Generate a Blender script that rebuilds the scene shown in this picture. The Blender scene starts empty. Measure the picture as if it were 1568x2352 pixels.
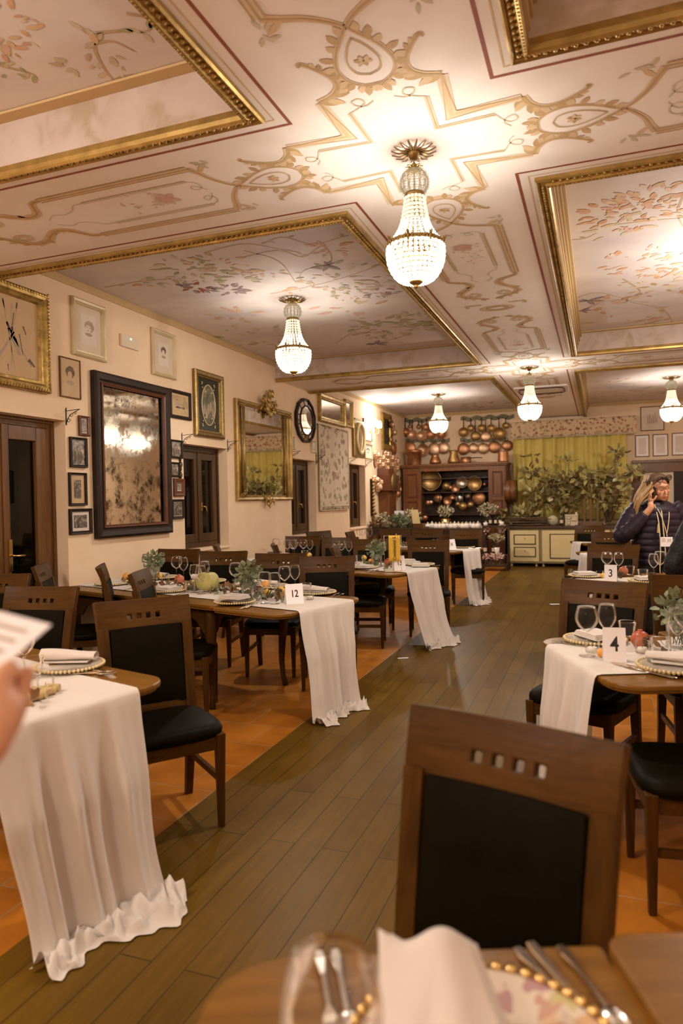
import bpy, bmesh, math, random
from mathutils import Vector, Matrix, Euler
R_ = math.radians
PI = math.pi
random.seed(7)
SC = bpy.context.scene
COL = SC.collection
# ------------------------------------------------------------------ camera
H = 1.48
YAW, PITCH, ROLL, FPX = R_(20.4361), R_(.98757), R_(-1.11499), 1589.74
cf = Vector((-math.sin(YAW)*math.cos(PITCH), math.cos(YAW)*math.cos(PITCH), -math.sin(PITCH)))
cr = Vector((math.cos(YAW), math.sin(YAW), 0)); cu = cr.cross(cf)
CR = cr*math.cos(ROLL)+cu*math.sin(ROLL); CU = -cr*math.sin(ROLL)+cu*math.cos(ROLL)
CP = Vector((0, 0, H))
cam = bpy.data.cameras.new('camera'); camo = bpy.data.objects.new('camera', cam); COL.objects.link(camo)
camo.matrix_world = Matrix(((CR.x, CU.x, -cf.x, CP.x), (CR.y, CU.y, -cf.y, CP.y), (CR.z, CU.z, -cf.z, CP.z), (0, 0, 0, 1)))
cam.sensor_fit = 'VERTICAL'; cam.sensor_height = 36; cam.lens = FPX*36/2352
cam.clip_start = .02
cam.dof.use_dof = True; cam.dof.focus_distance = 5.2; cam.dof.aperture_fstop = 2.2
SC.camera = camo
# ------------------------------------------------------------------ light and exposure
vs = SC.view_settings
vs.view_transform = 'Standard'; vs.look = 'None'; vs.gamma = 1; vs.use_curve_mapping = False; vs.exposure = 0.68
CHAND_W = 74          # power of the bulbs inside one chandelier
GLOW = 1.55            # brightness of the lit crystal beads
LAMP = (1, .93, .84)
wd = bpy.data.worlds.new('world'); SC.world = wd; wd.use_nodes = True
wd.node_tree.nodes['Background'].inputs[0].default_value = (.9, .7, .5, 1)
wd.node_tree.nodes['Background'].inputs[1].default_value = .004
SC.cycles.transparent_max_bounces = 28
SC.cycles.max_bounces = 8
SC.cycles.sample_clamp_indirect = 6
# ------------------------------------------------------------------ room sizes (metres)
XL, XR, YB, YF = -4.4, 2.75, 16.36, -3.2
ZB, ZC = 3.251, 3.508           # beam soffit, coffer ceiling
S = 1.048
BX, BY, BP = -.83*S, 3.31*S, 6.03*S   # centre line of the long beam, first cross beam, beam spacing
HW = .445*S                     # red line offset from a beam centre
GO, GI = .528*S, .60*S          # gold frame outer and inner edge offset


def ray(x, y):
    return cf+CR*((x-784)/FPX)-CU*((y-1176)/FPX)


def pz(x, y, z):
    d = ray(x, y); return CP+d*((z-H)/d.z)


def pX(x, y, X=None):
    d = ray(x, y); return CP+d*((XL if X is None else X)/d.x)


def pY(x, y, Y):
    d = ray(x, y); return CP+d*(Y/d.y)


# ------------------------------------------------------------------ mesh builder
class MB:
    def __init__(s):
        s.v = []; s.f = []; s.mi = []; s.sm = []; s.M = Matrix()

    def add(s, vs, fs, mi=0, sm=False):
        b = len(s.v); M = s.M
        s.v += [M @ Vector(p) for p in vs]
        for f in fs:
            s.f.append([b+i for i in f]); s.mi.append(mi); s.sm.append(sm)

    def box(s, x0, x1, y0, y1, z0, z1, mi=0):
        s.add([(x0, y0, z0), (x1, y0, z0), (x1, y1, z0), (x0, y1, z0), (x0, y0, z1), (x1, y0, z1), (x1, y1, z1), (x0, y1, z1)],
              [(3, 2, 1, 0), (4, 5, 6, 7), (0, 1, 5, 4), (1, 2, 6, 5), (2, 3, 7, 6), (3, 0, 4, 7)], mi)

    def hexa(s, bot, top, mi=0):
        s.add(list(bot)+list(top), [(3, 2, 1, 0), (4, 5, 6, 7), (0, 1, 5, 4), (1, 2, 6, 5), (2, 3, 7, 6), (3, 0, 4, 7)], mi)

    def lathe(s, prof, n=16, mi=0, c=(0, 0, 0), ax='z', sm=True, sx=1, sy=1, ph=0, cap=True):
        vs = []; fs = []; c = Vector(c)
        for r, z in prof:
            for k in range(n):
                a = ph+2*PI*k/n; x, y = r*math.cos(a)*sx, r*math.sin(a)*sy
                p = {'z': (x, y, z), 'y': (x, -z, y), 'x': (z, x, y), 'Y': (x, z, -y)}[ax]
                vs.append(c+Vector(p))
        m = len(prof)
        for i in range(m-1):
            for k in range(n):
                k2 = (k+1) % n
                fs.append((i*n+k, i*n+k2, (i+1)*n+k2, (i+1)*n+k))
        s.add(vs, fs, mi, sm)
        if cap:
            for i, rev in ((0, True), (m-1, False)):
                if prof[i][0] > 1e-4:
                    q = [vs[i*n+k] for k in range(n)]
                    s.add(q, [list(range(n))[::-1] if rev else list(range(n))], mi)

    def sph(s, c, r, n=12, m=8, mi=0, sc=(1, 1, 1), sm=True):
        vs = []; fs = []; c = Vector(c)
        for i in range(m+1):
            t = PI*i/m
            for k in range(n):
                a = 2*PI*k/n
                vs.append(c+Vector((r*sc[0]*math.sin(t)*math.cos(a), r*sc[1]*math.sin(t)*math.sin(a), -r*sc[2]*math.cos(t))))
        for i in range(m):
            for k in range(n):
                k2 = (k+1) % n
                fs.append((i*n+k, i*n+k2, (i+1)*n+k2, (i+1)*n+k))
        s.add(vs, fs, mi, sm)

    def tube(s, pts, r, n=8, mi=0, closed=False, sm=True, flat=1.0):
        pts = [Vector(p) for p in pts]; N = len(pts); vs = []; fs = []
        up = Vector((0, 0, 1)); prev = None
        for i, p in enumerate(pts):
            if closed: t = pts[(i+1) % N]-pts[i-1]
            else: t = pts[min(i+1, N-1)]-pts[max(i-1, 0)]
            if t.length < 1e-9: t = Vector((0, 0, 1))
            t.normalize()
            if prev is None:
                a = t.cross(up)
                if a.length < .05: a = t.cross(Vector((1, 0, 0)))
            else:
                a = prev-t*prev.dot(t)
                if a.length < 1e-6: a = t.cross(up)
            a.normalize(); prev = a.copy(); b = t.cross(a)
            rr = r[i] if isinstance(r, (list, tuple)) else r
            for k in range(n):
                q = 2*PI*k/n
                vs.append(p+a*rr*math.cos(q)+b*rr*flat*math.sin(q))
        for i in range(N if closed else N-1):
            j = (i+1) % N
            for k in range(n):
                k2 = (k+1) % n
                fs.append((i*n+k, i*n+k2, j*n+k2, j*n+k))
        if not closed:
            fs.append(list(range(n))[::-1]); fs.append([(N-1)*n+k for k in range(n)])
        s.add(vs, fs, mi, sm)

    def prism(s, poly, z0, z1, mi=0):
        n = len(poly)
        s.add([(x, y, z0) for x, y in poly]+[(x, y, z1) for x, y in poly],
              [list(range(n))[::-1], list(range(n, 2*n))]+[(i, (i+1) % n, n+(i+1) % n, n+i) for i in range(n)], mi)

    def grid(s, fn, nu, nv, mi=0, sm=True):
        vs = [fn(i/nu, j/nv) for i in range(nu+1) for j in range(nv+1)]
        fs = [(i*(nv+1)+j, (i+1)*(nv+1)+j, (i+1)*(nv+1)+j+1, i*(nv+1)+j+1) for i in range(nu) for j in range(nv)]
        s.add(vs, fs, mi, sm)

    def build(s, name, mats, parent=None, bevel=0, seg=2, subsurf=0, solid=0, angle=40):
        me = bpy.data.meshes.new(name)
        me.from_pydata([tuple(p) for p in s.v], [], s.f)
        me.polygons.foreach_set('material_index', s.mi); me.polygons.foreach_set('use_smooth', s.sm)
        for m in (mats if isinstance(mats, (list, tuple)) else [mats]): me.materials.append(m)
        me.update()
        o = bpy.data.objects.new(name, me); COL.objects.link(o)
        if parent is not None: o.parent = parent
        if solid:
            md = o.modifiers.new('solid', 'SOLIDIFY'); md.thickness = solid; md.offset = 0
        if bevel:
            md = o.modifiers.new('bevel', 'BEVEL'); md.width = bevel; md.segments = seg; md.limit_method = 'ANGLE'; md.angle_limit = R_(angle); md.harden_normals = False
        if subsurf:
            md = o.modifiers.new('sub', 'SUBSURF'); md.levels = subsurf; md.render_levels = subsurf
        return o


def tag(o, label=None, cat=None, group=None, kind=None):
    if label: o['label'] = label
    if cat: o['category'] = cat
    if group: o['group'] = group
    if kind: o['kind'] = kind
    return o


def thing(name, loc, rz, label, cat, group=None):
    o = bpy.data.objects.new(name, None); COL.objects.link(o); o.empty_display_size = .1
    o.location = loc; o.rotation_euler = (0, 0, rz)
    return tag(o, label, cat, group)


KIDS = {}


def kids(o):
    return [c for c in bpy.data.objects if c.parent == o]


def copy_tree(o, loc=None, rz=None, label=None, group=None, sc=None):
    if o.name not in KIDS: KIDS[o.name] = [(c, kids(c)) for c in kids(o)]
    r = o.copy(); COL.objects.link(r)
    if loc is not None: r.location = loc
    if rz is not None: r.rotation_euler = (0, 0, rz)
    if sc is not None: r.scale = (sc, sc, sc) if not isinstance(sc, tuple) else sc
    if label: r['label'] = label
    if group: r['group'] = group
    for c, gs in KIDS[o.name]:
        d = c.copy(); COL.objects.link(d); d.parent = r
        for g in gs:
            e = g.copy(); COL.objects.link(e); e.parent = d
    return r


class Proto:
    """builds a thing once, then hands out copies of it"""
    def __init__(s, fn): s.fn = fn; s.o = None

    def __call__(s, loc, rz, label, group=None, sc=None):
        if s.o is None:
            s.o = s.fn(); s.first = True
            o = s.o
            KIDS[o.name] = [(c, kids(c)) for c in kids(o)]
            o.location = loc; o.rotation_euler = (0, 0, rz); o['label'] = label
            if sc is not None: o.scale = (sc, sc, sc) if not isinstance(sc, tuple) else sc
            if group: o['group'] = group
            return o
        return copy_tree(s.o, loc, rz, label, group, sc if sc is not None else 1)


# ------------------------------------------------------------------ materials
def nt(name):
    m = bpy.data.materials.new(name); m.use_nodes = True
    t = m.node_tree; b = t.nodes['Principled BSDF']
    return m, t, b


def N(t, typ, **kw):
    n = t.nodes.new(typ)
    for k, v in kw.items():
        if k.startswith('i_'):
            key = k[2:]; key = int(key) if key.isdigit() else key.replace('_', ' ')
            n.inputs[key].default_value = v
        else: setattr(n, k, v)
    return n


def c4(c): return (c[0], c[1], c[2], 1)


def ramp(t, stops, fac):
    n = t.nodes.new('ShaderNodeValToRGB'); e = n.color_ramp.elements
    while len(e) < len(stops): e.new(.5)
    for i, (p, c) in enumerate(stops): e[i].position = p; e[i].color = c4(c)
    t.links.new(fac, n.inputs[0]); return n.outputs[0]


def mat(name, c1, c2=None, scale=6, rough=.5, metal=0, bump=0, bscale=None, stretch=(1, 1, 1), lo=.3, hi=.7, coat=0, spec=.5, trans=0, dist=.01, detail=6, sheen=0):
    m, t, b = nt(name); L = t.links.new
    tc = N(t, 'ShaderNodeTexCoord'); mp = N(t, 'ShaderNodeMapping'); mp.inputs['Scale'].default_value = stretch
    L(tc.outputs['Object'], mp.inputs[0])
    b.inputs['Roughness'].default_value = rough; b.inputs['Metallic'].default_value = metal
    b.inputs['Specular IOR Level'].default_value = spec; b.inputs['Coat Weight'].default_value = coat
    b.inputs['Sheen Weight'].default_value = sheen
    if c2 is None: b.inputs['Base Color'].default_value = c4(c1)
    else:
        no = N(t, 'ShaderNodeTexNoise', i_Scale=scale, i_Detail=detail, i_Roughness=.6); L(mp.outputs[0], no.inputs['Vector'])
        L(ramp(t, [(lo, c1), (hi, c2)], no.outputs[0]), b.inputs['Base Color'])
    if bump:
        nb = N(t, 'ShaderNodeTexNoise', i_Scale=bscale or scale*4, i_Detail=4); L(mp.outputs[0], nb.inputs['Vector'])
        bp = N(t, 'ShaderNodeBump', i_Strength=bump, i_Distance=dist); L(nb.outputs[0], bp.inputs['Height']); L(bp.outputs[0], b.inputs['Normal'])
    return m


def wood(name, c1, c2, ax=2, scale=14, rough=.35, coat=.15, spec=.35):
    m, t, b = nt(name); L = t.links.new
    tc = N(t, 'ShaderNodeTexCoord'); mp = N(t, 'ShaderNodeMapping'); st = [6, 6, 6]; st[ax] = .55
    mp.inputs['Scale'].default_value = st; L(tc.outputs['Object'], mp.inputs[0])
    no = N(t, 'ShaderNodeTexNoise', i_Scale=scale*.35, i_Detail=8, i_Roughness=.65, i_Distortion=.7); L(mp.outputs[0], no.inputs['Vector'])
    L(ramp(t, [(.3, c1), (.72, c2)], no.outputs[0]), b.inputs['Base Color'])
    b.inputs['Roughness'].default_value = rough; b.inputs['Coat Weight'].default_value = coat; b.inputs['Coat Roughness'].default_value = .25; b.inputs['Specular IOR Level'].default_value = spec
    bp = N(t, 'ShaderNodeBump', i_Strength=.12, i_Distance=.004); L(no.outputs[0], bp.inputs['Height']); L(bp.outputs[0], b.inputs['Normal'])
    return m


def glassmat(name, tint=(1, 1, 1), rough=.0, refl=.75):
    m = bpy.data.materials.new(name); m.use_nodes = True; t = m.node_tree; t.nodes.clear(); L = t.links.new
    out = N(t, 'ShaderNodeOutputMaterial'); mx = N(t, 'ShaderNodeMixShader'); tr = N(t, 'ShaderNodeBsdfTransparent'); tr.inputs[0].default_value = c4(tint)
    gl = N(t, 'ShaderNodeBsdfGlossy', i_Roughness=rough); gl.inputs[0].default_value = (1, 1, 1, 1)
    lw = N(t, 'ShaderNodeLayerWeight', i_Blend=.22); mu = N(t, 'ShaderNodeMath', operation='MULTIPLY'); mu.inputs[1].default_value = refl
    L(lw.outputs['Fresnel'], mu.inputs[0]); L(mu.outputs[0], mx.inputs[0]); L(tr.outputs[0], mx.inputs[1]); L(gl.outputs[0], mx.inputs[2]); L(mx.outputs[0], out.inputs[0])
    return m


def emimat(name, col, st, trans=0.0):
    m = bpy.data.materials.new(name); m.use_nodes = True; t = m.node_tree; t.nodes.clear(); L = t.links.new
    out = N(t, 'ShaderNodeOutputMaterial'); em = N(t, 'ShaderNodeEmission', i_Strength=st); em.inputs[0].default_value = c4(col)
    if trans:
        tr = N(t, 'ShaderNodeBsdfTransparent'); mx = N(t, 'ShaderNodeMixShader'); mx.inputs[0].default_value = trans
        L(em.outputs[0], mx.inputs[1]); L(tr.outputs[0], mx.inputs[2]); L(mx.outputs[0], out.inputs[0])
    else: L(em.outputs[0], out.inputs[0])
    return m


W = {}
W['wall'] = mat('wall_plaster', (.79, .585, .385), (.84, .64, .44), 3, .9, bump=.12, bscale=60, dist=.003)
W['reveal'] = W['wall']
W['soffit'] = mat('painted_soffit', (.83, .735, .665), (.9, .825, .755), 1.3, .75, bump=.03, bscale=20)
W['band'] = mat('ochre_band', (.52, .36, .17), (.58, .41, .2), 3, .8)
W['redline'] = mat('red_line', (.27, .07, .035), (.33, .1, .05), 6, .7)
W['ochre'] = mat('ochre_paint', (.62, .43, .23), (.72, .54, .33), 9, .8)
W['ochre_d'] = mat('dark_ochre_paint', (.47, .30, .14), (.58, .40, .2), 14, .8)
W['ochre_l'] = mat('pale_ochre_paint', (.70, .55, .37), (.77, .63, .46), 9, .8)
W['greyp'] = mat('grey_olive_paint', (.55, .47, .31), (.66, .57, .42), 9, .8)
W['rosep'] = mat('rose_paint', (.62, .36, .28), (.72, .5, .41), 14, .8)
W['greenp'] = mat('green_leaf_paint', (.36, .32, .17), (.52, .46, .28), 14, .8)
W['orangep'] = mat('orange_flower_paint', (.60, .30, .14), (.72, .48, .30), 14, .8)
W['purplep'] = mat('purple_grape_paint', (.24, .17, .17), (.40, .30, .28), 14, .8)
W['brownp'] = mat('brown_branch_paint', (.46, .33, .2), (.58, .44, .3), 14, .8)
W['gold'] = mat('gilt_gold', (.20, .115, .025), (.56, .37, .10), 14, .36, .6, bump=.5, bscale=70, dist=.004)
W['gold_s'] = mat('smooth_gilt', (.26, .155, .04), (.50, .33, .10), 7, .36, .6, bump=.1)
W['gold_p'] = mat('pale_gilt', (.60, .46, .22), (.72, .57, .3), 9, .42, .35)
W['bronze'] = mat('aged_brass', (.20, .125, .04), (.36, .24, .085), 30, .38, .8, bump=.2)
W['walnut'] = wood('walnut', (.038, .0145, .0022), (.090, .037, .006), 2, coat=.0, rough=.42, spec=.12)
W['walnut_x'] = wood('walnut_rail', (.042, .016, .0022), (.096, .040, .0065), 0, coat=0, rough=.38, spec=.13)
W['tablewood'] = wood('table_top_wood', (.15, .064, .009), (.25, .115, .019), 0, rough=.32, coat=.05, spec=.16)
W['leather'] = mat('black_leather', (.0042, .0029, .0008), (.0068, .0046, .0014), 30, .5, spec=.06, bump=.15, bscale=160, dist=.002)
W['darkwood'] = wood('dark_window_wood', (.045, .019, .005), (.10, .045, .013), 2, coat=.08)
W['oakdoor'] = wood('brown_door_wood', (.10, .043, .011), (.19, .085, .025), 2, coat=.08)
W['dresser'] = wood('dresser_wood', (.12, .042, .011), (.24, .092, .026), 2, coat=.1)
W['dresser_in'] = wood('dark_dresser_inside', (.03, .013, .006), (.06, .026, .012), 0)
W['blackwood'] = mat('black_frame_wood', (.016, .009, .005), (.036, .019, .010), 12, .45, spec=.25)
W['linen'] = mat('white_linen', (.62, .545, .48), (.69, .61, .545), 3, .9, bump=.35, bscale=170, dist=.0015, sheen=.2)
W['napkin'] = mat('napkin_cotton', (.64, .56, .50), (.70, .62, .56), 5, .9, bump=.15, bscale=120, dist=.001)
W['paper'] = mat('white_card', (.86, .80, .80), (.88, .82, .82), 5, .8)
W['ink'] = mat('black_ink', (.012, .011, .011), rough=.6)
W['glass'] = glassmat('clear_glass')
W['pane'] = glassmat('window_glass', (.5, .5, .48), 0, .9)
W['silver'] = mat('polished_silver', (.72, .66, .58), (.8, .74, .66), 9, .16, 1)
W['brass'] = mat('polished_brass', (.72, .5, .2), rough=.22, metal=1)
W['copper'] = mat('copper', (.42, .19, .085), (.62, .32, .17), 9, .42, .9, bump=.06)
W['copper_l'] = mat('bright_copper', (.62, .38, .22), (.78, .53, .35), 9, .4, .85, bump=.06)
W['copper_d'] = mat('tarnished_brass_pan', (.36, .21, .075), (.54, .34, .135), 9, .42, .85, bump=.06)
W['tin'] = mat('tin_lining', (.42, .34, .26), (.55, .46, .37), 12, .35, .9)
W['iron'] = mat('black_iron', (.02, .016, .013), rough=.5, metal=.6)
W['boardg'] = mat('green_pot_rack_wood', (.14, .115, .055), (.21, .175, .09), 10, .6)
W['bulbcap'] = W['bronze']
W['crystal'] = emimat('lit_crystal', (1, .86, .66), GLOW, .45)
W['crystal_t'] = emimat('upper_crystal', (1, .82, .58), GLOW*.6, .3)
W['crystal_m'] = emimat('neck_crystal', (1, .86, .66), GLOW*.95, .25)
W['crystal_n'] = emimat('dim_neck_crystal', (1, .78, .5), .32, .72)
W['leafg'] = mat('vase_leaf', (.14, .17, .085), (.26, .28, .16), 20, .55)
W['magn'] = mat('magnolia_leaf', (.24, .20, .06), (.50, .43, .17), 20, .36)
W['magn_b'] = mat('magnolia_leaf_back', (.12, .075, .03), (.22, .15, .06), 20, .6)
W['twig'] = mat('brown_twig', (.09, .05, .025), (.16, .1, .05), 20, .8)
W['dryleaf'] = mat('dry_autumn_leaf', (.16, .07, .025), (.33, .17, .06), 20, .7)
W['gyps'] = mat('dried_flowers', (.34, .30, .17), (.55, .48, .31), 40, .9)
W['pinkfl'] = mat('pink_blossom', (.62, .38, .32), (.75, .55, .46), 40, .8)
W['lemon'] = mat('lemon_peel', (.72, .40, .05), (.80, .50, .09), 12, .45, bump=.15, bscale=90)
W['orange'] = mat('orange_peel', (.74, .30, .035), (.8, .37, .06), 12, .45, bump=.15, bscale=90)
W['pomeg'] = mat('pomegranate_skin', (.38, .075, .035), (.52, .16, .07), 9, .35)
W['pumpk'] = mat('green_pumpkin_skin', (.36, .33, .09), (.55, .47, .17), 7, .45)
W['cork'] = mat('cork', (.42, .29, .12), (.55, .4, .19), 40, .9)
W['wax'] = mat('candle_wax', (.75, .68, .58), rough=.5)
W['cream'] = mat('cream_painted_wood', (.66, .52, .25), (.71, .57, .29), 3, .45)
W['olive'] = mat('olive_painted_wood', (.27, .20, .085), (.33, .25, .11), 5, .45)
W['counter'] = mat('dark_worktop', (.055, .03, .016), (.09, .05, .026), 8, .25)
W['skin'] = mat('skin', (.56, .27, .15), (.62, .31, .18), 14, .5)
W['hairm'] = mat('blonde_hair', (.26, .15, .055), (.5, .31, .13), 5, .5, stretch=(16, 16, 1))
W['hair_d'] = mat('dark_hair_roots', (.06, .032, .015), (.12, .065, .028), 6, .45, stretch=(14, 14, 3))
W['puffer'] = mat('purple_puffer_nylon', (.017, .0095, .019), (.028, .0165, .031), 9, .45, spec=.25)
W['jacket'] = mat('black_jacket_nylon', (.009, .0075, .009), (.016, .013, .015), 9, .55, bump=.8, bscale=14, dist=.03, spec=.25)
W['trouser'] = mat('dark_trousers', (.018, .016, .02), rough=.8)
W['yellowf'] = mat('yellow_pennant', (.78, .46, .04), (.82, .5, .055), 4, .6)
W['cord'] = mat('beige_lanyard', (.62, .5, .32), rough=.8)
W['ac'] = mat('white_plastic', (.78, .70, .60), rough=.5)
W['lens'] = glassmat('tinted_lens', (.5, .42, .42), .02, 1)
W['jar'] = mat('white_jar_ceramic', (.72, .64, .55), (.8, .72, .62), 8, .3)
W['bottle'] = mat('dark_bottle_glass', (.012, .008, .006), rough=.08)


def floor_mats():
    m, t, b = nt('oak_planks'); L = t.links.new
    tc = N(t, 'ShaderNodeTexCoord'); mp = N(t, 'ShaderNodeMapping'); mp.inputs['Rotation'].default_value = (0, 0, R_(90)); L(tc.outputs['Object'], mp.inputs[0])
    br = N(t, 'ShaderNodeTexBrick', i_Scale=1.0, i_Mortar_Size=.0022, i_Mortar_Smooth=.3, i_Brick_Width=1.35, i_Row_Height=.125, i_Bias=0.0)
    br.offset = .37; br.inputs['Color1'].default_value = (.118, .060, .007, 1); br.inputs['Color2'].default_value = (.155, .083, .011, 1); br.inputs['Mortar'].default_value = (.03, .017, .008, 1)
    L(mp.outputs[0], br.inputs['Vector'])
    m2 = N(t, 'ShaderNodeMapping'); m2.inputs['Scale'].default_value = (14, .9, 1); L(tc.outputs['Object'], m2.inputs[0])
    no = N(t, 'ShaderNodeTexNoise', i_Scale=3, i_Detail=8, i_Roughness=.65); L(m2.outputs[0], no.inputs['Vector'])
    n2 = N(t, 'ShaderNodeTexNoise', i_Scale=1.3, i_Detail=4); L(tc.outputs['Object'], n2.inputs['Vector'])
    r1 = ramp(t, [(.25, (.62, .62, .62)), (.75, (1.15, 1.15, 1.15))], no.outputs[0])
    r2 = ramp(t, [(.3, (.72, .72, .7)), (.7, (1.2, 1.2, 1.22))], n2.outputs[0])
    x1 = N(t, 'ShaderNodeMix', data_type='RGBA', blend_type='MULTIPLY'); x1.inputs[0].default_value = .8
    L(br.outputs[0], x1.inputs[6]); L(r1, x1.inputs[7])
    x2 = N(t, 'ShaderNodeMix', data_type='RGBA', blend_type='MULTIPLY'); x2.inputs[0].default_value = .8
    L(x1.outputs[2], x2.inputs[6]); L(r2, x2.inputs[7]); L(x2.outputs[2], b.inputs['Base Color'])
    rr = N(t, 'ShaderNodeMapRange'); rr.inputs['To Min'].default_value = .28; rr.inputs['To Max'].default_value = .46; b.inputs['Specular IOR Level'].default_value = .10; L(no.outputs[0], rr.inputs[0]); L(rr.outputs[0], b.inputs['Roughness'])
    bp = N(t, 'ShaderNodeBump', i_Strength=.35, i_Distance=.004); bp.invert = True; L(br.outputs['Fac'], bp.inputs['Height'])
    b2 = N(t, 'ShaderNodeBump', i_Strength=.12, i_Distance=.004); L(no.outputs[0], b2.inputs['Height']); L(bp.outputs[0], b2.inputs['Normal']); L(b2.outputs[0], b.inputs['Normal'])
    W['planks'] = m
    m, t, b = nt('terracotta_tiles'); L = t.links.new
    tc = N(t, 'ShaderNodeTexCoord')
    br = N(t, 'ShaderNodeTexBrick', i_Scale=1.0, i_Mortar_Size=.004, i_Mortar_Smooth=.2, i_Brick_Width=.34, i_Row_Height=.34, i_Bias=0.0)
    br.inputs['Color1'].default_value = (.42, .142, .015, 1); br.inputs['Color2'].default_value = (.50, .185, .022, 1); br.inputs['Mortar'].default_value = (.38, .22, .11, 1); L(tc.outputs['Object'], br.inputs['Vector'])
    no = N(t, 'ShaderNodeTexNoise', i_Scale=5, i_Detail=7); L(tc.outputs['Object'], no.inputs['Vector'])
    x1 = N(t, 'ShaderNodeMix', data_type='RGBA', blend_type='MULTIPLY'); x1.inputs[0].default_value = .8
    L(br.outputs[0], x1.inputs[6]); L(ramp(t, [(.3, (.68, .66, .62)), (.7, (1.15, 1.15, 1.15))], no.outputs[0]), x1.inputs[7]); L(x1.outputs[2], b.inputs['Base Color'])
    b.inputs['Roughness'].default_value = .33; b.inputs['Specular IOR Level'].default_value = .25
    bp = N(t, 'ShaderNodeBump', i_Strength=.25, i_Distance=.004); bp.invert = True; L(br.outputs['Fac'], bp.inputs['Height']); L(bp.outputs[0], b.inputs['Normal'])
    W['tiles'] = m


floor_mats()


def sky_mat():
    m, t, b = nt('painted_sky'); L = t.links.new
    tc = N(t, 'ShaderNodeTexCoord'); mp = N(t, 'ShaderNodeMapping'); mp.inputs['Scale'].default_value = (.7, 1.1, 1); L(tc.outputs['Object'], mp.inputs[0])
    no = N(t, 'ShaderNodeTexNoise', i_Scale=1.1, i_Detail=5, i_Roughness=.55, i_Distortion=.6); L(mp.outputs[0], no.inputs['Vector'])
    L(ramp(t, [(.3, (.56, .49, .48)), (.5, (.68, .60, .565)), (.72, (.76, .69, .62))], no.outputs[0]), b.inputs['Base Color'])
    b.inputs['Roughness'].default_value = .7
    W['sky'] = m
    m, t, b = nt('painted_recess_side'); L = t.links.new
    tc = N(t, 'ShaderNodeTexCoord'); no = N(t, 'ShaderNodeTexNoise', i_Scale=5, i_Detail=5, i_Distortion=.6); L(tc.outputs['Object'], no.inputs['Vector'])
    L(ramp(t, [(.36, (.42, .33, .24)), (.5, (.52, .42, .37)), (.65, (.56, .46, .41))], no.outputs[0]), b.inputs['Base Color'])
    b.inputs['Roughness'].default_value = .25
    W['recess'] = m


sky_mat()


def mirror_mats():
    def mk(name, base, spots, lo, hi, rough=.03):
        m, t, b = nt(name); L = t.links.new
        b.inputs['Metallic'].default_value = 1
        tc = N(t, 'ShaderNodeTexCoord'); no = N(t, 'ShaderNodeTexNoise', i_Scale=5, i_Detail=14, i_Roughness=.78); L(tc.outputs['Object'], no.inputs['Vector'])
        L(ramp(t, [(lo, spots), (hi, base)], no.outputs[0]), b.inputs['Base Color'])
        rr = N(t, 'ShaderNodeMapRange'); rr.inputs['From Min'].default_value = lo; rr.inputs['From Max'].default_value = hi
        rr.inputs['To Min'].default_value = .14; rr.inputs['To Max'].default_value = rough; L(no.outputs[0], rr.inputs[0]); L(rr.outputs[0], b.inputs['Roughness'])
        return m
    W['mirror'] = mk('mirror_glass', (.86, .83, .78), (.86, .83, .78), .1, .2, .015)
    W['mirror_old'] = mk('spotted_antique_mirror', (.74, .68, .58), (.07, .045, .026), .40, .52, .04)


mirror_mats()


def floral(name, base, cols, scale, thr):
    m, t, b = nt(name); L = t.links.new
    tc = N(t, 'ShaderNodeTexCoord'); no = N(t, 'ShaderNodeTexNoise', i_Scale=scale*1.6, i_Detail=3); L(tc.outputs['Object'], no.inputs['Vector'])
    mxv = N(t, 'ShaderNodeMix', data_type='RGBA'); mxv.inputs[0].default_value = .06; L(tc.outputs['Object'], mxv.inputs[6]); L(no.outputs['Color'], mxv.inputs[7])
    vo = N(t, 'ShaderNodeTexVoronoi', i_Scale=scale); L(mxv.outputs[2], vo.inputs['Vector'])
    gt = N(t, 'ShaderNodeMath', operation='LESS_THAN'); gt.inputs[1].default_value = thr; L(vo.outputs['Distance'], gt.inputs[0])
    sep = N(t, 'ShaderNodeSeparateColor'); L(vo.outputs['Color'], sep.inputs[0])
    cc = ramp(t, [(i/(len(cols)-1), c) for i, c in enumerate(cols)], sep.outputs[0])
    x = N(t, 'ShaderNodeMix', data_type='RGBA'); L(gt.outputs[0], x.inputs[0]); x.inputs[6].default_value = c4(base); L(cc, x.inputs[7])
    L(x.outputs[2], b.inputs['Base Color']); b.inputs['Roughness'].default_value = .9
    return m


W['valance'] = floral('floral_valance_cloth', (.62, .45, .28), [(.12, .06, .05), (.45, .27, .16), (.33, .08, .05), (.3, .25, .12), (.5, .36, .22)], 15, .40)
W['tapestry'] = floral('floral_tapestry', (.60, .49, .36), [(.26, .2, .13), (.4, .3, .2), (.3, .17, .13), (.42, .36, .24)], 9, .43)
W['plateart'] = floral('patterned_plate', (.66, .56, .44), [(.5, .42, .16), (.42, .24, .25), (.62, .4, .2), (.6, .5, .5), (.5, .42, .16)], 22, .5)
W['curtain'] = mat('green_curtain', (.60, .47, .105), (.70, .56, .145), 6, .85, sheen=.3)
# ================================================================== the room shell
FWX0, FWX1 = -1.866, -.06
for nm, x0, x1, mm in (('floor', FWX0, FWX1, 'planks'), ('floor', XL-.5, FWX0, 'tiles'), ('floor', FWX1, XR, 'tiles')):
    b = MB(); b.box(x0, x1, YF, YB, -.08, 0); tag(b.build(nm, W[mm]), kind='structure')

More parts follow.
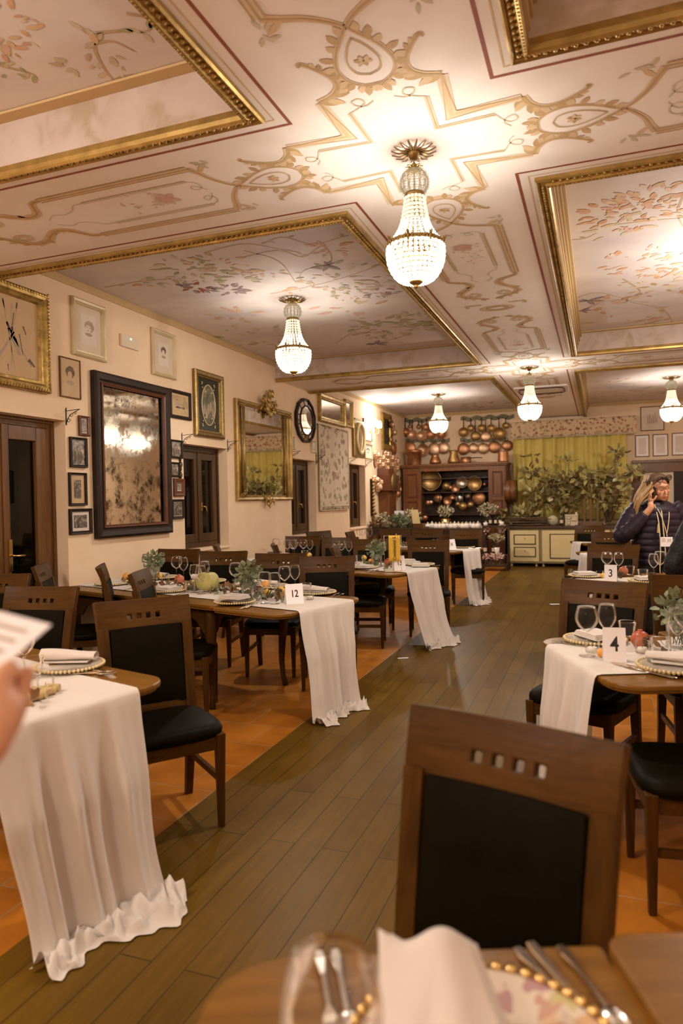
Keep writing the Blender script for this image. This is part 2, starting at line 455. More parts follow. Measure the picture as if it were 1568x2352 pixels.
# openings in the left wall: (y0, y1, z0, z1)
dj = pX(149, 966); D1 = (dj.y-1.72, dj.y, 0, dj.z)
d_ = ray(124, 1100); D1 = (2*pX(9, 1280, d_.x/d_.y*dj.y).y-dj.y, dj.y, 0, dj.z)
a1, a2, a3 = pX(420, 1018), pX(521, 1031), pX(524, 1257)
W1 = (a1.y, a2.y, a3.z, (a1.z+a2.z)/2)
a1, a2, a3 = pX(667, 1052), pX(724, 1059), pX(727, 1228)
W2 = (a1.y, a2.y, a3.z, (a1.z+a2.z)/2)
a1, a2 = pX(800.5, 1065), pX(838, 1069)
W3 = (a1.y, a2.y, W2[2], (a1.z+a2.z)/2)
OPEN = [D1, W1, W2, W3]
b = MB(); y = YF; TW = .55
for (y0, y1, z0, z1) in OPEN:
    b.box(XL-TW, XL, y, y0, 0, ZC+.1)
    if z0 > 0: b.box(XL-TW, XL, y0, y1, 0, z0)
    b.box(XL-TW, XL, y0, y1, z1, ZC+.1); y = y1
b.box(XL-TW, XL, y, YB+.1, 0, ZC+.1)
tag(b.build('wall_left', W['wall']), kind='structure')
b = MB(); b.box(XL-.5, XR+.5, YB, YB+.12, 0, ZC+.1); tag(b.build('wall_back', W['wall']), kind='structure')
b = MB(); b.box(XR, XR+.12, YF, YB, 0, ZC+.1); tag(b.build('wall_right', W['wall']), kind='structure')
b = MB(); b.box(XL-.5, XR+.5, YF-.12, YF, 0, ZC+.1); tag(b.build('wall_front', W['wall']), kind='structure')
b = MB()   # painted band where wall meets ceiling
b.box(XL, XL+.012, YF, YB, ZC-.07, ZC-.001)
b.box(XL, XR, YB-.012, YB, ZC-.07, ZC-.001)
tag(b.build('trim_1', W['band']), kind='structure')

# ------------------------------------------------------------------ ceiling with beams and coffers
PAINT = ['soffit', 'redline', 'ochre', 'ochre_d', 'ochre_l', 'greyp', 'rosep', 'greenp', 'orangep', 'purplep', 'brownp']
PM = [W[k] for k in PAINT]
PI_ = {k: i for i, k in enumerate(PAINT)}


def ribbon(b, pts, w, z, mi, closed=False):
    """a painted stroke: a strip of width w (or one width per point) lying on the ceiling"""
    n = len(pts); vs = []; fs = []
    P = [Vector((p[0], p[1])) for p in pts]
    for i in range(n):
        p0 = P[i-1] if (i or closed) else P[i]; p1 = P[(i+1) % n] if (i < n-1 or closed) else P[i]
        d0 = (P[i]-p0); d1 = (p1-P[i])
        if d0.length < 1e-6: d0 = d1
        if d1.length < 1e-6: d1 = d0
        d0 = d0.normalized(); d1 = d1.normalized()
        t = d0+d1
        if t.length < 1e-3: t = d1
        t.normalize(); nn = Vector((-t.y, t.x)); k = 1/max(.35, nn.dot(Vector((-d1.y, d1.x))))
        ww = (w[i] if isinstance(w, (list, tuple)) else w)/2*k
        vs += [(P[i].x+nn.x*ww, P[i].y+nn.y*ww, z), (P[i].x-nn.x*ww, P[i].y-nn.y*ww, z)]
    for i in range(n if closed else n-1):
        j = (i+1) % n; fs.append((2*i, 2*i+1, 2*j+1, 2*j))
    b.add(vs, fs, mi)


def crv(pts, n=8):
    """smooth curve through points"""
    out = []; P = [Vector((p[0], p[1], 0)) for p in pts]; P = [2*P[0]-P[1]]+P+[2*P[-1]-P[-2]]
    for i in range(1, len(P)-2):
        for k in range(n):
            t = k/n; a, c, d, e = P[i-1], P[i], P[i+1], P[i+2]
            q = .5*((2*c)+(d-a)*t+(2*a-5*c+4*d-e)*t*t+(3*c-a-3*d+e)*t**3); out.append((q.x, q.y))
    out.append((P[-2].x, P[-2].y)); return out


def leaf2(b, x, y, ang, l, w, z, mi):
    ca, sa = math.cos(ang), math.sin(ang)
    pts = [(0, 0), (.25, .42), (.55, .5), (.8, .3), (1, 0), (.8, -.3), (.55, -.5), (.25, -.42)]
    b.add([(x+(u*l)*ca-(v*w)*sa, y+(u*l)*sa+(v*w)*ca, z) for u, v in pts], [list(range(8))], mi)


def acanthus(b, pts, side, l0, l1, z, T, mi, n=9):
    for i in range(n):
        t = i/(n-1); k = min(len(pts)-2, int(t*(len(pts)-1))); p = Vector(pts[k]); q = Vector(pts[k+1]); d = q-p
        a = math.atan2(d.y, d.x)+side*(.75+.25*math.sin(i*2))
        L = l0+(l1-l0)*t
        x, y = T(p.x, p.y); x2, y2 = T(p.x+math.cos(a)*.1, p.y+math.sin(a)*.1)
        leaf2(b, x, y, math.atan2(y2-y, x2-x), L, L*.42, z-.0004-.00004*i, mi if i % 2 else PI_['ochre_d'])


def crossing(b, cx, cy, arms):
    z = ZB-.0012; z2 = z-.0004; z3 = z2-.0004
    for q in range(4):
        ca, sa = [(1, 0), (0, 1), (-1, 0), (0, -1)][q]
        for m in (1, -1):
            z = ZB-.0012-.00012*(2*q+(m < 0)); z2 = z-.0012
            def T(u, v, ca=ca, sa=sa, m=m): v = v*m; return (cx+S*(u*ca-v*sa), cy+S*(u*sa+v*ca))
            def rb(pts, w, mi, zz=None, closed=False, z=z, cnt=[0]): cnt[0] += 1; ribbon(b, [T(*p) for p in pts], w, (z if zz is None else zz)-.00002*cnt[0], PI_[mi], closed)
            # stepped border of the crossing
            if m == 1:
                for off, w, mi in ((0, .052, 'ochre_l'), (.0, .02, 'ochre'), (-.03, .006, 'ochre_d'), (.026, .006, 'ochre_d')):
                    rb([(.545+off, .262), (.545+off*.0, .262), (.24+off, .24+off), (.262, .545)], w, mi, z if w > .04 else z2)
                rb([(.42, .17), (.16, .157), (.17, .42)], .026, 'greyp', z); rb([(.42, .17), (.16, .157), (.17, .42)], .005, 'ochre_d', z2)
            # curled end of the inner line
            c = crv([(.42, .17), (.445, .12), (.475, .085), (.51, .10), (.50, .135), (.465, .125), (.45, .085), (.475, .045)], 6)
            rb(c, .008, 'greyp')
            # acanthus scroll
            c = crv([(.545, .262), (.575, .19), (.63, .148), (.70, .155), (.77, .195), (.815, .235), (.80, .25)], 7)
            n = len(c); rb(c, [.05-.034*i/n for i in range(n)], 'ochre')
            rb(c, [.02-.014*i/n for i in range(n)], 'ochre_d', z2)
            acanthus(b, c[:int(n*.72)], -1 if m == 1 else -1, .10, .045, z, T, PI_['ochre'], 10)
            # half of the teardrop medallion
            c = crv([(.955, 0), (.90, .035), (.82, .085), (.72, .115), (.64, .095), (.592, .045), (.585, 0)], 7)
            n = len(c); rb(c, .022, 'ochre'); rb(c, .007, 'ochre_d', z2)
            for i in range(11):
                p = c[int((.16+.82*i/10)*(n-1))]; a = math.atan2(p[1]-.0, p[0]-.72)
                x, y = T(*p); x2, y2 = T(p[0]+math.cos(a)*.1, p[1]+math.sin(a)*.1)
                leaf2(b, x, y, math.atan2(y2-y, x2-x), .062+.012*math.sin(i*2.3), .036, z-.0008-.00004*i, PI_['ochre_d' if i % 2 else 'ochre'])
            c = crv([(.885, 0), (.83, .035), (.75, .062), (.68, .048), (.655, 0)], 6); rb(c, .012, 'ochre_l'); rb(c, .004, 'ochre_d', z2)
            for i in range(5):
                a = i*1.25+.3*m; x, y = T(.745, .006); leaf2(b, x, y, a, .035, .02, z2-.00004*i, PI_['ochre_d' if i % 2 else 'ochre'])
            # stalks from the tip to the beam frame
            c = crv([(.955, 0), (1.0, .05), (1.045, .12), (1.07, .19), (1.10, .262)], 7); n = len(c)
            rb(c, [.022+.022*i/n for i in range(n)], 'ochre'); rb(c, .008, 'ochre_d', z2)
            x, y = T(1.065, .2); x2, y2 = T(1.0, .29); leaf2(b, x, y, math.atan2(y2-y, x2-x), .1, .03, z, PI_['ochre'])
            for i in range(5):   # little spray beside the corner
                x, y = T(.97+.02*i, .27+.012*(i % 3)); leaf2(b, x, y, random.uniform(0, 6.3), .06, .02, z-.0006-.00004*i, PI_['greyp'])
            # frame along the beam
            L = arms[q]
            if L > 2.0:
                e = min(2.06, L)
                for v, w, mi in ((.262, .056, 'ochre_l'), (.285, .008, 'ochre_d'), (.262, .010, 'ochre_d'), (.24, .008, 'ochre_d')):
                    rb([(1.10, v), (e, v)], w, mi, z if w > .02 else z2)
                rb([(1.19, .145), (1.86, .145)], .022, 'greyp'); rb([(1.19, .157), (1.86, .157)], .004, 'ochre_d', z2)
                rb(crv([(1.19, .145), (1.15, .12), (1.14, .07), (1.17, .04), (1.2, .06), (1.185, .09), (1.15, .06), (1.13, .02)], 5), .007, 'greyp')
                rb(crv([(1.86, .145), (1.93, .14), (1.98, .09), (2.06, .06), (2.13, .08), (2.2, .03)], 5), .007, 'greyp')
                for i in range(14):
                    x, y = T(1.35+.35*abs(random.gauss(0, .5)), .05*random.gauss(0, 1)); leaf2(b, x, y, random.uniform(0, 6.3), .035, .014, z-.0006-.00004*i, PI_[random.choice(['greyp', 'rosep', 'ochre_l'])])
                if m == 1:
                    for i in range(12):
                        a = i*.9; x, y = T(1.40+.04*math.cos(a)*(i/12), .01+.045*math.sin(a)*(i/12)); leaf2(b, x, y, a*1.3, .05, .04, z2-.00004*i, PI_['rosep'])
            if L > 2.5:
                c = crv([(2.06, .262), (2.12, .25), (2.16, .19), (2.2, .13), (2.28, .11), (2.36, .15), (2.44, .21), (2.53, .23), (2.61, .18), (2.66, .1), (2.7, .03)], 6); n = len(c)
                rb(c, [.03+.03*math.sin(PI*i/n) for i in range(n)], 'ochre'); rb(c, .014, 'ochre_d', z2)
                acanthus(b, c[int(n*.25):int(n*.95)], 1, .05, .08, z, T, PI_['ochre'], 9)
                for rr in (.05, .03): rb([(2.55+rr*math.cos(k*.7)*1.3, .12+rr*math.sin(k*.7)) for k in range(9)], .012, 'ochre', z2, True)
            if L > 3.0:
                rb([(2.93, .25), (2.86, .25), (2.86, .12)], .04, 'ochre_l'); rb([(2.93, .25), (2.86, .25), (2.86, .12)], .008, 'ochre_d', z2)
                if m == 1:
                    rb([(3.015+.085*math.cos(k*.4), .14*math.sin(k*.4)) for k in range(16)], .03, 'ochre', z, True)
                    rb([(3.015+.05*math.cos(k*.4), .09*math.sin(k*.4)) for k in range(16)], .03, 'ochre_d', z, True)


b = MB(); YS = [BY-BP, BY, BY+BP]
xl, xr = BX-GI, BX+GI
b.box(xl, xr, YF, YB, ZB, ZB+.4)
for yc in YS:
    b.box(XL, xl, yc-GI, yc+GI, ZB, ZB+.4); b.box(xr, XR, yc-GI, yc+GI, ZB, ZB+.4)
# coffers: (x0, x1, y0, y1)
yb = [YF]+[v for yc in YS for v in (yc-GI, yc+GI)]+[YB]
COFF = []
for i in range(0, len(yb), 2):
    if yb[i+1]-yb[i] > .2: COFF += [(XL, xl, yb[i], yb[i+1], 'L'), (xr, XR, yb[i], yb[i+1], 'R')]
zr = ZB-.0010
for x0, x1, y0, y1, sd in COFF:
    # red line and fine ochre line on the soffit round the coffer
    o1, o2 = GI-HW, GI-.500*S
    for off, w, mi in ((o1, .017, 'redline'), (o2, .008, 'ochre')):
        X0 = XL if sd == 'L' else x0-off; X1 = x1+off if sd == 'L' else XR
        Y0, Y1 = y0-off, y1+off
        pts = [(X0, Y0), (X1, Y0), (X1, Y1), (X0, Y1)] if sd == 'L' else [(X1, Y1), (X0, Y1), (X0, Y0), (X1, Y0)]
        if Y1 > YB-.3: pts = [(X0, Y0), (X1, Y0), (X1, YB)] if sd == 'L' else [(X0, YB), (X0, Y0), (X1, Y0)]
        if Y0 < YF+.1: continue
        ribbon(b, pts, w, zr, PI_[mi])
NX = (XR-BX)/S
for cy, arms in ((BY, (2.9, 3.2, 2.9, 2.2)), (BY+BP, (2.9, 3.02, 2.9, 2.9))):
    crossing(b, BX, cy, arms)
tag(b.build('ceiling', PM), kind='structure')

# coffer ceilings with painted sprays
def spray(b, c, R, n, cols, l=.09, ar=2.2, ang=None):
    z = ZC-.0020
    for i in range(n):
        r = R*math.sqrt(random.random()); a = random.uniform(0, 2*PI)
        x, y = c[0]+r*math.cos(a)*1.0, c[1]+r*math.sin(a)*ar/2.2
        L = l*random.uniform(.5, 1.25)
        leaf2(b, x, y, (a if ang is None else ang)+random.gauss(0, .6), L, L*random.uniform(.3, .5), z-.00003*i, PI_[random.choice(cols)])


def cz(x, y): p = pz(x, y, ZC); return (p.x, p.y)


def cbranch(b, pxs, w=.02, mi='brownp'):
    c = crv([cz(*p) for p in pxs], 6); n = len(c)
    ribbon(b, c, [w*(1-.6*i/n) for i in range(n)], ZC-.0012, PI_[mi])
    for i in range(2, n, 5):
        if random.random() < .6: leaf2(b, c[i][0], c[i][1], random.uniform(0, 6.3), .07, .028, ZC-.0016, PI_[random.choice(['greyp', 'greenp', 'ochre'])])


def bird(b, px, s=1, ang=0):
    x, y = cz(*px)
    for a, l, w in ((0, .16, .05), (PI, .12, .03), (.9, .17, .05), (-1.0, .17, .05), (2.6, .1, .03), (-2.7, .1, .03)):
        leaf2(b, x, y, a+ang, l*s, w*s, ZC-.0036, PI_['purplep'])


b = MB()
for x0, x1, y0, y1, sd in COFF: b.box(x0-.01, x1+.01, y0-.01, y1+.01, ZC, ZC+.1, 0)
G, O, P_, Bn = ['greenp', 'greyp', 'greenp'], ['orangep', 'ochre', 'rosep'], ['purplep', 'rosep'], ['brownp']
for px, R, n, cols in (((440, 622), .34, 46, G), ((505, 612), .26, 30, G+O), ((455, 660), .12, 22, ['purplep', 'redline']), ((525, 666), .14, 26, ['purplep']), ((545, 645), .22, 20, G),
                       ((760, 572), .14, 16, O), ((790, 640), .42, 46, G), ((832, 672), .3, 30, P_+G), ((868, 668), .18, 16, P_), ((905, 748), .5, 40, G), ((962, 732), .22, 24, G), ((868, 757), .4, 26, G),
                       ((590, 772), .5, 30, ['greyp', 'greenp']), ((612, 625), .12, 12, O), ((700, 660), .2, 10, O), ((545, 720), .3, 16, O+['greyp']), ((330, 652), .12, 8, O), ((355, 648), .1, 8, G), ((800, 705), .3, 12, O),
                       ((1440, 492), .3, 50, ['orangep', 'ochre', 'orangep', 'rosep']), ((1500, 468), .3, 40, ['ochre', 'orangep', 'ochre_l']), ((1490, 462), .2, 20, O), ((1475, 605), .4, 40, ['rosep', 'orangep', 'ochre_l']), ((1545, 610), .3, 24, ['rosep', 'orangep']),
                       ((1510, 657), .4, 40, ['ochre', 'ochre_l', 'ochre_d']), ((1420, 520), .2, 14, ['greyp', 'ochre']), ((1430, 748), .5, 18, O), ((1545, 725), .4, 14, Bn+['ochre']), ((1385, 700), .3, 12, O),
                       ((5, 55), .14, 26, ['orangep', 'ochre', 'ochre_l', 'rosep']), ((2, 95), .10, 12, O), ((35, 140), .06, 5, G), ((10, 165), .08, 5, G), ((225, 120), .10, 7, ['greyp', 'ochre']), ((175, 145), .08, 8, ['greyp', 'brownp']), ((280, 165), .05, 5, ['greyp', 'brownp']),
                       ((1010, 925), .6, 20, ['greyp', 'orangep']), ((1075, 922), .5, 16, ['rosep', 'greyp']), ((1120, 931), .6, 22, ['purplep', 'greenp']), ((1460, 905), .8, 34, ['greenp', 'ochre', 'greyp']), ((1400, 880), .6, 14, O)):
    spray(b, cz(*px), R, n, [c for c in cols], .065 if px[1] < 200 else .10 if px[1] < 700 else .16)
for pxs in ([(560, 590), (640, 575), (695, 590), (740, 565), (760, 600), (700, 620), (690, 640), (720, 650)], [(470, 580), (560, 560), (640, 572), (690, 580)], [(560, 575), (640, 600), (680, 650)], [(620, 675), (700, 660), (780, 640), (900, 600)],
            [(770, 790), (810, 765), (880, 765), (930, 790)], [(860, 790), (930, 770), (960, 745), (1000, 742)], [(240, 660), (330, 645), (420, 640)], [(600, 560), (650, 545), (720, 560), (800, 540)],
            [(1568, 450), (1555, 490), (1568, 520)], [(1380, 520), (1480, 508), (1568, 500)], [(1285, 552), (1340, 548), (1370, 535)], [(1430, 640), (1470, 670), (1440, 690), (1520, 710), (1545, 740)], [(1310, 690), (1370, 672), (1450, 690)], [(1320, 720), (1400, 690), (1490, 695)],
            [(215, 85), (220, 120), (245, 165), (285, 210)], [(215, 100), (260, 95), (310, 118)], [(180, 60), (210, 80), (235, 75)], [(290, 30), (335, 40), (345, 65), (320, 75)], [(220, 75), (300, 70), (330, 75)], [(0, 150), (60, 165), (80, 172)]):
    cbranch(b, pxs)
bird(b, (752, 609), 1, 2.2); bird(b, (862, 789), 1.2, 0); bird(b, (1352, 690), 1.1, .4); bird(b, (1335, 713), .8, .2); bird(b, (420, 655), .7, 1)
tag(b.build('ceiling', [W['sky']]+PM[1:]), kind='structure')

# sides of the coffers, ochre edge band, gilt frames with bead row
b = MB()
for x0, x1, y0, y1, sd in COFF:
    t = .004
    if y1 < YB-.1: b.box(x0, x1, y1-t, y1, ZB+.005, ZC)
    if y0 > YF+.1: b.box(x0, x1, y0, y0+t, ZB+.005, ZC)
    if sd == 'L': b.box(x1-t, x1, y0, y1, ZB+.005, ZC)
    else: b.box(x0, x0+t, y0, y1, ZB+.005, ZC)
tag(b.build('trim_2', W['recess']), kind='structure')
b = MB()
for x0, x1, y0, y1, sd in COFF:
    z = ZC-.003
    if y1 < YB-.1: b.box(x0, x1, y1-.075, y1-.005, z-.012, z)
    if y0 > YF+.1: b.box(x0, x1, y0+.005, y0+.06, z-.012, z)
    if sd == 'R':
        for k, (o, zz) in enumerate(((.012, ZB+.05), (.024, ZB+.10), (.04, ZB+.15), (.06, ZB+.2))): b.box(x0, x0+o, y0, y1, zz, zz+.04 if k < 3 else ZC-.002)
tag(b.build('trim_3', W['band']), kind='structure')
PROF = [(0, -.002), (0, -.02), (.010, -.028), (.020, -.022), (.024, -.014), (.052, -.020), (.058, -.034), (.072, -.040), (.080, -.030), (.083, -.01), (.080, .02), (.072, .03)]
nt_ = 4
for x0, x1, y0, y1, sd in COFF:
    if y1 < 0: continue
    b = MB(); X0, X1, Y0, Y1 = x0-(.0 if sd == 'L' else .075), x1+(.075 if sd == 'L' else 0), y0-.075, y1+.075
    runs = []   # (start, end, inward)
    last = Y1 > YB
    Y1c = min(Y1, YB)
    if sd == 'L':
        runs.append(((X1, Y0), (X1, Y1c), (-1, 0), 1, 0 if last else 1))
        runs.append(((X0, Y0), (X1, Y0), (0, 1), 0, 1))
        if not last: runs.append(((X0, Y1), (X1, Y1), (0, -1), 0, 1))
    else:
        runs.append(((X0, Y0), (X0, Y1c), (1, 0), 1, 0 if last else 1))
        runs.append(((X0, Y0), (X1, Y0), (0, 1), 1, 0))
        if not last: runs.append(((X0, Y1), (X1, Y1), (0, -1), 1, 0))
    for a, e, inn, m0, m1 in runs:
        a = Vector(a); e = Vector(e); d = (e-a).normalized(); inn = Vector(inn); n = len(PROF)
        vs = []
        for p, m, sg in ((a, m0, 1), (e, m1, -1)):
            for u, zz in PROF:
                q = p+inn*u+d*(sg*u if m else 0); vs.append((q.x, q.y, ZB+zz))
        b.add(vs, [(i, i+1, n+i+1, n+i) for i in range(n-1)], 1)
        L = (e-a).length; step = .038 if min(a.y, e.y) < 6 else .06
        if y0 < 9.9:
            k = .1
            while k < L-.05:
                q = a+d*k+inn*.038
                b.sph((q.x, q.y, ZB-.019), .0125, 6, 4, 0, (1.0, 1.0, 1.0)); k += step
            k = .08
            while k < L-.05 and step < .05:
                q = a+d*k+inn*.066; b.sph((q.x, q.y, ZB-.037), .006, 4, 3, 0); k += .02
    nt_ += 1
    tag(b.build('trim_%d' % nt_, [W['gold'], W['gold_s']]), kind='structure')

# ------------------------------------------------------------------ windows and the glazed door in the left wall
def casement(name, op, xf, handle=True, sill=True, door=False):
    y0, y1, z0, z1 = op; b = MB(); fw = .07; d = .07
    zb = z0+(0 if door else .03)
    b.box(xf-d, xf, y0, y0+fw, zb, z1); b.box(xf-d, xf, y1-fw, y1, zb, z1); b.box(xf-d, xf, y0+fw, y1-fw, z1-fw, z1)
    if not door: b.box(xf-d, xf+.02, y0+fw, y1-fw, zb, zb+fw*.9)
    b.box(xf-d, xf+.018, y0-.0+.002, y0+.03, zb, z1-.002); b.box(xf-d, xf+.018, y1-.03, y1-.002, zb, z1-.002); b.box(xf-d, xf+.018, y0+.03, y1-.03, z1-.03, z1-.002)
    r = tag(b.build(name, W['darkwood' if not door else 'oakdoor'], bevel=.004), kind='structure')
    ym = (y0+y1)/2; m = W['darkwood' if not door else 'oakdoor']
    for k, (p, q) in enumerate(((y0+fw, ym), (ym, y1-fw))):
        b = MB(); sw = .085 if not door else .12; x0, x1 = xf-.05, xf+.02
        za, zt = zb+fw*.9+.004, z1-fw-.004; br = .1 if not door else .42
        sl, sr = (.06, .15) if door else (sw, sw)
        b.box(x0, x1, p+.003, p+sl, za, zt); b.box(x0, x1, q-sr, q-.003, za, zt); b.box(x0, x1, p+sl, q-sr, zt-sw, zt); b.box(x0, x1, p+sl, q-sr, za, za+br)
        if k == 1: b.box(x1, x1+.014, p-.02, p+.03, za, zt)
        s = b.build('sash' if not door else 'door_leaf', m, r, bevel=.006)
        b = MB(); b.box(xf-.022, xf-.016, p+sl-.005, q-sr+.005, za+br-.005, zt-sw+.005); b.build('pane', W['pane'], s)
        if handle and k == 1:
            b = MB(); zc = z0+(z1-z0)*.42 if not door else 1.08; yy = p+.03; X = x1+.014
            b.box(X, X+.012, yy-.018, yy+.018, zc-(.05 if not door else .13), zc+(.05 if not door else .13))
            b.tube([(X, yy, zc), (X+.045, yy, zc), (X+.055, yy+.02, zc-.004), (X+.055, yy+(.1 if door else .04), zc-(.005 if door else .06))], .009, 8)
            b.build('handle', W['brass'], s)
    if sill:
        b = MB(); b.box(xf-.02, XL+.025, y0+.004, y1-.004, z0-.001, z0+.03); b.build('sill', W['wall'], r, bevel=.004)
    return r


def frame_x(px, op):   # depth of a window frame, from where its far edge is seen
    d = ray(px, 1100); return d.x/d.y*op[1]


xf = frame_x(124, D1)
casement('door_1', D1, xf, door=True, sill=False)
casement('window_1', W1, frame_x(500, W1)); casement('window_2', W2, frame_x(705, W2)); casement('window_3', W3, frame_x(823, W3))

# ------------------------------------------------------------------ chandeliers
U = .000352


def zy(y): return (2240-y)*U


def mk_chandelier():
    r = thing('chandelier', (0, 0, 0), 0, None, 'chandelier')
    def pr(l): return [(rr*U, zy(y)) for rr, y in l]
    bowl = pr([(180, 2150), (290, 2085), (365, 1960), (400, 1850), (410, 1720), (400, 1640)])
    neck = pr([(385, 1600), (330, 1540), (285, 1480), (235, 1390), (195, 1290), (170, 1180), (150, 1060), (138, 930)])
    def along(p, t):
        L = [(Vector(p[i+1])-Vector(p[i])).length for i in range(len(p)-1)]; s = t*sum(L)
        for i, l in enumerate(L):
            if s <= l or i == len(L)-1: return Vector(p[i]).lerp(Vector(p[i+1]), min(1, s/l))
            s -= l
    def lattice(nm, prof, rows, n, m, wires, vert):
        b = MB(); w = MB()
        for i in range(rows):
            q = along(prof, (i+.5)/rows); w0 = along(prof, i/rows); nn = max(10, n)
            h = (along(prof, (i+1)/rows)-w0).length
            for k in range(nn):
                a = 2*PI*(k+.5*(i % 2)*0)/nn; rr = q.x
                b.sph((rr*math.cos(a), rr*math.sin(a), q.y), 1, 6, 4, 0, (min(.45*h, PI*rr/nn*.92),)*2+(h*.46,))
            w.lathe([(w0.x+.0018, w0.y-.0011), (w0.x+.0018, w0.y+.0011)], 24, cap=False)
        for k in range(vert):
            a = 2*PI*k/vert
            w.tube([(along(prof, j/10).x*math.cos(a), along(prof, j/10).x*math.sin(a), along(prof, j/10).y) for j in range(11)], .0013, 4)
        o = b.build(nm, m, r); w.build('wire', W['bronze'], o)
    lattice('crystal_basket', bowl, 9, 34, W['crystal'], 9, 12)
    lattice('crystal_neck', neck[:5], 8, 24, W['crystal_m'], 8, 12)
    lattice('upper_neck', neck[4:], 6, 16, W['crystal_t'], 6, 12)
    globe = pr([(128, 880), (175, 835), (203, 760), (203, 700), (180, 630), (130, 575), (60, 560)])
    lattice('crystal_globe', globe, 6, 14, W['crystal_n'], 6, 14)
    b = MB(); b.lathe(pr([(142, 935), (150, 915), (140, 880), (130, 875)]), 20, cap=False)
    b.lathe(pr([(60, 565), (75, 540), (60, 520), (85, 500), (40, 470), (25, 455), (12, 440)]), 14)
    for k in range(9):
        a = 2*PI*k/9; b.tube([(50*U*math.cos(a), 50*U*math.sin(a), zy(530)), (90*U*math.cos(a), 90*U*math.sin(a), zy(500)), (128*U*math.cos(a), 128*U*math.sin(a), zy(505)), (135*U*math.cos(a), 135*U*math.sin(a), zy(525))], [.007, .006, .004, .002], 5, flat=.5)
    b.build('crown', W['bronze'], r)
    b = MB(); b.lathe([(392*U, zy(1650)), (404*U, zy(1650)), (400*U, zy(1590)), (390*U, zy(1590))], 32, cap=False)
    for k in range(8):
        a = 2*PI*k/8; c, s = math.cos(a), math.sin(a); R = 408*U
        for dz, rr in ((0, .016), (.016, .010), (-.016, .010)): b.sph((R*c, R*s, zy(1615)+dz), rr, 8, 5, 0, (.6, .6, 1))
        for e in (-1, 1):
            a2 = a+e*.13; b.sph((R*math.cos(a2), R*math.sin(a2), zy(1612)), .011, 6, 4, 0, (.8, .8, .8))
            a3 = a+e*.24; b.sph((R*math.cos(a3), R*math.sin(a3), zy(1630)), .008, 6, 4)
        b.tube([(R*c, R*s, zy(1600)), (R*1.08*c, R*1.08*s, zy(1570)), (R*1.1*c, R*1.1*s, zy(1540))], [.006, .005, .002], 5)
    b.build('ring', W['bronze'], r)
    b = MB(); b.lathe(pr([(20, 2150), (100, 2140), (95, 2165), (55, 2190), (30, 2210), (40, 2220), (25, 2240), (3, 2252)]), 16); b.build('finial', W['bronze'], r)
    return r


CH0 = mk_chandelier()


def chandelier(i, x, y, ztop, zcrown, sc, label, first=False):
    pw = CHAND_W*(1.5 if i > 3 else 1.2 if i == 3 else 1)
    o = CH0 if first else copy_tree(CH0)
    o.location = (x, y, zcrown-zy(440)*U/U*sc); o.scale = (sc, sc, sc); o['label'] = label; o['group'] = 'crystal chandeliers'
    zl = zy(440)
    b = MB(); top = (ztop-o.location.z)/sc
    b.tube([(0, 0, zl-.01), (0, 0, top-.002)], .004, 6)
    z = zl+.02
    while z < top-.05: b.lathe([(.010, z), (.011, z+.004), (.010, z+.008)], 8, cap=False); z += .02
    b.build('chain', W['bronze'], o)
    b = MB(); b.lathe([(.004, top-.05), (.022, top-.045), (.03, top-.02), (.034, top-.001)], 14)
    for k in range(16):
        a = 2*PI*k/16; b.tube([(.03*math.cos(a), .03*math.sin(a), top-.012), (.075*math.cos(a), .075*math.sin(a), top-.02), (.115*math.cos(a), .115*math.sin(a), top-.006)], [.005, .004, .003], 5)
    b.build('ceiling_rose', W['bronze'], o)
    sp = bpy.data.lights.new('bulb_down', 'SPOT'); sp.energy = pw*.78; sp.color = LAMP; sp.shadow_soft_size = .05; sp.spot_size = R_(180); sp.spot_blend = .5
    so = bpy.data.objects.new('bulb_down', sp); COL.objects.link(so); so.parent = o; so.location = (0, 0, zy(1830)); so.scale = (1/sc,)*3
    li = bpy.data.lights.new('bulb', 'POINT'); li.energy = pw*.42; li.color = LAMP; li.shadow_soft_size = .05
    lo = bpy.data.objects.new('bulb', li); COL.objects.link(lo); lo.parent = o; lo.location = (0, 0, zy(1800)); lo.scale = (1/sc,)*3


KIDS[CH0.name] = [(c, kids(c)) for c in kids(CH0)]
c1 = pz(950, 345, ZB); c3 = pz(1215, 843, ZB); c2 = pz(671, 686, ZC); c4_ = pz(1006, 905, ZC); c5 = pz(1541, 866, ZC)
def zat(c, px, py): return pY(px, py, c.y).z
chandelier(1, c1.x, c1.y, ZB, zat(c1, 950, 374), 1.0, 'big lit crystal chandelier nearest the camera, hanging from the crossing of the painted beams', True)
chandelier(2, c2.x, c2.y, ZC, zat(c2, 671, 688), 1.2, 'lit crystal chandelier in the flower painted coffer beside the left wall')
chandelier(3, c3.x, c3.y, ZB, zat(c3, 1215, 855), 1.08, 'lit crystal chandelier on the second beam crossing in front of the green curtain')
chandelier(4, c4_.x, c4_.y, ZC, zat(c4_, 1006, 907), 1.22, 'lit crystal chandelier hanging in front of the copper pans on the back wall')
chandelier(5, c5.x, c5.y, ZC, zat(c5, 1541, 868), 1.25, 'lit crystal chandelier at the right edge in front of the framed prints')


def bulb(x, y, z, w, name='room_lamp', col=LAMP, size=.1):
    li = bpy.data.lights.new(name, 'POINT'); li.energy = w; li.color = col; li.shadow_soft_size = size
    o = bpy.data.objects.new(name, li); COL.objects.link(o); o.location = (x, y, z)
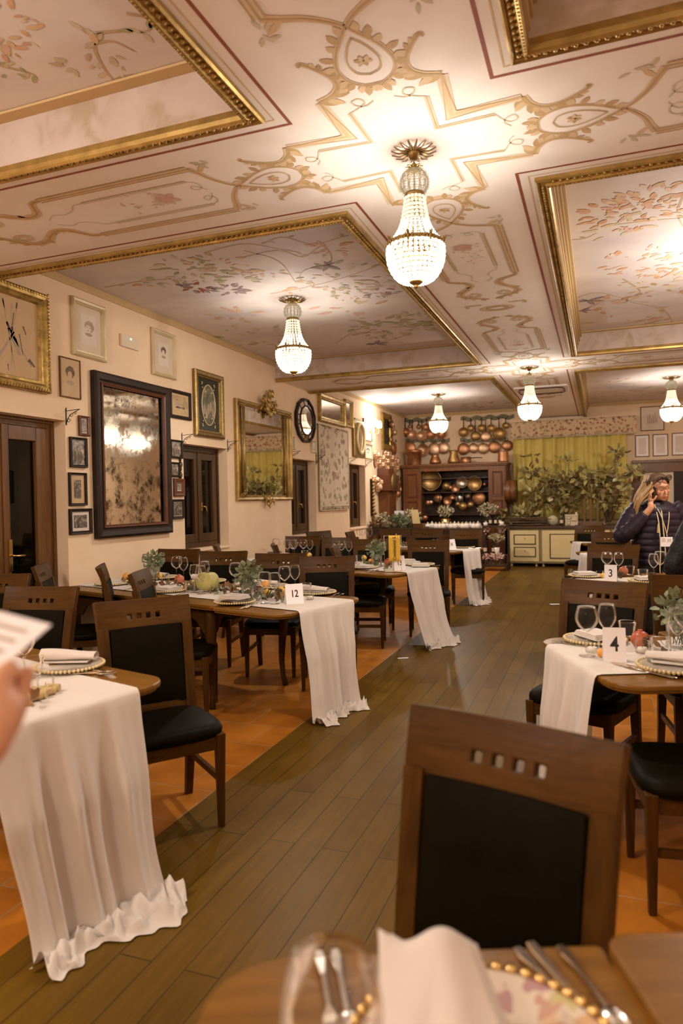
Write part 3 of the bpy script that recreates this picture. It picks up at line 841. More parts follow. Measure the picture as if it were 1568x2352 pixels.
# ================================================================== chairs
def cushion(b, cx, cy, w, d, z0, z1, ex=4.5, n=28, mi=0, dome=.012):
    def se(s, k):
        a = 2*PI*k/n; c, q = math.cos(a), math.sin(a)
        return (cx+w/2*s*math.copysign(abs(c)**(2/ex), c), cy+d/2*s*math.copysign(abs(q)**(2/ex), q))
    h = z1-z0; rings = [(.93, z0), (.985, z0+.15*h), (1, z0+.42*h), (.985, z0+.66*h), (.94, z0+.86*h), (.85, z1), (.6, z1+dome*.7), (.3, z1+dome)]
    vs = []; fs = []
    for s, z in rings:
        for k in range(n): x, y = se(s, k); vs.append((x, y, z))
    for i in range(len(rings)-1):
        for k in range(n): fs.append((i*n+k, i*n+(k+1) % n, (i+1)*n+(k+1) % n, (i+1)*n+k))
    fs.append(list(range(n))[::-1]); fs.append([(len(rings)-1)*n+k for k in range(n)])
    b.add(vs, fs, mi, True)


def mk_chair():
    r = thing('dining_chair', (0, 0, 0), 0, None, 'chair')
    def backy(z): return .195+.10*((z-.45)/.55)**1.15 if z > .45 else .195+.055*((.45-z)/.45)**1.5
    for s in (-1, 1):
        b = MB()   # rear leg and stile in one curved piece
        zs = [0, .12, .28, .45, .6, .75, .885]
        for i in range(len(zs)-1):
            q = []
            for z in (zs[i], zs[i+1]):
                y = backy(z); hw = .0165+.0075*min(1, z/.5); hd = .016+.006*min(1, z/.45); xc = s*(.195+.012*max(0, (z-.45)/.45))
                q.append([(xc-hw, y-hd, z), (xc+hw, y-hd, z), (xc+hw, y+hd, z), (xc-hw, y+hd, z)])
            b.hexa(q[0], q[1])
        b.build('leg', W['walnut'], r)
        b = MB()
        q = []
        for z, h in ((0, .0135), (.43, .022)):
            xc, yc = s*(.2-.0*z), -.185; q.append([(xc-h, yc-h, z), (xc+h, yc-h, z), (xc+h, yc+h, z), (xc-h, yc+h, z)])
        b.hexa(*q); b.build('leg', W['walnut'], r, bevel=.004)
    b = MB()   # curved crest rail with four square holes
    xs = [-.232, -.18, -.13, -.0815, -.0585, -.0345, -.0115, .0115, .0345, .0585, .0815, .13, .18, .232]
    zz = [.865, .908, .931, .965, .99, 1.0]
    def P(x, z):
        t = (z-.865)/.135; return (x*(1+.03*t), backy(z)-.004+.034*(1-(x/.232)**2)*(.55+.45*t)+.012*t*t, z+.008*(x/.232)**2*t)
    vs = [P(x, z) for x in xs for z in zz]; fs = []; m = len(zz)
    for i in range(len(xs)-1):
        for j in range(m-1):
            if j == 1 and i in (3, 5, 7, 9): continue
            fs.append((i*m+j, (i+1)*m+j, (i+1)*m+j+1, i*m+j+1))
    b.add(vs, fs, 0, False); b.build('crest_rail', W['walnut_x'], r, solid=.03, bevel=.005)
    b = MB()   # padded back
    def Q(x, z, o): return (x, backy(z)+.012*(1-(x/.17)**2)+o, z)
    nx, nz = 8, 8
    for o, sg in ((-.019, -1), (.019, 1)):
        b.grid(lambda u, v: Q(-.172+.344*u, .5+.375*v, o+sg*.014*(1-(2*u-1)**6)*(1-(2*v-1)**6)), nx, nz)
    for x in (-.172, .172): b.grid(lambda u, v: Q(x, .5+.375*v, -.019+.038*u), 1, nz)
    for z in (.5, .875): b.grid(lambda u, v: Q(-.172+.344*v, z, -.019+.038*u), 1, nx)
    b.build('backrest', W['leather'], r)
    b = MB(); b.hexa([(-.185, backy(.47)-.015, .47), (.185, backy(.47)-.015, .47), (.185, backy(.47)+.015, .47), (-.185, backy(.47)+.015, .47)],
                     [(-.185, backy(.505)-.015, .505), (.185, backy(.505)-.015, .505), (.185, backy(.505)+.015, .505), (-.185, backy(.505)+.015, .505)])
    b.build('back_rail', W['walnut_x'], r)
    b = MB(); cushion(b, 0, -.005, .475, .435, .415, .478); b.build('seat', W['leather'], r)
    b = MB(); b.box(-.185, .185, -.2, -.175, .36, .418); b.box(-.185, .185, .185, .205, .36, .418)
    for s in (-1, 1): b.box(s*.2-.011, s*.2+.011, -.18, .19, .36, .418)
    b.build('seat_frame', W['walnut_x'], r)
    for s in (-1, 1):
        b = MB(); b.hexa([(s*.198-.009, -.18, .205), (s*.198+.009, -.18, .205), (s*.198+.009, .215, .205), (s*.198-.009, .215, .205)], [(s*.198-.009, -.18, .235), (s*.198+.009, -.18, .235), (s*.198+.009, .21, .235), (s*.198-.009, .21, .235)])
        b.build('stretcher', W['walnut_x'], r)
    return r


chair = Proto(mk_chair)


def seat_at(mx, my, deg, label, sc=None):
    """place a chair by the middle of its crest rail; deg turns it, 0 faces the camera side of the room"""
    a = R_(deg); off = Vector((-math.sin(a), math.cos(a)))*.31
    return chair((mx-off.x, my-off.y, 0), a, label, 'walnut dining chairs with black leather', sc)


for mx, my, dg, lb in (
    (-2.15, 2.89, 52, 'dark walnut chair with black seat, turned at the corner of the front left table'),
    (-3.07, 3.19, 9, 'walnut chair behind the front left table, its back partly hidden by the hand held card'),
    (-3.98, 3.72, 18, 'walnut chair at the far left edge in front of the glazed door'),
    (-4.24, 4.37, 121, 'walnut chair seen almost edge on in front of the door handle'),
    (-3.64, 4.38, 126, 'walnut chair seen edge on at the wall end of table 12'),
    (-3.06, 4.07, 112, 'walnut chair turned sideways at the near side of table 12, with shiny top rail'),
    (-4.08, 6.12, 5, 'leftmost walnut chair on the far side of table 12, under the dark window'),
    (-3.42, 5.89, 11, 'second walnut chair from the wall on the far side of table 12'),
    (-2.72, 5.70, 13, 'third walnut chair from the wall on the far side of table 12'),
    (-2.17, 5.44, 22, 'rightmost walnut chair on the far side of table 12, right behind its card'),
    (-4.02, 6.75, 118, 'walnut chair seen edge on against the wall right of the dark window'),
    (-3.40, 6.95, 120, 'walnut chair seen edge on by the wall end glasses of table 13'),
    (-2.56, 6.62, 104, 'walnut chair turned sideways at the near side of table 13'),
    (-3.73, 8.51, 13, 'leftmost walnut chair on the far side of table 13, beneath the gold mirror'),
    (-3.09, 8.22, 14, 'second walnut chair on the far side of table 13, counted from the wall'),
    (-2.56, 7.91, 20, 'third walnut chair on the far side of table 13, left of the yellow pennant'),
    (-1.83, 7.72, 13, 'walnut chair with grey padded back standing right of the yellow pennant, at the aisle'),
    (-3.52, 9.75, 96, 'small distant walnut chair turned sideways near the tapestry'),
    (-4.08, 9.9, 60, 'small distant walnut chair against the wall below the second window'),
    (-3.05, 10.61, 15, 'left walnut chair behind table 14, in front of the herb table'),
    (-2.5, 10.48, 8, 'middle walnut chair behind table 14, left of the white jars'),
    (-1.84, 10.10, 14, 'right walnut chair behind table 14, behind the white napkin fan'),
    (-.14, 11.58, -20, 'most distant walnut chair in the right row, in front of the cream cabinet'),
    (.13, 9.47, -6, 'second most distant walnut chair in the right row, beside the woman in purple'),
    (.12, 7.09, -13, 'walnut chair behind table 3, right behind its two wine glasses'),
    (.02, 4.07, -21, 'walnut chair behind table 4, right behind its two big wine glasses'),
    (.50, 4.46, 8, 'dark walnut chair cut by the right edge below the black jacket'),
    (.62, 2.90, -82, 'black seated chair cut by the right edge in front of table 4'),
    (-.18, 1.48, -17, 'large walnut chair in the right foreground beyond the nearest table')): seat_at(mx, my, dg, lb)

# ================================================================== tables and runners
ZM, ZL, LEAF = .765, .748, .63
TW2 = .475


def rrect(x0, x1, y0, y1, r0, r1, n=7):
    """rounded rectangle: radius r0 at the x0 end and r1 at the x1 end"""
    out = []
    for cx, cy, a0, r in ((x0+r0, y0+r0, 180, r0), (x1-r1, y0+r1, 270, r1), (x1-r1, y1-r1, 0, r1), (x0+r0, y1-r0, 90, r0)):
        for k in range(n+1): a = R_(a0+90*k/n); out.append((cx+r*math.cos(a), cy+r*math.sin(a)))
    return out


TABLES = {}


def table(key, ox, oy, deg, L, label, rest=True):
    r = thing('dining_table', (ox, oy, 0), R_(deg), label, 'table', 'wooden draw leaf dining tables')
    a = R_(deg); TABLES[key] = (Vector((ox, oy)), Vector((math.cos(a), math.sin(a))), Vector((-math.sin(a), math.cos(a))), L, deg)
    b = MB(); b.prism(rrect(0, LEAF, -TW2, TW2, .13, .012), ZL-.022, ZL); b.prism(rrect(.012, LEAF, -TW2+.012, TW2-.012, .125, .012), ZL-.036, ZL-.022); b.build('draw_leaf', W['tablewood'], r, bevel=.006)
    b = MB(); b.prism(rrect(LEAF+.002, L-LEAF*.0, -TW2, TW2, .035, .05), ZM-.026, ZM); b.prism(rrect(LEAF+.014, L-.012, -TW2+.012, TW2-.012, .03, .05), ZM-.042, ZM-.026); b.build('table_top', W['tablewood'], r, bevel=.006)
    x0, x1, yy = LEAF+.13, L-.16, TW2-.1
    n = 24
    def scal(t): return .60+.05*abs(math.sin(3*PI*t))*(1 if .12 < t < .88 else .5)-(.07 if t < .08 or t > .92 else 0)
    for s in (-1, 1):
        b = MB(); y0, y1 = s*yy-.011, s*yy+.011
        for i in range(n):
            p, q = x0+(x1-x0)*i/n, x0+(x1-x0)*(i+1)/n
            b.hexa([(p, y0, scal(i/n)), (q, y0, scal((i+1)/n)), (q, y1, scal((i+1)/n)), (p, y1, scal(i/n))], [(p, y0, ZL-.036), (q, y0, ZL-.036), (q, y1, ZL-.036), (p, y1, ZL-.036)])
        b.build('apron', W['walnut_x'], r)
    for xx in (x0, x1):
        b = MB(); n2 = 14
        for i in range(n2):
            p, q = -yy+2*yy*i/n2, -yy+2*yy*(i+1)/n2
            b.hexa([(xx-.011, p, scal(i/n2)), (xx+.011, p, scal(i/n2)), (xx+.011, q, scal((i+1)/n2)), (xx-.011, q, scal((i+1)/n2))], [(xx-.011, p, ZL-.036), (xx+.011, p, ZL-.036), (xx+.011, q, ZL-.036), (xx-.011, q, ZL-.036)])
        b.build('apron', W['walnut'], r)
        for s in (-1, 1):
            b = MB(); e = -1 if xx == x0 else 1
            pts = []; rad = []
            for z, o, rr in ((ZL-.037, 0, .043), (.66, .0, .046), (.6, .012, .045), (.5, .014, .037), (.36, .0, .029), (.2, -.008, .023), (.08, .002, .019), (.035, .014, .022), (.0, .018, .024)):
                pts.append((xx+e*o*.7, s*(yy)+s*o*.7, z)); rad.append(rr)
            b.tube(pts, rad, 8); b.build('leg', W['walnut'], r)
    return r


table('12', -1.785, 4.445, 163, 2.62, 'long walnut table with white runner, set with the number card 12')
table('13', -1.72, 6.83, 160, 2.6, 'long walnut table behind the first one, carrying the yellow pennant and card 13')
table('14', -1.70, 9.68, 160, 2.4, 'far walnut table with the number card 14 near the herbs')
table('4', -.13, 3.25, 23, 2.0, 'walnut table at the right edge with the number card 4')
table('3', -.11, 6.13, 20, 1.9, 'walnut table in front of the woman, with the number card 3')
table('2b', -.17, 9.1, 20, 1.7, 'distant right table just left of the woman, with white runner')
table('2', -.33, 11.35, 20, 1.6, 'farthest right table in front of the cream cabinet')
table('L', -1.79, 1.98, 165, 2.45, 'front left table under a long white runner that pools on the floor')
table('F', -.413, .513, 22, 2.2, 'nearest wooden table along the bottom edge, set with plate and glass')


def surf(key, x, y):
    o, ax, ay, L, dg = TABLES[key]; d = Vector((x, y))-o; return (ZL if d.dot(ax) < LEAF+.001 else ZM)


def on(key, px, py, dz=0):
    p = pz(px, py, ZL+.006); z = surf(key, p.x, p.y)
    if z > ZL: p = pz(px, py, z+.006)
    o, ax, ay, L, dg = TABLES[key]; d = Vector((p.x, p.y))-o; x = max(.05, min(L-.07, d.dot(ax))); y_ = max(-TW2+.05, min(TW2-.05, d.dot(ay)))
    if key != 'F': q = o+ax*x+ay*y_; p = Vector((q.x, q.y, 0)); z = surf(key, p.x, p.y)
    return Vector((p.x, p.y, z+.0062+dz))


def tl(key, x, y, z=None):
    o, ax, ay, L, dg = TABLES[key]; p = o+ax*x+ay*y; return Vector((p.x, p.y, (ZL if x < LEAF else ZM)+.0062 if z is None else z))


def runner(key, w, label, yoff=0, pool=.16, flare=.06, seed=1, lend=None, wide=1.0, far_drop=0, fa=.044):
    o, ax, ay, L, dg = TABLES[key]; rnd = random.Random(seed)
    ph = [rnd.uniform(0, 6.3) for _ in range(8)]; nv = 40
    xe = L-.03 if lend is None else lend
    sec = []          # (x, z, kind, s)
    for i in range(9): sec.append((xe+(LEAF+.03-xe)*i/8, ZM+.0042, 't', 0))
    sec += [(LEAF-.005, ZM+.0035, 't', 0), (LEAF-.02, ZL+.006, 't', 0), (LEAF-.06, ZL+.0042, 't', 0), (.3, ZL+.0042, 't', 0), (.05, ZL+.0042, 't', 0), (.015, ZL+.0042, 't', 0)]
    sec += [(-.004, ZL+.001, 'd', 0.0), (-.012, ZL-.012, 'd', .01)]
    for i in range(1, 25): sec.append((-.014, ZL-.012-(ZL-.03)*i/24, 'd', i/24))
    for i in range(1, 15): sec.append((0, 0, 'p', i/14))
    nu = len(sec)-1
    def f(u, v):
        x, z, k, s = sec[round(u*nu)]; c = v*2-1
        fold = math.sin(c*9+ph[0])+.6*math.sin(c*17+ph[1])+.35*math.sin(c*29+ph[2])
        if k == 't': return (x, yoff+c*w/2+.004*math.sin(x*9+ph[3])*(abs(c)**4), z+.0012*max(0, math.sin(c*15+x*7+ph[4]))+.0006)
        amp = fa*min(1, s*2.4)
        ww = w/2*(1-.10*math.sin(min(1, s)*PI*.6)*(1 if k == 'd' else .9)+(wide-1)*s)
        if k == 'd':
            xx = -.014-flare*s**2.2-amp*(fold+1.6)*.42
            if s < .02: xx = x
            return (xx, yoff+c*ww*(1+.03*math.sin(s*7+ph[5])*abs(c))+.03*s*math.sin(ph[6]), z)
        # cloth lying on the floor
        base = -.014-flare-fa*((fold*(1-s)+math.sin(c*9+ph[0])*s)+1.6)*.42
        ln = pool*(.8+.35*math.sin(c*3.1+ph[7])+.10*math.sin(c*8+ph[2]))
        xx = base-ln*s; hh = (.036+.022*math.sin(c*13+s*7+ph[1])+.016*math.sin(c*23-s*11+ph[0])+.010*math.sin(c*41+s*17))*math.sin(PI*min(1, .12+s*.88))
        return (xx+.012*math.sin(c*21+s*3), yoff+c*w/2*(.93+(wide-1)+.10*s*math.sin(ph[3]+1)+.025*math.sin(s*9+ph[4]))+.03*math.sin(ph[6]), max(.006, .012*(1-s)+abs(hh)))
    b = MB(); b.grid(f, nu, nv)
    if far_drop:   # the runner also hangs down over the wall end
        b.grid(lambda u, v: (xe+.03+.012*math.sin((v*2-1)*9+2)*u-.0*u, yoff+(v*2-1)*w/2*(1-.08*u), ZM+.005-.015*min(1, u*8)-far_drop*u), 12, nv)
    me = b.build('table_runner', W['linen'], None)
    me.location = (o.x, o.y, 0); me.rotation_euler = (0, 0, R_(dg))
    return tag(me, label, 'table runner', 'white linen table runners')


runner('12', .60, 'white runner hanging off table 12 to a small heap on the floor', -.01, .09, .05, 3, far_drop=.5)
runner('13', .56, 'white runner falling from table 13 below the yellow pennant', -.05, .10, .16, 5)
runner('14', .46, 'white runner falling from far table 14, spreading slightly at the floor', -.02, .10, .10, 8, wide=1.12)
runner('4', .60, 'white runner hanging at the aisle end of table 4', 0, .05, .02, 11)
runner('3', .56, 'white runner on table 3 in front of the woman', 0, .06, .03, 12)
runner('2b', .36, 'short white runner on the distant right table beside the chair back', 0, .05, .02, 14)
runner('2', .40, 'small white runner on the farthest right table', 0, .05, .02, 15)
runner('L', .62, 'long white runner flowing from the front left table into rumpled heaps on the floor', .01, .17, .10, 21, fa=.062)

# ================================================================== table settings
def lathe_part(name, prof, m, parent, n=20, cap=False, sx=1):
    b = MB(); b.lathe(prof, n, cap=cap, sx=sx); return b.build(name, m, parent)


def mk_wine(bowl_r, h, bh):
    def f():
        r = thing('wine_glass', (0, 0, 0), 0, None, 'wine glass')
        lathe_part('foot', [(.0, .0012), (.036, .0012), (.037, .0022), (.012, .006), (.004, .012)], W['glass'], r)
        lathe_part('stem', [(.004, .012), (.0032, .04), (.0032, h-bh-.02), (.006, h-bh)], W['glass'], r, 10)
        z = h-bh; lathe_part('bowl', [(.004, z), (.016, z+.006), (bowl_r*.72, z+bh*.2), (bowl_r*.95, z+bh*.38), (bowl_r, z+bh*.52), (bowl_r*.96, z+bh*.7), (bowl_r*.85, z+bh*.88), (bowl_r*.77, h), (bowl_r*.765, h-.002)], W['glass'], r, 24)
        return r
    return f


def mk_tumbler():
    r = thing('tumbler', (0, 0, 0), 0, None, 'glass')
    lathe_part('cup', [(.0, .012), (.028, .012), (.033, .02), (.042, .088), (.044, .09), (.045, .088), (.036, .01), (.034, .0015), (.0, .0015)], W['glass'], r, 24)
    return r


def mk_tealight():
    r = thing('tealight', (0, 0, 0), 0, None, 'candle')
    lathe_part('glass_holder', [(.0, .0015), (.026, .0015), (.031, .006), (.034, .055), (.033, .056)], W['glass'], r, 16)
    lathe_part('candle', [(.0, .004), (.021, .004), (.021, .026), (.018, .027), (.0, .025)], W['wax'], r, 14)
    lathe_part('wick', [(.0012, .025), (.0012, .036), (0, .037)], W['ink'], r, 6)
    return r


def mk_plate(rad=.145, art=False):
    def f():
        r = thing('charger_plate', (0, 0, 0), 0, None, 'plate'); b = MB()
        b.lathe([(0, .004), (rad*.62, .004), (rad*.66, .006), (rad*.93, .017), (rad*.96, .018), (rad*.97, .015), (rad*.66, .0015), (0, .001)], 40)
        b.build('dish', W['plateart'] if art else W['platew'], r)
        b = MB()
        n = 52
        for k in range(n):
            a = 2*PI*k/n; b.sph((rad*math.cos(a), rad*math.sin(a), .0165), rad*.056, 6, 4)
        b.build('beaded_rim', W['gold_p'] if not art else W['brass'], r)
        return r
    return f


W['platew'] = mat('pale_glass_plate', (.60, .52, .42), rough=.15, coat=.4)


def mk_fold():
    r = MB()
    for i in range(4): r.box(-.095+.004*i, .095-.006*i, -.07+.003*i, .07-.002*i, .004+.007*i, .0105+.007*i)
    o = r.build('napkin', W['napkin'], bevel=.004, seg=2); return tag(o, None, 'napkin')


def mk_roll():
    b = MB(); n = 18
    def f(u, v):
        a = 2*PI*v; t = u*2-1; rr = .024*(1+.10*math.sin(u*6)); sq = 1-.35*(t*.5+.5)
        return (t*.11, rr*1.35*math.cos(a)*(1+.06*math.sin(5*a+u*4)), .028+rr*sq*math.sin(a)*(1+.08*math.sin(4*a+u*3))-.004*t)
    b.grid(f, 10, n)
    b.box(-.10, .085, -.035, .045, .003, .008); b.lathe([(.006, -.109), (.024, -.109), (.026, -.105)], 14, 0, (0, 0, .028), 'x')
    o = b.build('napkin', W['napkin']); return tag(o, None, 'napkin')


def ut(kind):
    def f():
        b = MB()
        def bar(pts):  # (x, halfwidth, z)
            for i in range(len(pts)-1):
                (x0, h0, z0), (x1, h1, z1) = pts[i], pts[i+1]; t = .0024
                b.hexa([(x0, -h0, z0), (x1, -h1, z1), (x1, h1, z1), (x0, h0, z0)], [(x0, -h0*.8, z0+t), (x1, -h1*.8, z1+t), (x1, h1*.8, z1+t), (x0, h0*.8, z0+t)])
        if kind == 'fork':
            bar([(-.1, .006, .001), (-.08, .0095, .002), (-.04, .0045, .005), (.03, .004, .006), (.045, .011, .004), (.06, .012, .003)])
            for y in (-.0095, -.0032, .0032, .0095): b.hexa([(.058, y-.0022, .003), (.1, y-.0014, .006), (.1, y+.0014, .006), (.058, y+.0022, .003)], [(.058, y-.0018, .0055), (.1, y-.001, .008), (.1, y+.001, .008), (.058, y+.0018, .0055)])
        elif kind == 'knife':
            bar([(-.11, .0075, .001), (-.09, .009, .001), (-.01, .0065, .002), (0, .006, .002), (.01, .009, .002), (.09, .0095, .002), (.115, .003, .002)])
        else:
            bar([(-.1, .006, .001), (-.08, .009, .002), (-.04, .0045, .004), (.04, .004, .005)])
            b.sph((.066, 0, .005), 1, 12, 6, 0, (.03, .019, .004))
        o = b.build(kind, W['silver']); return tag(o, None, kind)
    return f


def mk_fruit(kind):
    def f():
        b = MB()
        if kind == 'lemon': b.lathe([(.004, 0), (.012, .003), (.026, .014), (.033, .032), (.028, .05), (.014, .062), (.006, .067), (.003, .07)], 18); mm = W['lemon']
        elif kind == 'orange': b.sph((0, 0, .034), .034, 20, 12, 0, (1, 1, .96)); mm = W['orange']
        else:
            b.lathe([(.012, 0), (.03, .006), (.042, .026), (.043, .045), (.034, .066), (.018, .076), (.010, .078), (.013, .084), (.009, .085), (.006, .078)], 18); mm = W['pomeg']
        o = b.build(kind, mm); return tag(o, None, 'fruit')
    return f


def mk_pumpkin():
    r = thing('pumpkin', (0, 0, 0), 0, None, 'pumpkin'); b = MB(); n = 60
    def f(u, v):
        t = PI*u; a = 2*PI*v; rr = (1-.09*abs(math.cos(a*6))**.6*1)*.098
        return (rr*math.sin(t)**.8*math.cos(a), rr*math.sin(t)**.8*math.sin(a), .083-.083*math.cos(t)*(.98)-.018*math.exp(-(math.sin(t)*3)**2)*(-1 if t < 1.5 else 1))
    b.grid(f, 16, n); b.build('skin', W['pumpk'], r)
    b = MB(); b.tube([(0, 0, .14), (.004, 0, .165), (.012, .004, .19)], [.014, .009, .011], 7); b.build('stalk', W['boardg'], r)
    return r


def foliage(b, c, R, n, l, w, mi=0, rnd=random, up=.3, droop=0.2):
    """n small curved leaves scattered through a blob"""
    for i in range(n):
        th = rnd.uniform(0, 2*PI); ph = math.acos(rnd.uniform(-1, 1)); rr = rnd.random()**.45
        d = Vector((math.sin(ph)*math.cos(th), math.sin(ph)*math.sin(th), math.cos(ph)))
        p = Vector(c)+Vector((d.x*R[0], d.y*R[1], d.z*R[2]))*rr
        ax = (d+Vector((rnd.gauss(0, .6), rnd.gauss(0, .6), rnd.gauss(up, .6)))).normalized()
        sd = ax.cross(Vector((rnd.gauss(0, 1), rnd.gauss(0, 1), rnd.gauss(0, 1)))).normalized(); nn = ax.cross(sd)
        L = l*rnd.uniform(.6, 1.25); Wd = w*rnd.uniform(.7, 1.2); k = L*droop
        q = [p, p+ax*L*.35+sd*Wd*.5+nn*k*.25, p+ax*L*.75+sd*Wd*.36-nn*k*.1, p+ax*L-nn*k*.5, p+ax*L*.75-sd*Wd*.36-nn*k*.1, p+ax*L*.35-sd*Wd*.5+nn*k*.25, p+ax*L*.4+nn*k*.1]
        b.add(q, [(0, 1, 6), (1, 2, 6), (2, 3, 6), (3, 4, 6), (4, 5, 6), (5, 0, 6)], mi if not isinstance(mi, tuple) else rnd.choice(mi), True)


def mk_vase():
    r = thing('flower_vase', (0, 0, 0), 0, None, 'vase')
    lathe_part('jar', [(0, .002), (.05, .002), (.054, .008), (.05, .06), (.055, .11), (.06, .13), (.058, .132), (.048, .06), (.05, .012), (0, .012)], W['glass'], r, 20)
    b = MB(); rnd = random.Random(4); foliage(b, (0, 0, .185), (.085, .085, .075), 90, .042, .036, 0, rnd); foliage(b, (0, 0, .17), (.1, .1, .1), 26, .05, .04, 0, rnd)
    b.build('leaves', W['leafg'], r)
    b = MB()
    for k in range(9):
        a = k*2.4; b.tube([(.02*math.cos(a), .02*math.sin(a), .015), (.03*math.cos(a+1), .03*math.sin(a+1), .11), (.06*math.cos(a), .06*math.sin(a), .19)], .0022, 5)
    b.build('stems', W['leafg'], r)
    return r


def mk_cone():
    b = MB(); k = 0
    for i in range(9):
        z = .006+.006*i; rr = .021*math.sin(PI*(.2+.78*(1-i/9)))+.003
        for j in range(8):
            a = j*PI/4+i*.4; b.sph((rr*math.cos(a), rr*math.sin(a), z), .008, 5, 4, 0, (1, 1, .5), False)
    b.lathe([(.008, 0), (.016, .01), (.014, .04), (.003, .062)], 8)
    return tag(b.build('pine_cone', W['twig']), None, 'pine cone')


KD = {'glassA': (Proto(mk_wine(.051, .225, .115)), 'wide round wine glass', 'wine glasses'), 'glassB': (Proto(mk_wine(.043, .222, .12)), 'slender tulip wine glass', 'wine glasses'),
      'tumbler': (Proto(mk_tumbler), 'clear water tumbler', 'water tumblers'), 'tealight': (Proto(mk_tealight), 'small tealight in a clear cup', 'tealights'),
      'plate': (Proto(mk_plate()), 'round plate with beaded rim', 'beaded plates'), 'fold': (Proto(mk_fold), 'folded white napkin', 'white napkins'), 'roll': (Proto(mk_roll), 'rolled white napkin', 'white napkins'),
      'fork': (Proto(ut('fork')), 'silver fork', 'cutlery'), 'knife': (Proto(ut('knife')), 'silver knife', 'cutlery'), 'spoon': (Proto(ut('spoon')), 'silver spoon', 'cutlery'),
      'lemon': (Proto(mk_fruit('lemon')), 'yellow lemon', 'fruit'), 'orange': (Proto(mk_fruit('orange')), 'small orange', 'fruit'), 'pomegranate': (Proto(mk_fruit('pomegranate')), 'red pomegranate', 'fruit'),
      'pumpkin': (Proto(mk_pumpkin), 'ribbed green pumpkin', 'pumpkins'), 'vase': (Proto(mk_vase), 'glass vase of round eucalyptus leaves', 'leafy vases'), 'cone': (Proto(mk_cone), 'brown pine cone', 'pine cones')}
ORD = ['leftmost', 'second', 'third', 'fourth', 'fifth', 'sixth', 'seventh', 'eighth', 'ninth', 'tenth', 'eleventh', 'twelfth', 'thirteenth', 'fourteenth']


def settings(key, where, items):
    by = {}
    for it in items: by.setdefault(it[0], []).append(it)
    for kind, lst in by.items():
        lst.sort(key=lambda t: t[1]); pr, ds, gp = KD[kind]; n = len(lst)
        for i, it in enumerate(lst):
            px, py = it[1], it[2]; rz = it[3] if len(it) > 3 else 0; dz = it[4] if len(it) > 4 else 0; sc = it[5] if len(it) > 5 else None
            p = on(key, px, py, dz)
            if n == 1: lb = '%s, the only one on %s' % (ds, where)
            elif i == n-1: lb = '%s, rightmost of its kind on %s' % (ds, where)
            elif i == 0: lb = '%s, leftmost of its kind on %s' % (ds, where)
            else: lb = '%s, %s from the left on %s' % (ds, ORD[i], where)
            pr(p, rz, lb, gp+' on '+where, sc)


def garland(key, x0, x1, n, label, seed, yo=0):
    rnd = random.Random(seed); b = MB(); o, ax, ay, L, dg = TABLES[key]
    for i in range(n):
        x = rnd.uniform(x0, x1); y = yo+rnd.gauss(0, .05); z = (ZL if x < LEAF else ZM)+.008
        foliage(b, (x, y, z+.014), (.02, .02, .012), 3, .06, .035, rnd.choice((0, 0, 1, 2)), rnd, up=.1)
    q = b.build('leaf_garland', [W['dryleaf'], W['leafg'], W['twig']]); q.location = (o.x, o.y, 0); q.rotation_euler = (0, 0, R_(dg))
    tag(q, label, 'leaves', None, 'stuff')


def cardn(key, pl, pr_, ptop, txt, label, depth=.06):
    """folded tent card standing on a table: pl, pr_ pixels of its front foot, ptop pixel of its top edge"""
    a, c = on(key, *pl), on(key, *pr_); a.z = c.z = max(a.z, c.z); w = (c-a).length; m = (a+c)/2
    ang = math.atan2(c.y-a.y, c.x-a.x); t = ray(*ptop); k = math.hypot(m.x, m.y+.0)/math.hypot(t.x, t.y); h = (H+t.z*k)-a.z
    r = thing('number_card', (m.x, m.y, a.z), ang, label, 'number card', 'white table number cards')
    b = MB(); b.hexa([(-w/2, 0, 0), (w/2, 0, 0), (w/2, .0012, 0), (-w/2, .0012, 0)], [(-w/2, depth/2, h), (w/2, depth/2, h), (w/2, depth/2+.0012, h), (-w/2, depth/2+.0012, h)])
    b.hexa([(-w/2, depth, 0), (w/2, depth, 0), (w/2, depth+.0012, 0), (-w/2, depth+.0012, 0)], [(-w/2, depth/2, h), (w/2, depth/2, h), (w/2, depth/2+.0012, h), (-w/2, depth/2+.0012, h)])
    b.build('paper', W['paper'], r)
    cu_ = bpy.data.curves.new('number', 'FONT'); cu_.body = txt; cu_.align_x = 'CENTER'; cu_.align_y = 'CENTER'; cu_.size = h*.62 if len(txt) == 1 else h*.5; cu_.extrude = .0002; cu_.offset = .0012
    to = bpy.data.objects.new('number', cu_); dgp = bpy.context.evaluated_depsgraph_get(); COL.objects.link(to); dgp.update()
    me = bpy.data.meshes.new_from_object(to.evaluated_get(bpy.context.evaluated_depsgraph_get())); bpy.data.objects.remove(to)
    me.materials.clear(); me.materials.append(W['ink']); q = bpy.data.objects.new('number', me); COL.objects.link(q); q.parent = r
    tilt = math.atan2(h, depth/2); q.rotation_euler = (tilt, 0, 0); q.location = (0, depth/2*.5-.0008, h*.5); q.scale = (.82, 1, 1)
    return r


cardn('12', (658, 1389), (698, 1386), (678, 1342), '12', 'white tent card printed 12')
cardn('13', (906, 1311), (932, 1309), (920, 1277), '13', 'white tent card printed 13, half hidden by the yellow pennant')
cardn('14', (1029, 1264), (1048, 1262), (1039, 1239), '14', 'white tent card printed 14')
cardn('4', (1386, 1520), (1439, 1522), (1425, 1445), '4', 'white tent card printed 4')
cardn('3', (1387, 1337), (1416, 1338), (1403, 1298), '3', 'white tent card printed 3')

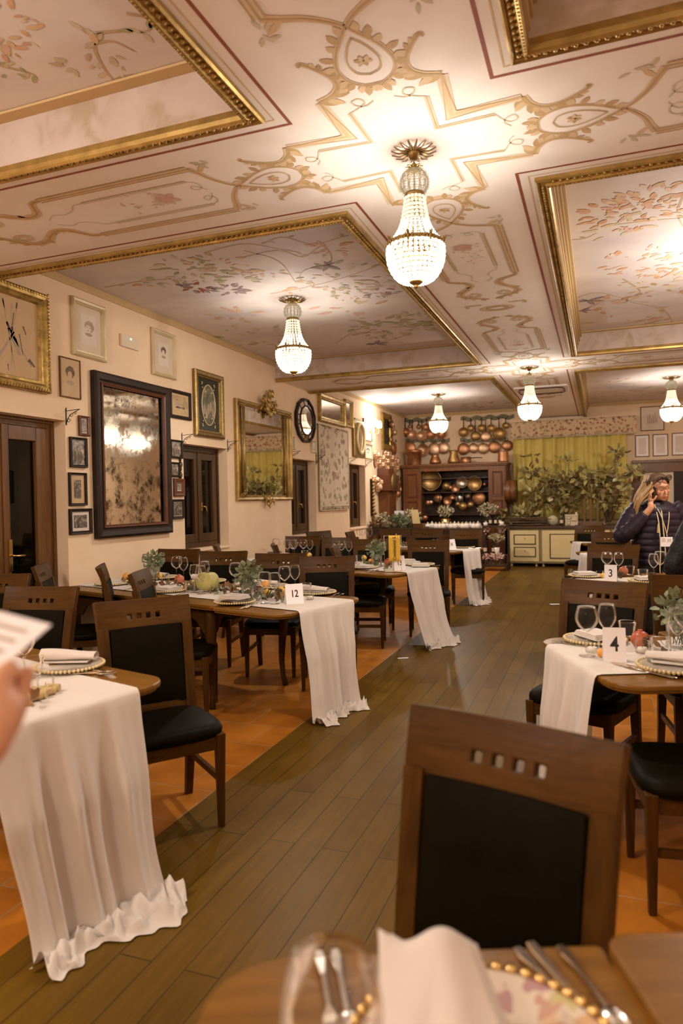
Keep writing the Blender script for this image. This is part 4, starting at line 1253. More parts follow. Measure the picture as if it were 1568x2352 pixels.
A12 = R_(163); A4 = R_(23)
settings('12', 'table twelve', [('glassA', 406, 1334), ('glassB', 422, 1337), ('glassB', 448, 1361), ('glassB', 462, 1364), ('glassB', 471, 1350), ('glassA', 312, 1317), ('glassB', 325, 1319), ('glassA', 338, 1321),
    ('glassA', 541, 1357), ('glassA', 608, 1386), ('glassB', 631, 1387), ('glassA', 654, 1362), ('glassB', 678, 1362), ('tumbler', 437, 1361), ('tumbler', 590, 1380), ('tumbler', 703, 1366),
    ('pumpkin', 477, 1359, 0), ('vase', 354, 1333, 1), ('vase', 571, 1375, 0, 0, 1.05), ('lemon', 613, 1368), ('lemon', 646, 1362, 1), ('lemon', 365, 1331), ('orange', 272, 1330), ('orange', 610, 1352),
    ('plate', 385, 1359), ('plate', 539, 1380), ('plate', 395, 1326), ('plate', 742, 1361), ('plate', 500, 1335), ('plate', 258, 1343), ('plate', 650, 1345),
    ('fold', 385, 1359, A12, .012), ('fold', 539, 1379, A12+.1, .012), ('fold', 258, 1343, A12, .012), ('roll', 395, 1324, A12-2.9, .012), ('roll', 748, 1359, A12-2.9, .012), ('roll', 500, 1332, A12-2.9, .012), ('roll', 648, 1342, .3, .012),
    ('fork', 775, 1366, A12-1.2), ('fork', 790, 1366, A12-1.25), ('knife', 577, 1391, A12-1.2), ('knife', 566, 1393, A12-1.2), ('knife', 300, 1352, A12-1.2), ('spoon', 418, 1364, A12-1.2),
    ('tealight', 380, 1346), ('tealight', 526, 1365), ('tealight', 711, 1377), ('tealight', 545, 1345), ('cone', 640, 1370), ('cone', 590, 1363), ('cone', 345, 1350), ('pomegranate', 412, 1341)])
garland('12', .35, 2.3, 120, 'dry leaves and sprigs strewn along the middle of table twelve', 3)
A13 = R_(160)
settings('13', 'table thirteen', [('glassA', 713, 1279), ('glassB', 726, 1280), ('glassA', 797, 1284), ('glassB', 813, 1285), ('glassA', 773, 1286), ('glassA', 672, 1281), ('glassB', 660, 1280), ('glassA', 648, 1276), ('glassB', 682, 1279), ('glassA', 877, 1291), ('glassB', 889, 1289),
    ('tumbler', 826, 1294), ('tumbler', 745, 1276), ('lemon', 838, 1288), ('lemon', 733, 1279), ('orange', 852, 1297), ('vase', 865, 1302, .5, 0, 1.05), ('plate', 836, 1305), ('plate', 696, 1275), ('plate', 660, 1262), ('plate', 985, 1296), ('plate', 790, 1266),
    ('fold', 836, 1303, A13, .012), ('fold', 696, 1273, A13, .012), ('roll', 700, 1262, A13, .012), ('fold', 956, 1296, .1, .004, 1.1), ('fold', 966, 1302, .2, .004, 1.0), ('fold', 958, 1294, .05, .034, .9), ('roll', 662, 1261, A13, .012),
    ('knife', 850, 1312, A13-1.2), ('knife', 862, 1311, A13-1.2), ('fork', 1004, 1298, .5), ('tealight', 800, 1290), ('cone', 815, 1291), ('pomegranate', 890, 1300)])
garland('13', .3, 2.2, 90, 'dry leaves strewn along the middle of table thirteen', 5)
settings('14', 'table fourteen', [('glassA', 927, 1237), ('glassB', 938, 1238), ('glassA', 915, 1236), ('plate', 1066, 1258), ('plate', 930, 1247), ('fold', 1064, 1256, .2, .012), ('knife', 1090, 1259, .5), ('tumbler', 990, 1246)])
garland('14', .25, 2.0, 50, 'dry leaves strewn along the middle of table fourteen', 6)
settings('4', 'table four', [('glassA', 1348, 1507), ('glassB', 1394, 1497), ('glassB', 1556, 1512), ('glassA', 1574, 1500), ('plate', 1366, 1474), ('fold', 1368, 1470, 2.2, .012), ('plate', 1550, 1537), ('roll', 1552, 1530, 2.9, .012, 1.05),
    ('knife', 1316, 1479, 2.7), ('knife', 1326, 1483, 2.7), ('tealight', 1360, 1499), ('fork', 1452, 1535, 2.5), ('fork', 1462, 1537, 2.5), ('fork', 1474, 1538, 2.5), ('knife', 1490, 1545, 2.5), ('spoon', 1502, 1546, 2.5),
    ('pomegranate', 1470, 1487), ('cone', 1486, 1490), ('tumbler', 1517, 1513), ('tumbler', 1440, 1468), ('vase', 1556, 1486), ('orange', 1381, 1510, 0, 0, .6), ('tealight', 1475, 1500)])
garland('4', .45, 1.9, 60, 'dry leaves strewn along the middle of table four', 9)
settings('3', 'table three', [('glassA', 1394, 1326), ('glassB', 1421, 1326), ('glassB', 1501, 1332), ('glassA', 1516, 1328), ('tumbler', 1446, 1323), ('tumbler', 1476, 1332), ('tealight', 1377, 1326), ('pomegranate', 1431, 1322), ('cone', 1425, 1328), ('plate', 1486, 1337), ('fold', 1486, 1335, .3, .012),
    ('fork', 1440, 1338, 2.6), ('fork', 1448, 1339, 2.6), ('knife', 1314, 1323, 2.5), ('knife', 1322, 1325, 2.5), ('cone', 1498, 1326), ('plate', 1345, 1325), ('fold', 1343, 1324, .4, .012), ('lemon', 1384, 1328, 0, 0, .7)])
garland('3', .4, 1.7, 50, 'dry leaves strewn along the middle of table three', 10)
settings('2b', 'the distant right table beside the woman', [('glassA', 1382, 1262), ('glassB', 1401, 1262), ('tumbler', 1392, 1266), ('fold', 1410, 1262, .3, .004)])
settings('2', 'the farthest right table', [('glassA', 1344, 1239), ('glassB', 1359, 1239), ('tumbler', 1350, 1243), ('fold', 1372, 1240, .3, .004)])
A_L = R_(165)
settings('L', 'the front left table', [('plate', 160, 1535), ('roll', 160, 1526, .35, .012, 1.12), ('fork', 210, 1543, .22, 0), ('fork', 216, 1547, .2, 0), ('spoon', 200, 1549, .3, 0), ('tumbler', 76, 1558), ('tealight', 105, 1588), ('glassB', 58, 1560)])
garland('L', .12, .55, 26, 'dried leaves heaped beside the corks on the front left table', 12, .06)


def mk_cork():
    b = MB(); b.lathe([(.011, -.021), (.012, -.019), (.012, .019), (.011, .021)], 12, 0, (0, 0, .0125), 'x'); return tag(b.build('cork', W['cork']), None, 'cork')


ck = Proto(mk_cork)
for i, (px, py, a) in enumerate(((58, 1600, .3), (68, 1607, 1.6), (80, 1610, 1.2), (92, 1604, .2), (103, 1600, 1.4), (112, 1596, .8), (122, 1588, .25), (75, 1598, 2.0), (90, 1594, .9))):
    p = on('L', px, py); ck(p, a, 'wine cork in the small cork cluster on the front left runner', 'corks on the front left table', 1.25)

# nearest table: plate with patterned napkin art, tall napkin, glass, cutlery
pl = Proto(mk_plate(.178, True)); q = tl('F', .385, .225); pl(q, .2, 'large flower patterned plate with gold beaded rim on the nearest table')
b = MB()
def fn(u, v):
    t = u; c = v*2-1; wd_ = .062+.040*(1-t)**1.3
    return (c*wd_-.012*t+.02*(1-t), -.13+.19*t-.02*math.cos(c*1.6), .022+.108*t**1.15+.012*math.cos(c*2.4)*(1-t*.3)+.006*math.sin(c*8)*(1-t)+.010*t*math.sin(c*4))
b.grid(fn, 16, 18); b.grid(lambda u, v: (fn(u*.97, v)[0]*.94+.012, fn(u*.97, v)[1]+.018+.02*(1-u), fn(u*.97, v)[2]-.010), 14, 14)
o = b.build('napkin', W['napkin'], solid=.007); o.location = q+Vector((-.065, .0, .0)); o.rotation_euler = (0, 0, .30)
tag(o, 'tall folded white napkin standing on the patterned plate of the nearest table', 'napkin')
wn = mk_wine(.058, .222, .135)(); wn.location = tl('F', .19, .125); wn['label'] = 'blurred big wine glass at the left end of the nearest table'
for kind, e0, e1, lb in (('fork', (1352, 2372), (1196, 2186), 'silver fork nearest to the plate on the nearest table'), ('knife', (1385, 2372), (1232, 2180), 'silver knife just right of the patterned plate'), ('spoon', (1425, 2360), (1300, 2190), 'silver spoon outermost right of the patterned plate'),
                         ('fork', (760, 2352), (738, 2222), 'silver fork seen through the blurred wine glass'), ('spoon', (800, 2352), (775, 2215), 'silver spoon seen through the blurred wine glass')):
    a, c = on('F', *e0), on('F', *e1); m = (a+c)/2; m.z = surf('F', m.x, m.y)+.003
    KD[kind][0](m, math.atan2(a.y-c.y, a.x-c.x), lb, 'cutlery on the nearest table', 1.0)
# ================================================================== pictures, mirrors and fittings on the walls
RZ = {'L': R_(90), 'B': 0.0, 'R': R_(-90)}


def wallpt(w, px, py):
    return pX(px, py) if w == 'L' else pY(px, py, YB)


def wrect(w, tlp, brp):
    a, c = wallpt(w, *tlp), wallpt(w, *brp); m = (a+c)/2
    return m, abs((c.y-a.y) if w == 'L' else (c.x-a.x)), abs(a.z-c.z)


def bars(b, w, h, fw, y0, y1, mi=0, bev=.3):
    """mitred rectangular frame, outer size w x h, bar width fw, from y0 (wall) to y1 (front), with a sloped profile"""
    x, z = w/2, h/2
    pr = [(0, y0), (0, y1*.75+y0*.25), (fw*.2, y1), (fw*.55, y1*.86+y0*.14), (fw*.7, y1*.62+y0*.38), (fw*.9, y1*.66+y0*.34), (fw, y0*.8+y1*.2)]
    n = len(pr); vs = []
    for sx, sz in ((-1, -1), (1, -1), (1, 1), (-1, 1)):
        for o, y in pr: vs.append((sx*(x-o), y, sz*(z-o)))
    fs = []
    for k in range(4):
        j = (k+1) % 4
        for i in range(n-1): fs.append((k*n+i, j*n+i, j*n+i+1, k*n+i+1))
    b.add(vs, fs, mi)


def art_mat(name, c1, c2, c3, scale, lo=.35, hi=.65):
    m, t, b = nt(name); L = t.links.new
    tc = N(t, 'ShaderNodeTexCoord'); no = N(t, 'ShaderNodeTexNoise', i_Scale=scale, i_Detail=5, i_Roughness=.6, i_Distortion=.8); L(tc.outputs['Object'], no.inputs['Vector'])
    L(ramp(t, [(lo, c1), ((lo+hi)/2, c2), (hi, c3)], no.outputs[0]), b.inputs['Base Color']); b.inputs['Roughness'].default_value = .35; b.inputs['Coat Weight'].default_value = .25; b.inputs['Coat Roughness'].default_value = .05
    return m


W['mount'] = mat('ivory_mount', (.62, .50, .36), (.68, .56, .42), 5, .7)
W['sketch'] = mat('pale_drawing_paper', (.66, .56, .46), (.72, .62, .53), 3, .8)
W['tanpaper'] = mat('tan_paper', (.50, .33, .17), (.58, .40, .22), 4, .7)
W['photo'] = art_mat('old_photograph', (.05, .04, .03), (.22, .17, .13), (.50, .42, .34), 26)
W['photo2'] = art_mat('old_group_photograph', (.03, .024, .018), (.12, .09, .07), (.42, .35, .28), 40)
W['seascape'] = art_mat('sepia_seascape', (.30, .20, .09), (.46, .32, .15), (.55, .40, .2), 6)
W['darkart'] = mat('black_painted_panel', (.012, .014, .008), (.03, .03, .016), 9, .3)
W['ovalart'] = art_mat('dim_oval_scene', (.05, .05, .025), (.15, .14, .075), (.30, .28, .17), 12)
W['charcoal'] = mat('charcoal_strokes', (.10, .075, .055), (.22, .16, .11), 30, .9)
W['charcoal_l'] = mat('soft_pencil_strokes', (.36, .27, .19), (.46, .36, .26), 30, .9)
W['redwood'] = wood('reddish_frame_wood', (.09, .025, .01), (.16, .05, .02), 2)
W['palegold'] = mat('pale_limed_gold', (.56, .44, .24), (.66, .54, .33), 8, .45, .25)
W['boxplastic'] = mat('ivory_plastic', (.72, .58, .44), rough=.5)
W['led'] = emimat('green_led', (.1, .9, .6), 6)


def picture(w, tlp, brp, label, fm='blackwood', fw=.025, art='photo', mount=0.0, mmat='mount', dep=.03, name='framed_picture', cat='picture', group=None, content=None, zoff=None):
    m, wd, h = wrect(w, tlp, brp)
    r = thing(name, (m.x+(.003 if w == 'L' else 0), m.y-(.003 if w == 'B' else 0), m.z), RZ[w], label, cat, group)
    b = MB(); bars(b, wd, h, fw, 0, -dep); b.build('frame', W[fm], r)
    iw, ih = wd-2*fw+.006, h-2*fw+.006
    if mount:
        b = MB(); b.box(-iw/2, iw/2, -.008, -.002, -ih/2, ih/2); b.build('mount', W[mmat], r)
    aw, ah = iw-2*mount, ih-2*mount
    b = MB(); b.box(-aw/2, aw/2, -.0095, -.003, -ah/2, ah/2)
    mats = [W[art]]
    if content:
        mats += [W['charcoal'], W['charcoal_l']]; content(b, aw, ah)
    b.build('image' if 'mirror' not in name else 'mirror_glass', mats, r)
    return r, wd, h


def stroke(b, x0, z0, x1, z1, w, mi):
    d = Vector((x1-x0, z1-z0)); n = Vector((-d.y, d.x)).normalized()*w/2; y = -.0102
    b.add([(x0-n.x, y, z0-n.y), (x1-n.x*.5, y, z1-n.y*.5), (x1+n.x*.5, y, z1+n.y*.5), (x0+n.x, y, z0+n.y)], [(0, 1, 2, 3)], mi)


def blob(b, x, z, rx, rz_, mi, n=18, y=-.0104):
    b.add([(x+rx*math.cos(2*PI*k/n)*(1+.08*math.sin(5*k)), y, z+rz_*math.sin(2*PI*k/n)*(1+.06*math.sin(3*k))) for k in range(n)], [list(range(n))], mi)


def hunt(b, w, h):
    for x0, z0, x1, z1, t, mi in ((-.18, .42, .02, -.42, .03, 2), (-.02, .42, -.05, -.45, .02, 2), (.1, .42, -.04, 0, .02, 2), (-.3, -.3, .02, .06, .05, 2), (.0, 0, .36, -.34, .05, 2), (-.06, .1, .12, -.22, .12, 2),
                                  (-.19, .44, -.16, .33, .03, 1), (.09, .44, .07, .36, .03, 1), (-.12, .16, -.04, .04, .05, 1), (.2, .16, .26, .06, .035, 1), (.3, -.25, .42, -.33, .06, 1), (-.4, -.32, -.3, -.24, .04, 1), (-.12, -.36, -.11, -.44, .02, 1), (.02, .3, -.02, .1, .02, 1), (.12, .05, .18, -.2, .02, 1)):
        stroke(b, x0*w, z0*h, x1*w, z1*h, t*w, mi)


def head1(b, w, h): blob(b, .05*w, .12*h, .32*w, .19*h, 2); blob(b, -.04*w, .03*h, .19*w, .13*h, 0, y=-.0106); blob(b, -.10*w, .09*h, .05*w, .018*h, 2, y=-.0108); blob(b, .05*w, .07*h, .05*w, .014*h, 2, y=-.0108); blob(b, -.04*w, -.02*h, .07*w, .018*h, 2, y=-.0108); blob(b, 0, -.15*h, .24*w, .06*h, 2)
def head2(b, w, h): blob(b, .0, .16*h, .24*w, .16*h, 1); blob(b, -.02*w, .08*h, .12*w, .10*h, 0, y=-.0107); blob(b, .0, -.12*h, .2*w, .06*h, 2)
def ship(b, w, h): blob(b, -.2*w, .02*h, .14*w, .2*h, 2); stroke(b, -.2*w, .3*h, -.18*w, -.2*h, .03*w, 1); blob(b, .2*w, -.16*h, .1*w, .06*h, 1); blob(b, -.1*w, -.16*h, .2*w, .05*h, 1); stroke(b, -.5*w, -.03*h, .5*w, -.05*h, .02*w, 2)
def people(b, w, h):
    for k in range(3): blob(b, (-.22+.22*k)*w, (.1+.04*(k % 2))*h, .06*w, .07*h, 2); blob(b, (-.22+.22*k)*w, -.16*h, .1*w, .2*h, 1)
def building(b, w, h):
    for k in range(5): stroke(b, (-.4+.2*k)*w, .3*h, (-.4+.2*k)*w, -.2*h, .06*w, 1)
    blob(b, 0, -.3*h, .42*w, .12*h, 1); stroke(b, -.45*w, .3*h, .45*w, .28*h, .08*w, 1)
def townv(b, w, h):
    for k in range(6): stroke(b, (-.2+.08*k)*w, (-.2)*h, (-.2+.08*k)*w, (.15+.1*math.sin(k*2))*h, .05*w, 2)
    for k in range(4): stroke(b, (-.25+.1*k)*w, -.2*h, (-.2+.12*k)*w, -.26*h, .01*w, 1)


gw = pX(107, 906); gt = pX(104, 709)
r, _, _ = picture('L', (-62, 622), (107, 906), 'big ornate gold framed drawing of guns above the glazed door', 'gold', .10, 'tanpaper', 0, dep=.06, content=hunt)
b = MB(); m, wd, h = wrect('L', (-62, 622), (107, 906)); k = 0
while k < 2*(wd+h):   # carved leaves along the gold frame
    t = k
    if t < wd: x, z = -wd/2+t, h/2-.02
    elif t < wd+h: x, z = wd/2-.02, h/2-(t-wd)
    elif t < 2*wd+h: x, z = wd/2-(t-wd-h), -h/2+.02
    else: x, z = -wd/2+.02, -h/2+(t-2*wd-h)
    b.sph((x, -.058, z), .016, 6, 4, 0, (1, .6, 1), False); k += .03
b.build('carving', W['gold'], r)
picture('L', (160, 679), (240, 834), 'pale gold frame holding a large head study drawing, left of the alarm box', 'palegold', .055, 'sketch', .07, dep=.035, content=head1)
picture('L', (344, 751), (401, 874), 'pale gold frame with a small portrait of a dark haired head', 'palegold', .05, 'sketch', .075, dep=.03, content=head2)
picture('L', (134, 817), (183, 919), 'thin brown framed print reflecting a chandelier, above the iron bracket', 'oakdoor', .012, 'tanpaper', 0, dep=.02, content=head2)
picture('L', (178, 954), (202, 1003), 'smallest dark framed photo left of the spotted mirror', 'redwood', .025, 'photo', .012)
picture('L', (157, 1003), (197, 1075), 'black framed group photograph, second in the column left of the spotted mirror', 'blackwood', .025, 'photo', 0, content=people)
picture('L', (155, 1085), (196, 1161), 'dark framed picture of a building on orange mount, third in the column', 'blackwood', .022, 'photo2', .045, 'tanpaper', content=building)
picture('L', (156, 1169), (208, 1225), 'wide black framed group photograph at the foot of the column', 'blackwood', .03, 'photo2', .03, 'sketch')
picture('L', (386, 892), (436, 967), 'dark framed sepia picture of sailing boats', 'blackwood', .04, 'seascape', .02, 'tanpaper', content=ship)
r, wd, h = picture('L', (440, 846), (510, 1010), 'olive gold framed dark panel with an oval scene', 'bronze', .085, 'darkart', 0, dep=.05)
b = MB(); n = 36; rx, rz_ = wd*.23, h*.31
b.add([(rx*math.cos(2*PI*k/n), -.012, rz_*math.sin(2*PI*k/n)) for k in range(n)], [list(range(n))], 0)
b.tube([(rx*math.cos(2*PI*k/n), -.013, rz_*math.sin(2*PI*k/n)) for k in range(n)], .008, 6, 1, True)
for sx in (-1, 1):
    for sz in (-1, 1):
        for k in range(7):
            a = k*.55; b.sph((sx*(wd*.23+.012*k*math.cos(a)-.02), -.014, sz*(h*.33-.018*k+.02*math.sin(a*2))), .011, 6, 4, 1, (1, .4, 1))
for k in range(5): b.sph((-.1+.05*k, -.013, -.06-.05*math.sin(k*1.7)), .04, 8, 6, 2, (.7, .1, 1.5))
b.build('oval_scene', [W['ovalart'], W['palegold'], W['charcoal_l']], r)
picture('L', (388, 1009), (416, 1054), 'black framed photo of two figures right of the spotted mirror, uppermost', 'blackwood', .022, 'photo', 0, content=people)
picture('L', (388, 1061), (410, 1096), 'small black framed photo of a couple beside two tiny ornaments', 'blackwood', .022, 'photo', 0, content=people)
picture('L', (396, 1099), (421, 1140), 'reddish wooden frame with a tiny picture', 'redwood', .06, 'photo', .01)
picture('L', (391, 1147), (420, 1191), 'black framed dance photograph low beside the window', 'blackwood', .03, 'photo2', .008)
picture('L', (667, 1003), (675, 1033), 'tiny gilt framed picture right of the gold mirror', 'palegold', .02, 'photo', .02)
picture('L', (713, 1012), (724, 1041), 'tiny gilt framed picture left of the tapestry', 'palegold', .02, 'photo', .03)
picture('L', (832, 960), (852, 1015), 'pale print behind the glowing wall lamp', 'oakdoor', .015, 'sketch', .03)
picture('L', (834, 1018), (853, 1055), 'small pale print below the glowing wall lamp', 'palegold', .015, 'sketch', .03, content=head2)
picture('L', (874, 946), (897, 1036), 'gold framed dark portrait beside the wall lamp', 'gold', .13, 'darkart', 0, dep=.05)
picture('B', (1470, 935), (1525, 988), 'thin framed town sketch, highest on the back wall right of the curtain', 'oakdoor', .018, 'sketch', 0, dep=.02, content=townv)
picture('B', (1458, 1000), (1491, 1049), 'thin framed print, left one of the row above the brown lintel', 'oakdoor', .018, 'sketch', .05, 'paper', dep=.02)
picture('B', (1498, 998), (1534, 1047), 'thin framed print, middle one of the row above the brown lintel', 'oakdoor', .018, 'sketch', .05, 'paper', dep=.02)
picture('B', (1542, 995), (1582, 1045), 'thin framed print cut by the right edge above the brown lintel', 'oakdoor', .018, 'sketch', .05, 'paper', dep=.02)

# mirrors
def mirror(tlp, brp, label, fm, fw, gm, dep): return picture('L', tlp, brp, label, fm, fw, gm, 0, dep=dep, name='wall_mirror', cat='mirror')


r, wd, h = mirror((206, 850), (389, 1223), 'big antique spotted mirror in a heavy dark brown frame', 'blackwood', .12, 'mirror_old', .06)
b = MB(); bars(b, wd-.19, h-.19, .03, -.025, -.055); b.build('inner_moulding', W['redwood'], r)
r, wd, h = mirror((535, 914), (667, 1148), 'large gilt mirror with carved crest, reflecting the green curtain', 'gold_s', .07, 'mirror', .05)
b = MB()
for s in (-1, 1): b.tube([(s*(wd/2-.20), -.035, -h/2+.05), (s*(wd/2-.20), -.035, h/2-.06)], .02, 8)
b.build('inner_bars', W['gold_s'], r)


def crest(b, x, z, s, n, seed):
    rnd = random.Random(seed)
    for i in range(n):
        a = rnd.uniform(0, 2*PI); q = rnd.random()**.6
        b.sph((x+s*1.25*q*math.cos(a), -.06-.02*rnd.random(), z+s*q*math.sin(a)), s*rnd.uniform(.13, .26), 7, 5, 0, (1, .6, rnd.uniform(.6, 1.5)))
    for k in (-1, 1):
        b.tube([(x+k*(s*.3+s*.25*i), -.06, z-s*.35+s*.5*math.sin(i*.8)) for i in range(6)], [s*.16, s*.15, s*.13, s*.11, s*.09, s*.04], 6)


b = MB(); crest(b, .06, h/2+.04, .17, 34, 2); b.build('carved_crest', W['gold'], r)
b = MB(); crest(b, .02, -h/2+.0, .10, 16, 5); b.build('bottom_carving', W['gold'], r)
for sx in (-1, 1):
    for sz in (-1, 1): b = MB(); crest(b, sx*(wd/2-.11), sz*(h/2-.08), .06, 10, 7); b.build('corner_carving', W['gold'], r)
picture('L', (728, 901), (788, 983), 'gold framed rectangular mirror above the tapestry', 'gold', .10, 'mirror', 0, dep=.06, name='wall_mirror', cat='mirror')
picture('L', (788, 916), (807, 985), 'narrow upright gilt mirror beside the rectangular one', 'gold_s', .06, 'mirror', 0, dep=.05, name='wall_mirror', cat='mirror')

# twelve sided mirror with bevelled segments
ca, cb_, cl, crr = pX(697, 915), pX(697, 1018), pX(674.5, 968), pX(719.5, 964)
r = thing('wall_mirror', (XL+.003, (cl.y+crr.y)/2, (ca.z+cb_.z)/2), RZ['L'], 'twelve sided oval mirror with a dark rim', 'mirror')
ex, ez = abs(crr.y-cl.y)/2, abs(ca.z-cb_.z)/2; n = 12
def el(s, k, y): a = 2*PI*(k+.5)/n; return (ex*s*math.cos(a), y, ez*s*math.sin(a))
b = MB()
for s0, y0, s1, y1 in ((1.0, 0, 1.0, -.05), (1.0, -.05, .93, -.055), (.93, -.055, .93, -.03)):
    b.add([el(s0, k, y0) for k in range(n)]+[el(s1, k, y1) for k in range(n)], [(k, (k+1) % n, n+(k+1) % n, n+k) for k in range(n)])
b.build('rim', W['blackwood'], r)
b = MB()
b.add([el(.93, k, -.032) for k in range(n)]+[el(.66, k, -.048) for k in range(n)], [(k, (k+1) % n, n+(k+1) % n, n+k) for k in range(n)]); b.build('bevelled_segments', W['mirror'], r)
b = MB()
for k in range(n): b.tube([el(.93, k, -.034), el(.66, k, -.05)], .006, 5)
b.tube([el(.66, k, -.05) for k in range(n)], .014, 6, 0, True); b.build('inner_rim', W['blackwood'], r)
b = MB(); b.add([el(.65, k, -.046) for k in range(n)], [list(range(n))]); b.build('mirror_glass', W['mirror'], r)
# oval glass in an olive wooden board
m, wd, h = wrect('L', (807, 962), (834, 1052))
r = thing('wall_mirror', (XL+.003, m.y, m.z), RZ['L'], 'oval mirror in an olive brown surround left of the wall lamp', 'mirror')
b = MB(); b.box(-wd/2, wd/2, -.05, 0, -h/2, h/2); b.box(-wd/2+.06, wd/2-.2, -.05, 0, h/2, h/2+.03); b.build('board', W['bronze'], r, bevel=.012)
n = 28; b = MB(); b.tube([(wd*.34*math.cos(2*PI*k/n), -.06, h*.40*math.sin(2*PI*k/n)) for k in range(n)], .035, 8, 0, True); b.build('oval_rim', W['gold_p'], r)
b = MB(); b.add([(wd*.33*math.cos(2*PI*k/n), -.056, h*.39*math.sin(2*PI*k/n)) for k in range(n)], [list(range(n))]); b.build('mirror_glass', W['mirror'], r)

# wrought iron brackets
def mk_br():
    b = MB(); t = .006
    b.box(-.012, .012, -.008, 0, -.24, .04); b.tube([(0, -.004, 0), (0, -.30, .012)], t, 6)
    def scroll(y, z, R, a0, turns, sg=1): return [(0, y-R*(1-.75*i/18)*math.cos(a0+sg*turns*i/18), z+R*(1-.75*i/18)*math.sin(a0+sg*turns*i/18)) for i in range(19)]
    b.tube([(0, -.006, -.22), (0, -.035, -.14), (0, -.09, -.07), (0, -.18, -.03), (0, -.28, .008)], t, 6)
    b.tube(scroll(-.06, -.17, .04, 0, 7), t*.8, 5); b.tube(scroll(-.12, -.085, .036, 0, 7), t*.8, 5); b.tube(scroll(-.2, -.05, .03, 0, 7), t*.8, 5)
    b.tube([(0, -.012, .04), (0, -.012, .06)], t, 5)
    return tag(b.build('iron_bracket', W['iron']), None, 'bracket')


br = Proto(mk_br)
for px, py, lb in ((151, 944, 'black scroll bracket right of the glazed door'), (417, 1000, 'black scroll bracket above left of the first dark window'), (522, 1015, 'black scroll bracket between first window and gilt mirror'),
                   (666, 1038, 'black scroll bracket right of the gilt mirror'), (725, 1047, 'black scroll bracket at the left edge of the tapestry'), (800, 1053, 'black scroll bracket right of the tapestry'), (839, 1058, 'black scroll bracket nearest the copper moulds')):
    p = pX(px, py); br(p, R_(90), lb, 'wrought iron brackets on the left wall', .52 if px < 600 else .6)
# alarm box
m, wd, h = wrect('L', (274, 766), (315, 807)); r = thing('alarm_box', (XL, m.y, m.z), RZ['L'], 'flat ivory alarm box with a tiny green light', 'alarm box')
b = MB(); b.box(-wd/2, wd/2, -.03, 0, -h/2, h/2); b.build('case', W['boxplastic'], r, bevel=.006)
b = MB(); b.sph((0, -.031, .03), .007, 8, 6); b.build('indicator_light', W['led'], r)
def mk_orn():
    b = MB()
    for z, q in ((0, .03), (.05, .018), (-.045, .02), (.085, .012), (-.08, .01)): b.sph((0, -.012, z), q, 10, 7, 0, (1, .5, 1.1))
    b.lathe([(.014, .02), (.016, .024), (.013, .026)], 12, 1, (0, 0, 0), 'y', cap=False); return tag(b.build('wall_ornament', [W['blackwood'], W['palegold']]), None, 'ornament')
og = Proto(mk_orn)
for i, (px, py, lb) in enumerate(((412, 1067, 'tiny dark carved ornament, upper of the pair'), (412, 1091, 'tiny dark carved ornament, lower of the pair'))): og(pX(px, py), R_(90), lb, 'carved ornaments', 1.1)

# tapestry
a, c = pX(727, 978), pX(798, 1170); y0, y1, z1, z0 = a.y, c.y, pX(800, 994).z, c.z
r = thing('wall_tapestry', (XL, (y0+y1)/2, (z0+z1)/2), RZ['L'], 'hanging floral tapestry between the second and third window', 'tapestry')
w2, h2 = (y1-y0)/2, (z1-z0)/2; b = MB()
b.grid(lambda u, v: ((2*u-1)*w2, -.03-.014*math.sin(u*13)*(1-.5*v)-.006*math.sin(u*29), h2*(1-2*v)+.012*math.cos(u*26)*(1-v)**6), 44, 16); b.build('cloth', W['tapestry'], r, solid=.006)
b = MB()
for z in (-h2+.0, -h2+.07): b.box(-w2, w2, -.046, -.034, z, z+.012)
for x in (-w2, w2-.02): b.box(x, x+.02, -.046, -.03, -h2, h2)
b.build('border', W['greyp'], r)
b = MB(); b.tube([(-w2-.03, -.02, h2+.012), (w2+.03, -.02, h2+.012)], .012, 8); b.build('rod', W['bronze'], r)

# glowing wall lamp
p = pX(848, 984); r = thing('wall_lamp', (XL, p.y, p.z), RZ['L'], 'glowing double armed wall lamp in the left corner', 'wall lamp')
b = MB(); b.lathe([(.05, 0), (.055, .01), (.03, .03), (.012, .04)], 14, 0, (0, 0, -.06), 'y')
for s in (-1, 1): b.tube([(0, -.03, -.06), (s*.05, -.10, -.12), (s*.11, -.16, -.10), (s*.12, -.17, -.02)], .007, 6); b.lathe([(.008, 0), (.022, .012), (.018, .03)], 10, 0, (s*.12, -.17, -.02))
b.build('arms', W['gold_s'], r)
for s in (-1, 1):
    b = MB(); b.lathe([(.05, .01), (.06, .05), (.058, .1), (.04, .15)], 16, 0, (s*.12, -.17, 0), cap=False); b.build('glass_shade', W['shade'] if 'shade' in W else W.setdefault('shade', emimat('glowing_shade', (1, .86, .66), 9, .3)), r)
li = bpy.data.lights.new('wall_bulb', 'POINT'); li.energy = 26; li.color = LAMP; li.shadow_soft_size = .06; lo = bpy.data.objects.new('wall_bulb', li); COL.objects.link(lo); lo.parent = r; lo.location = (0, -.18, .1)

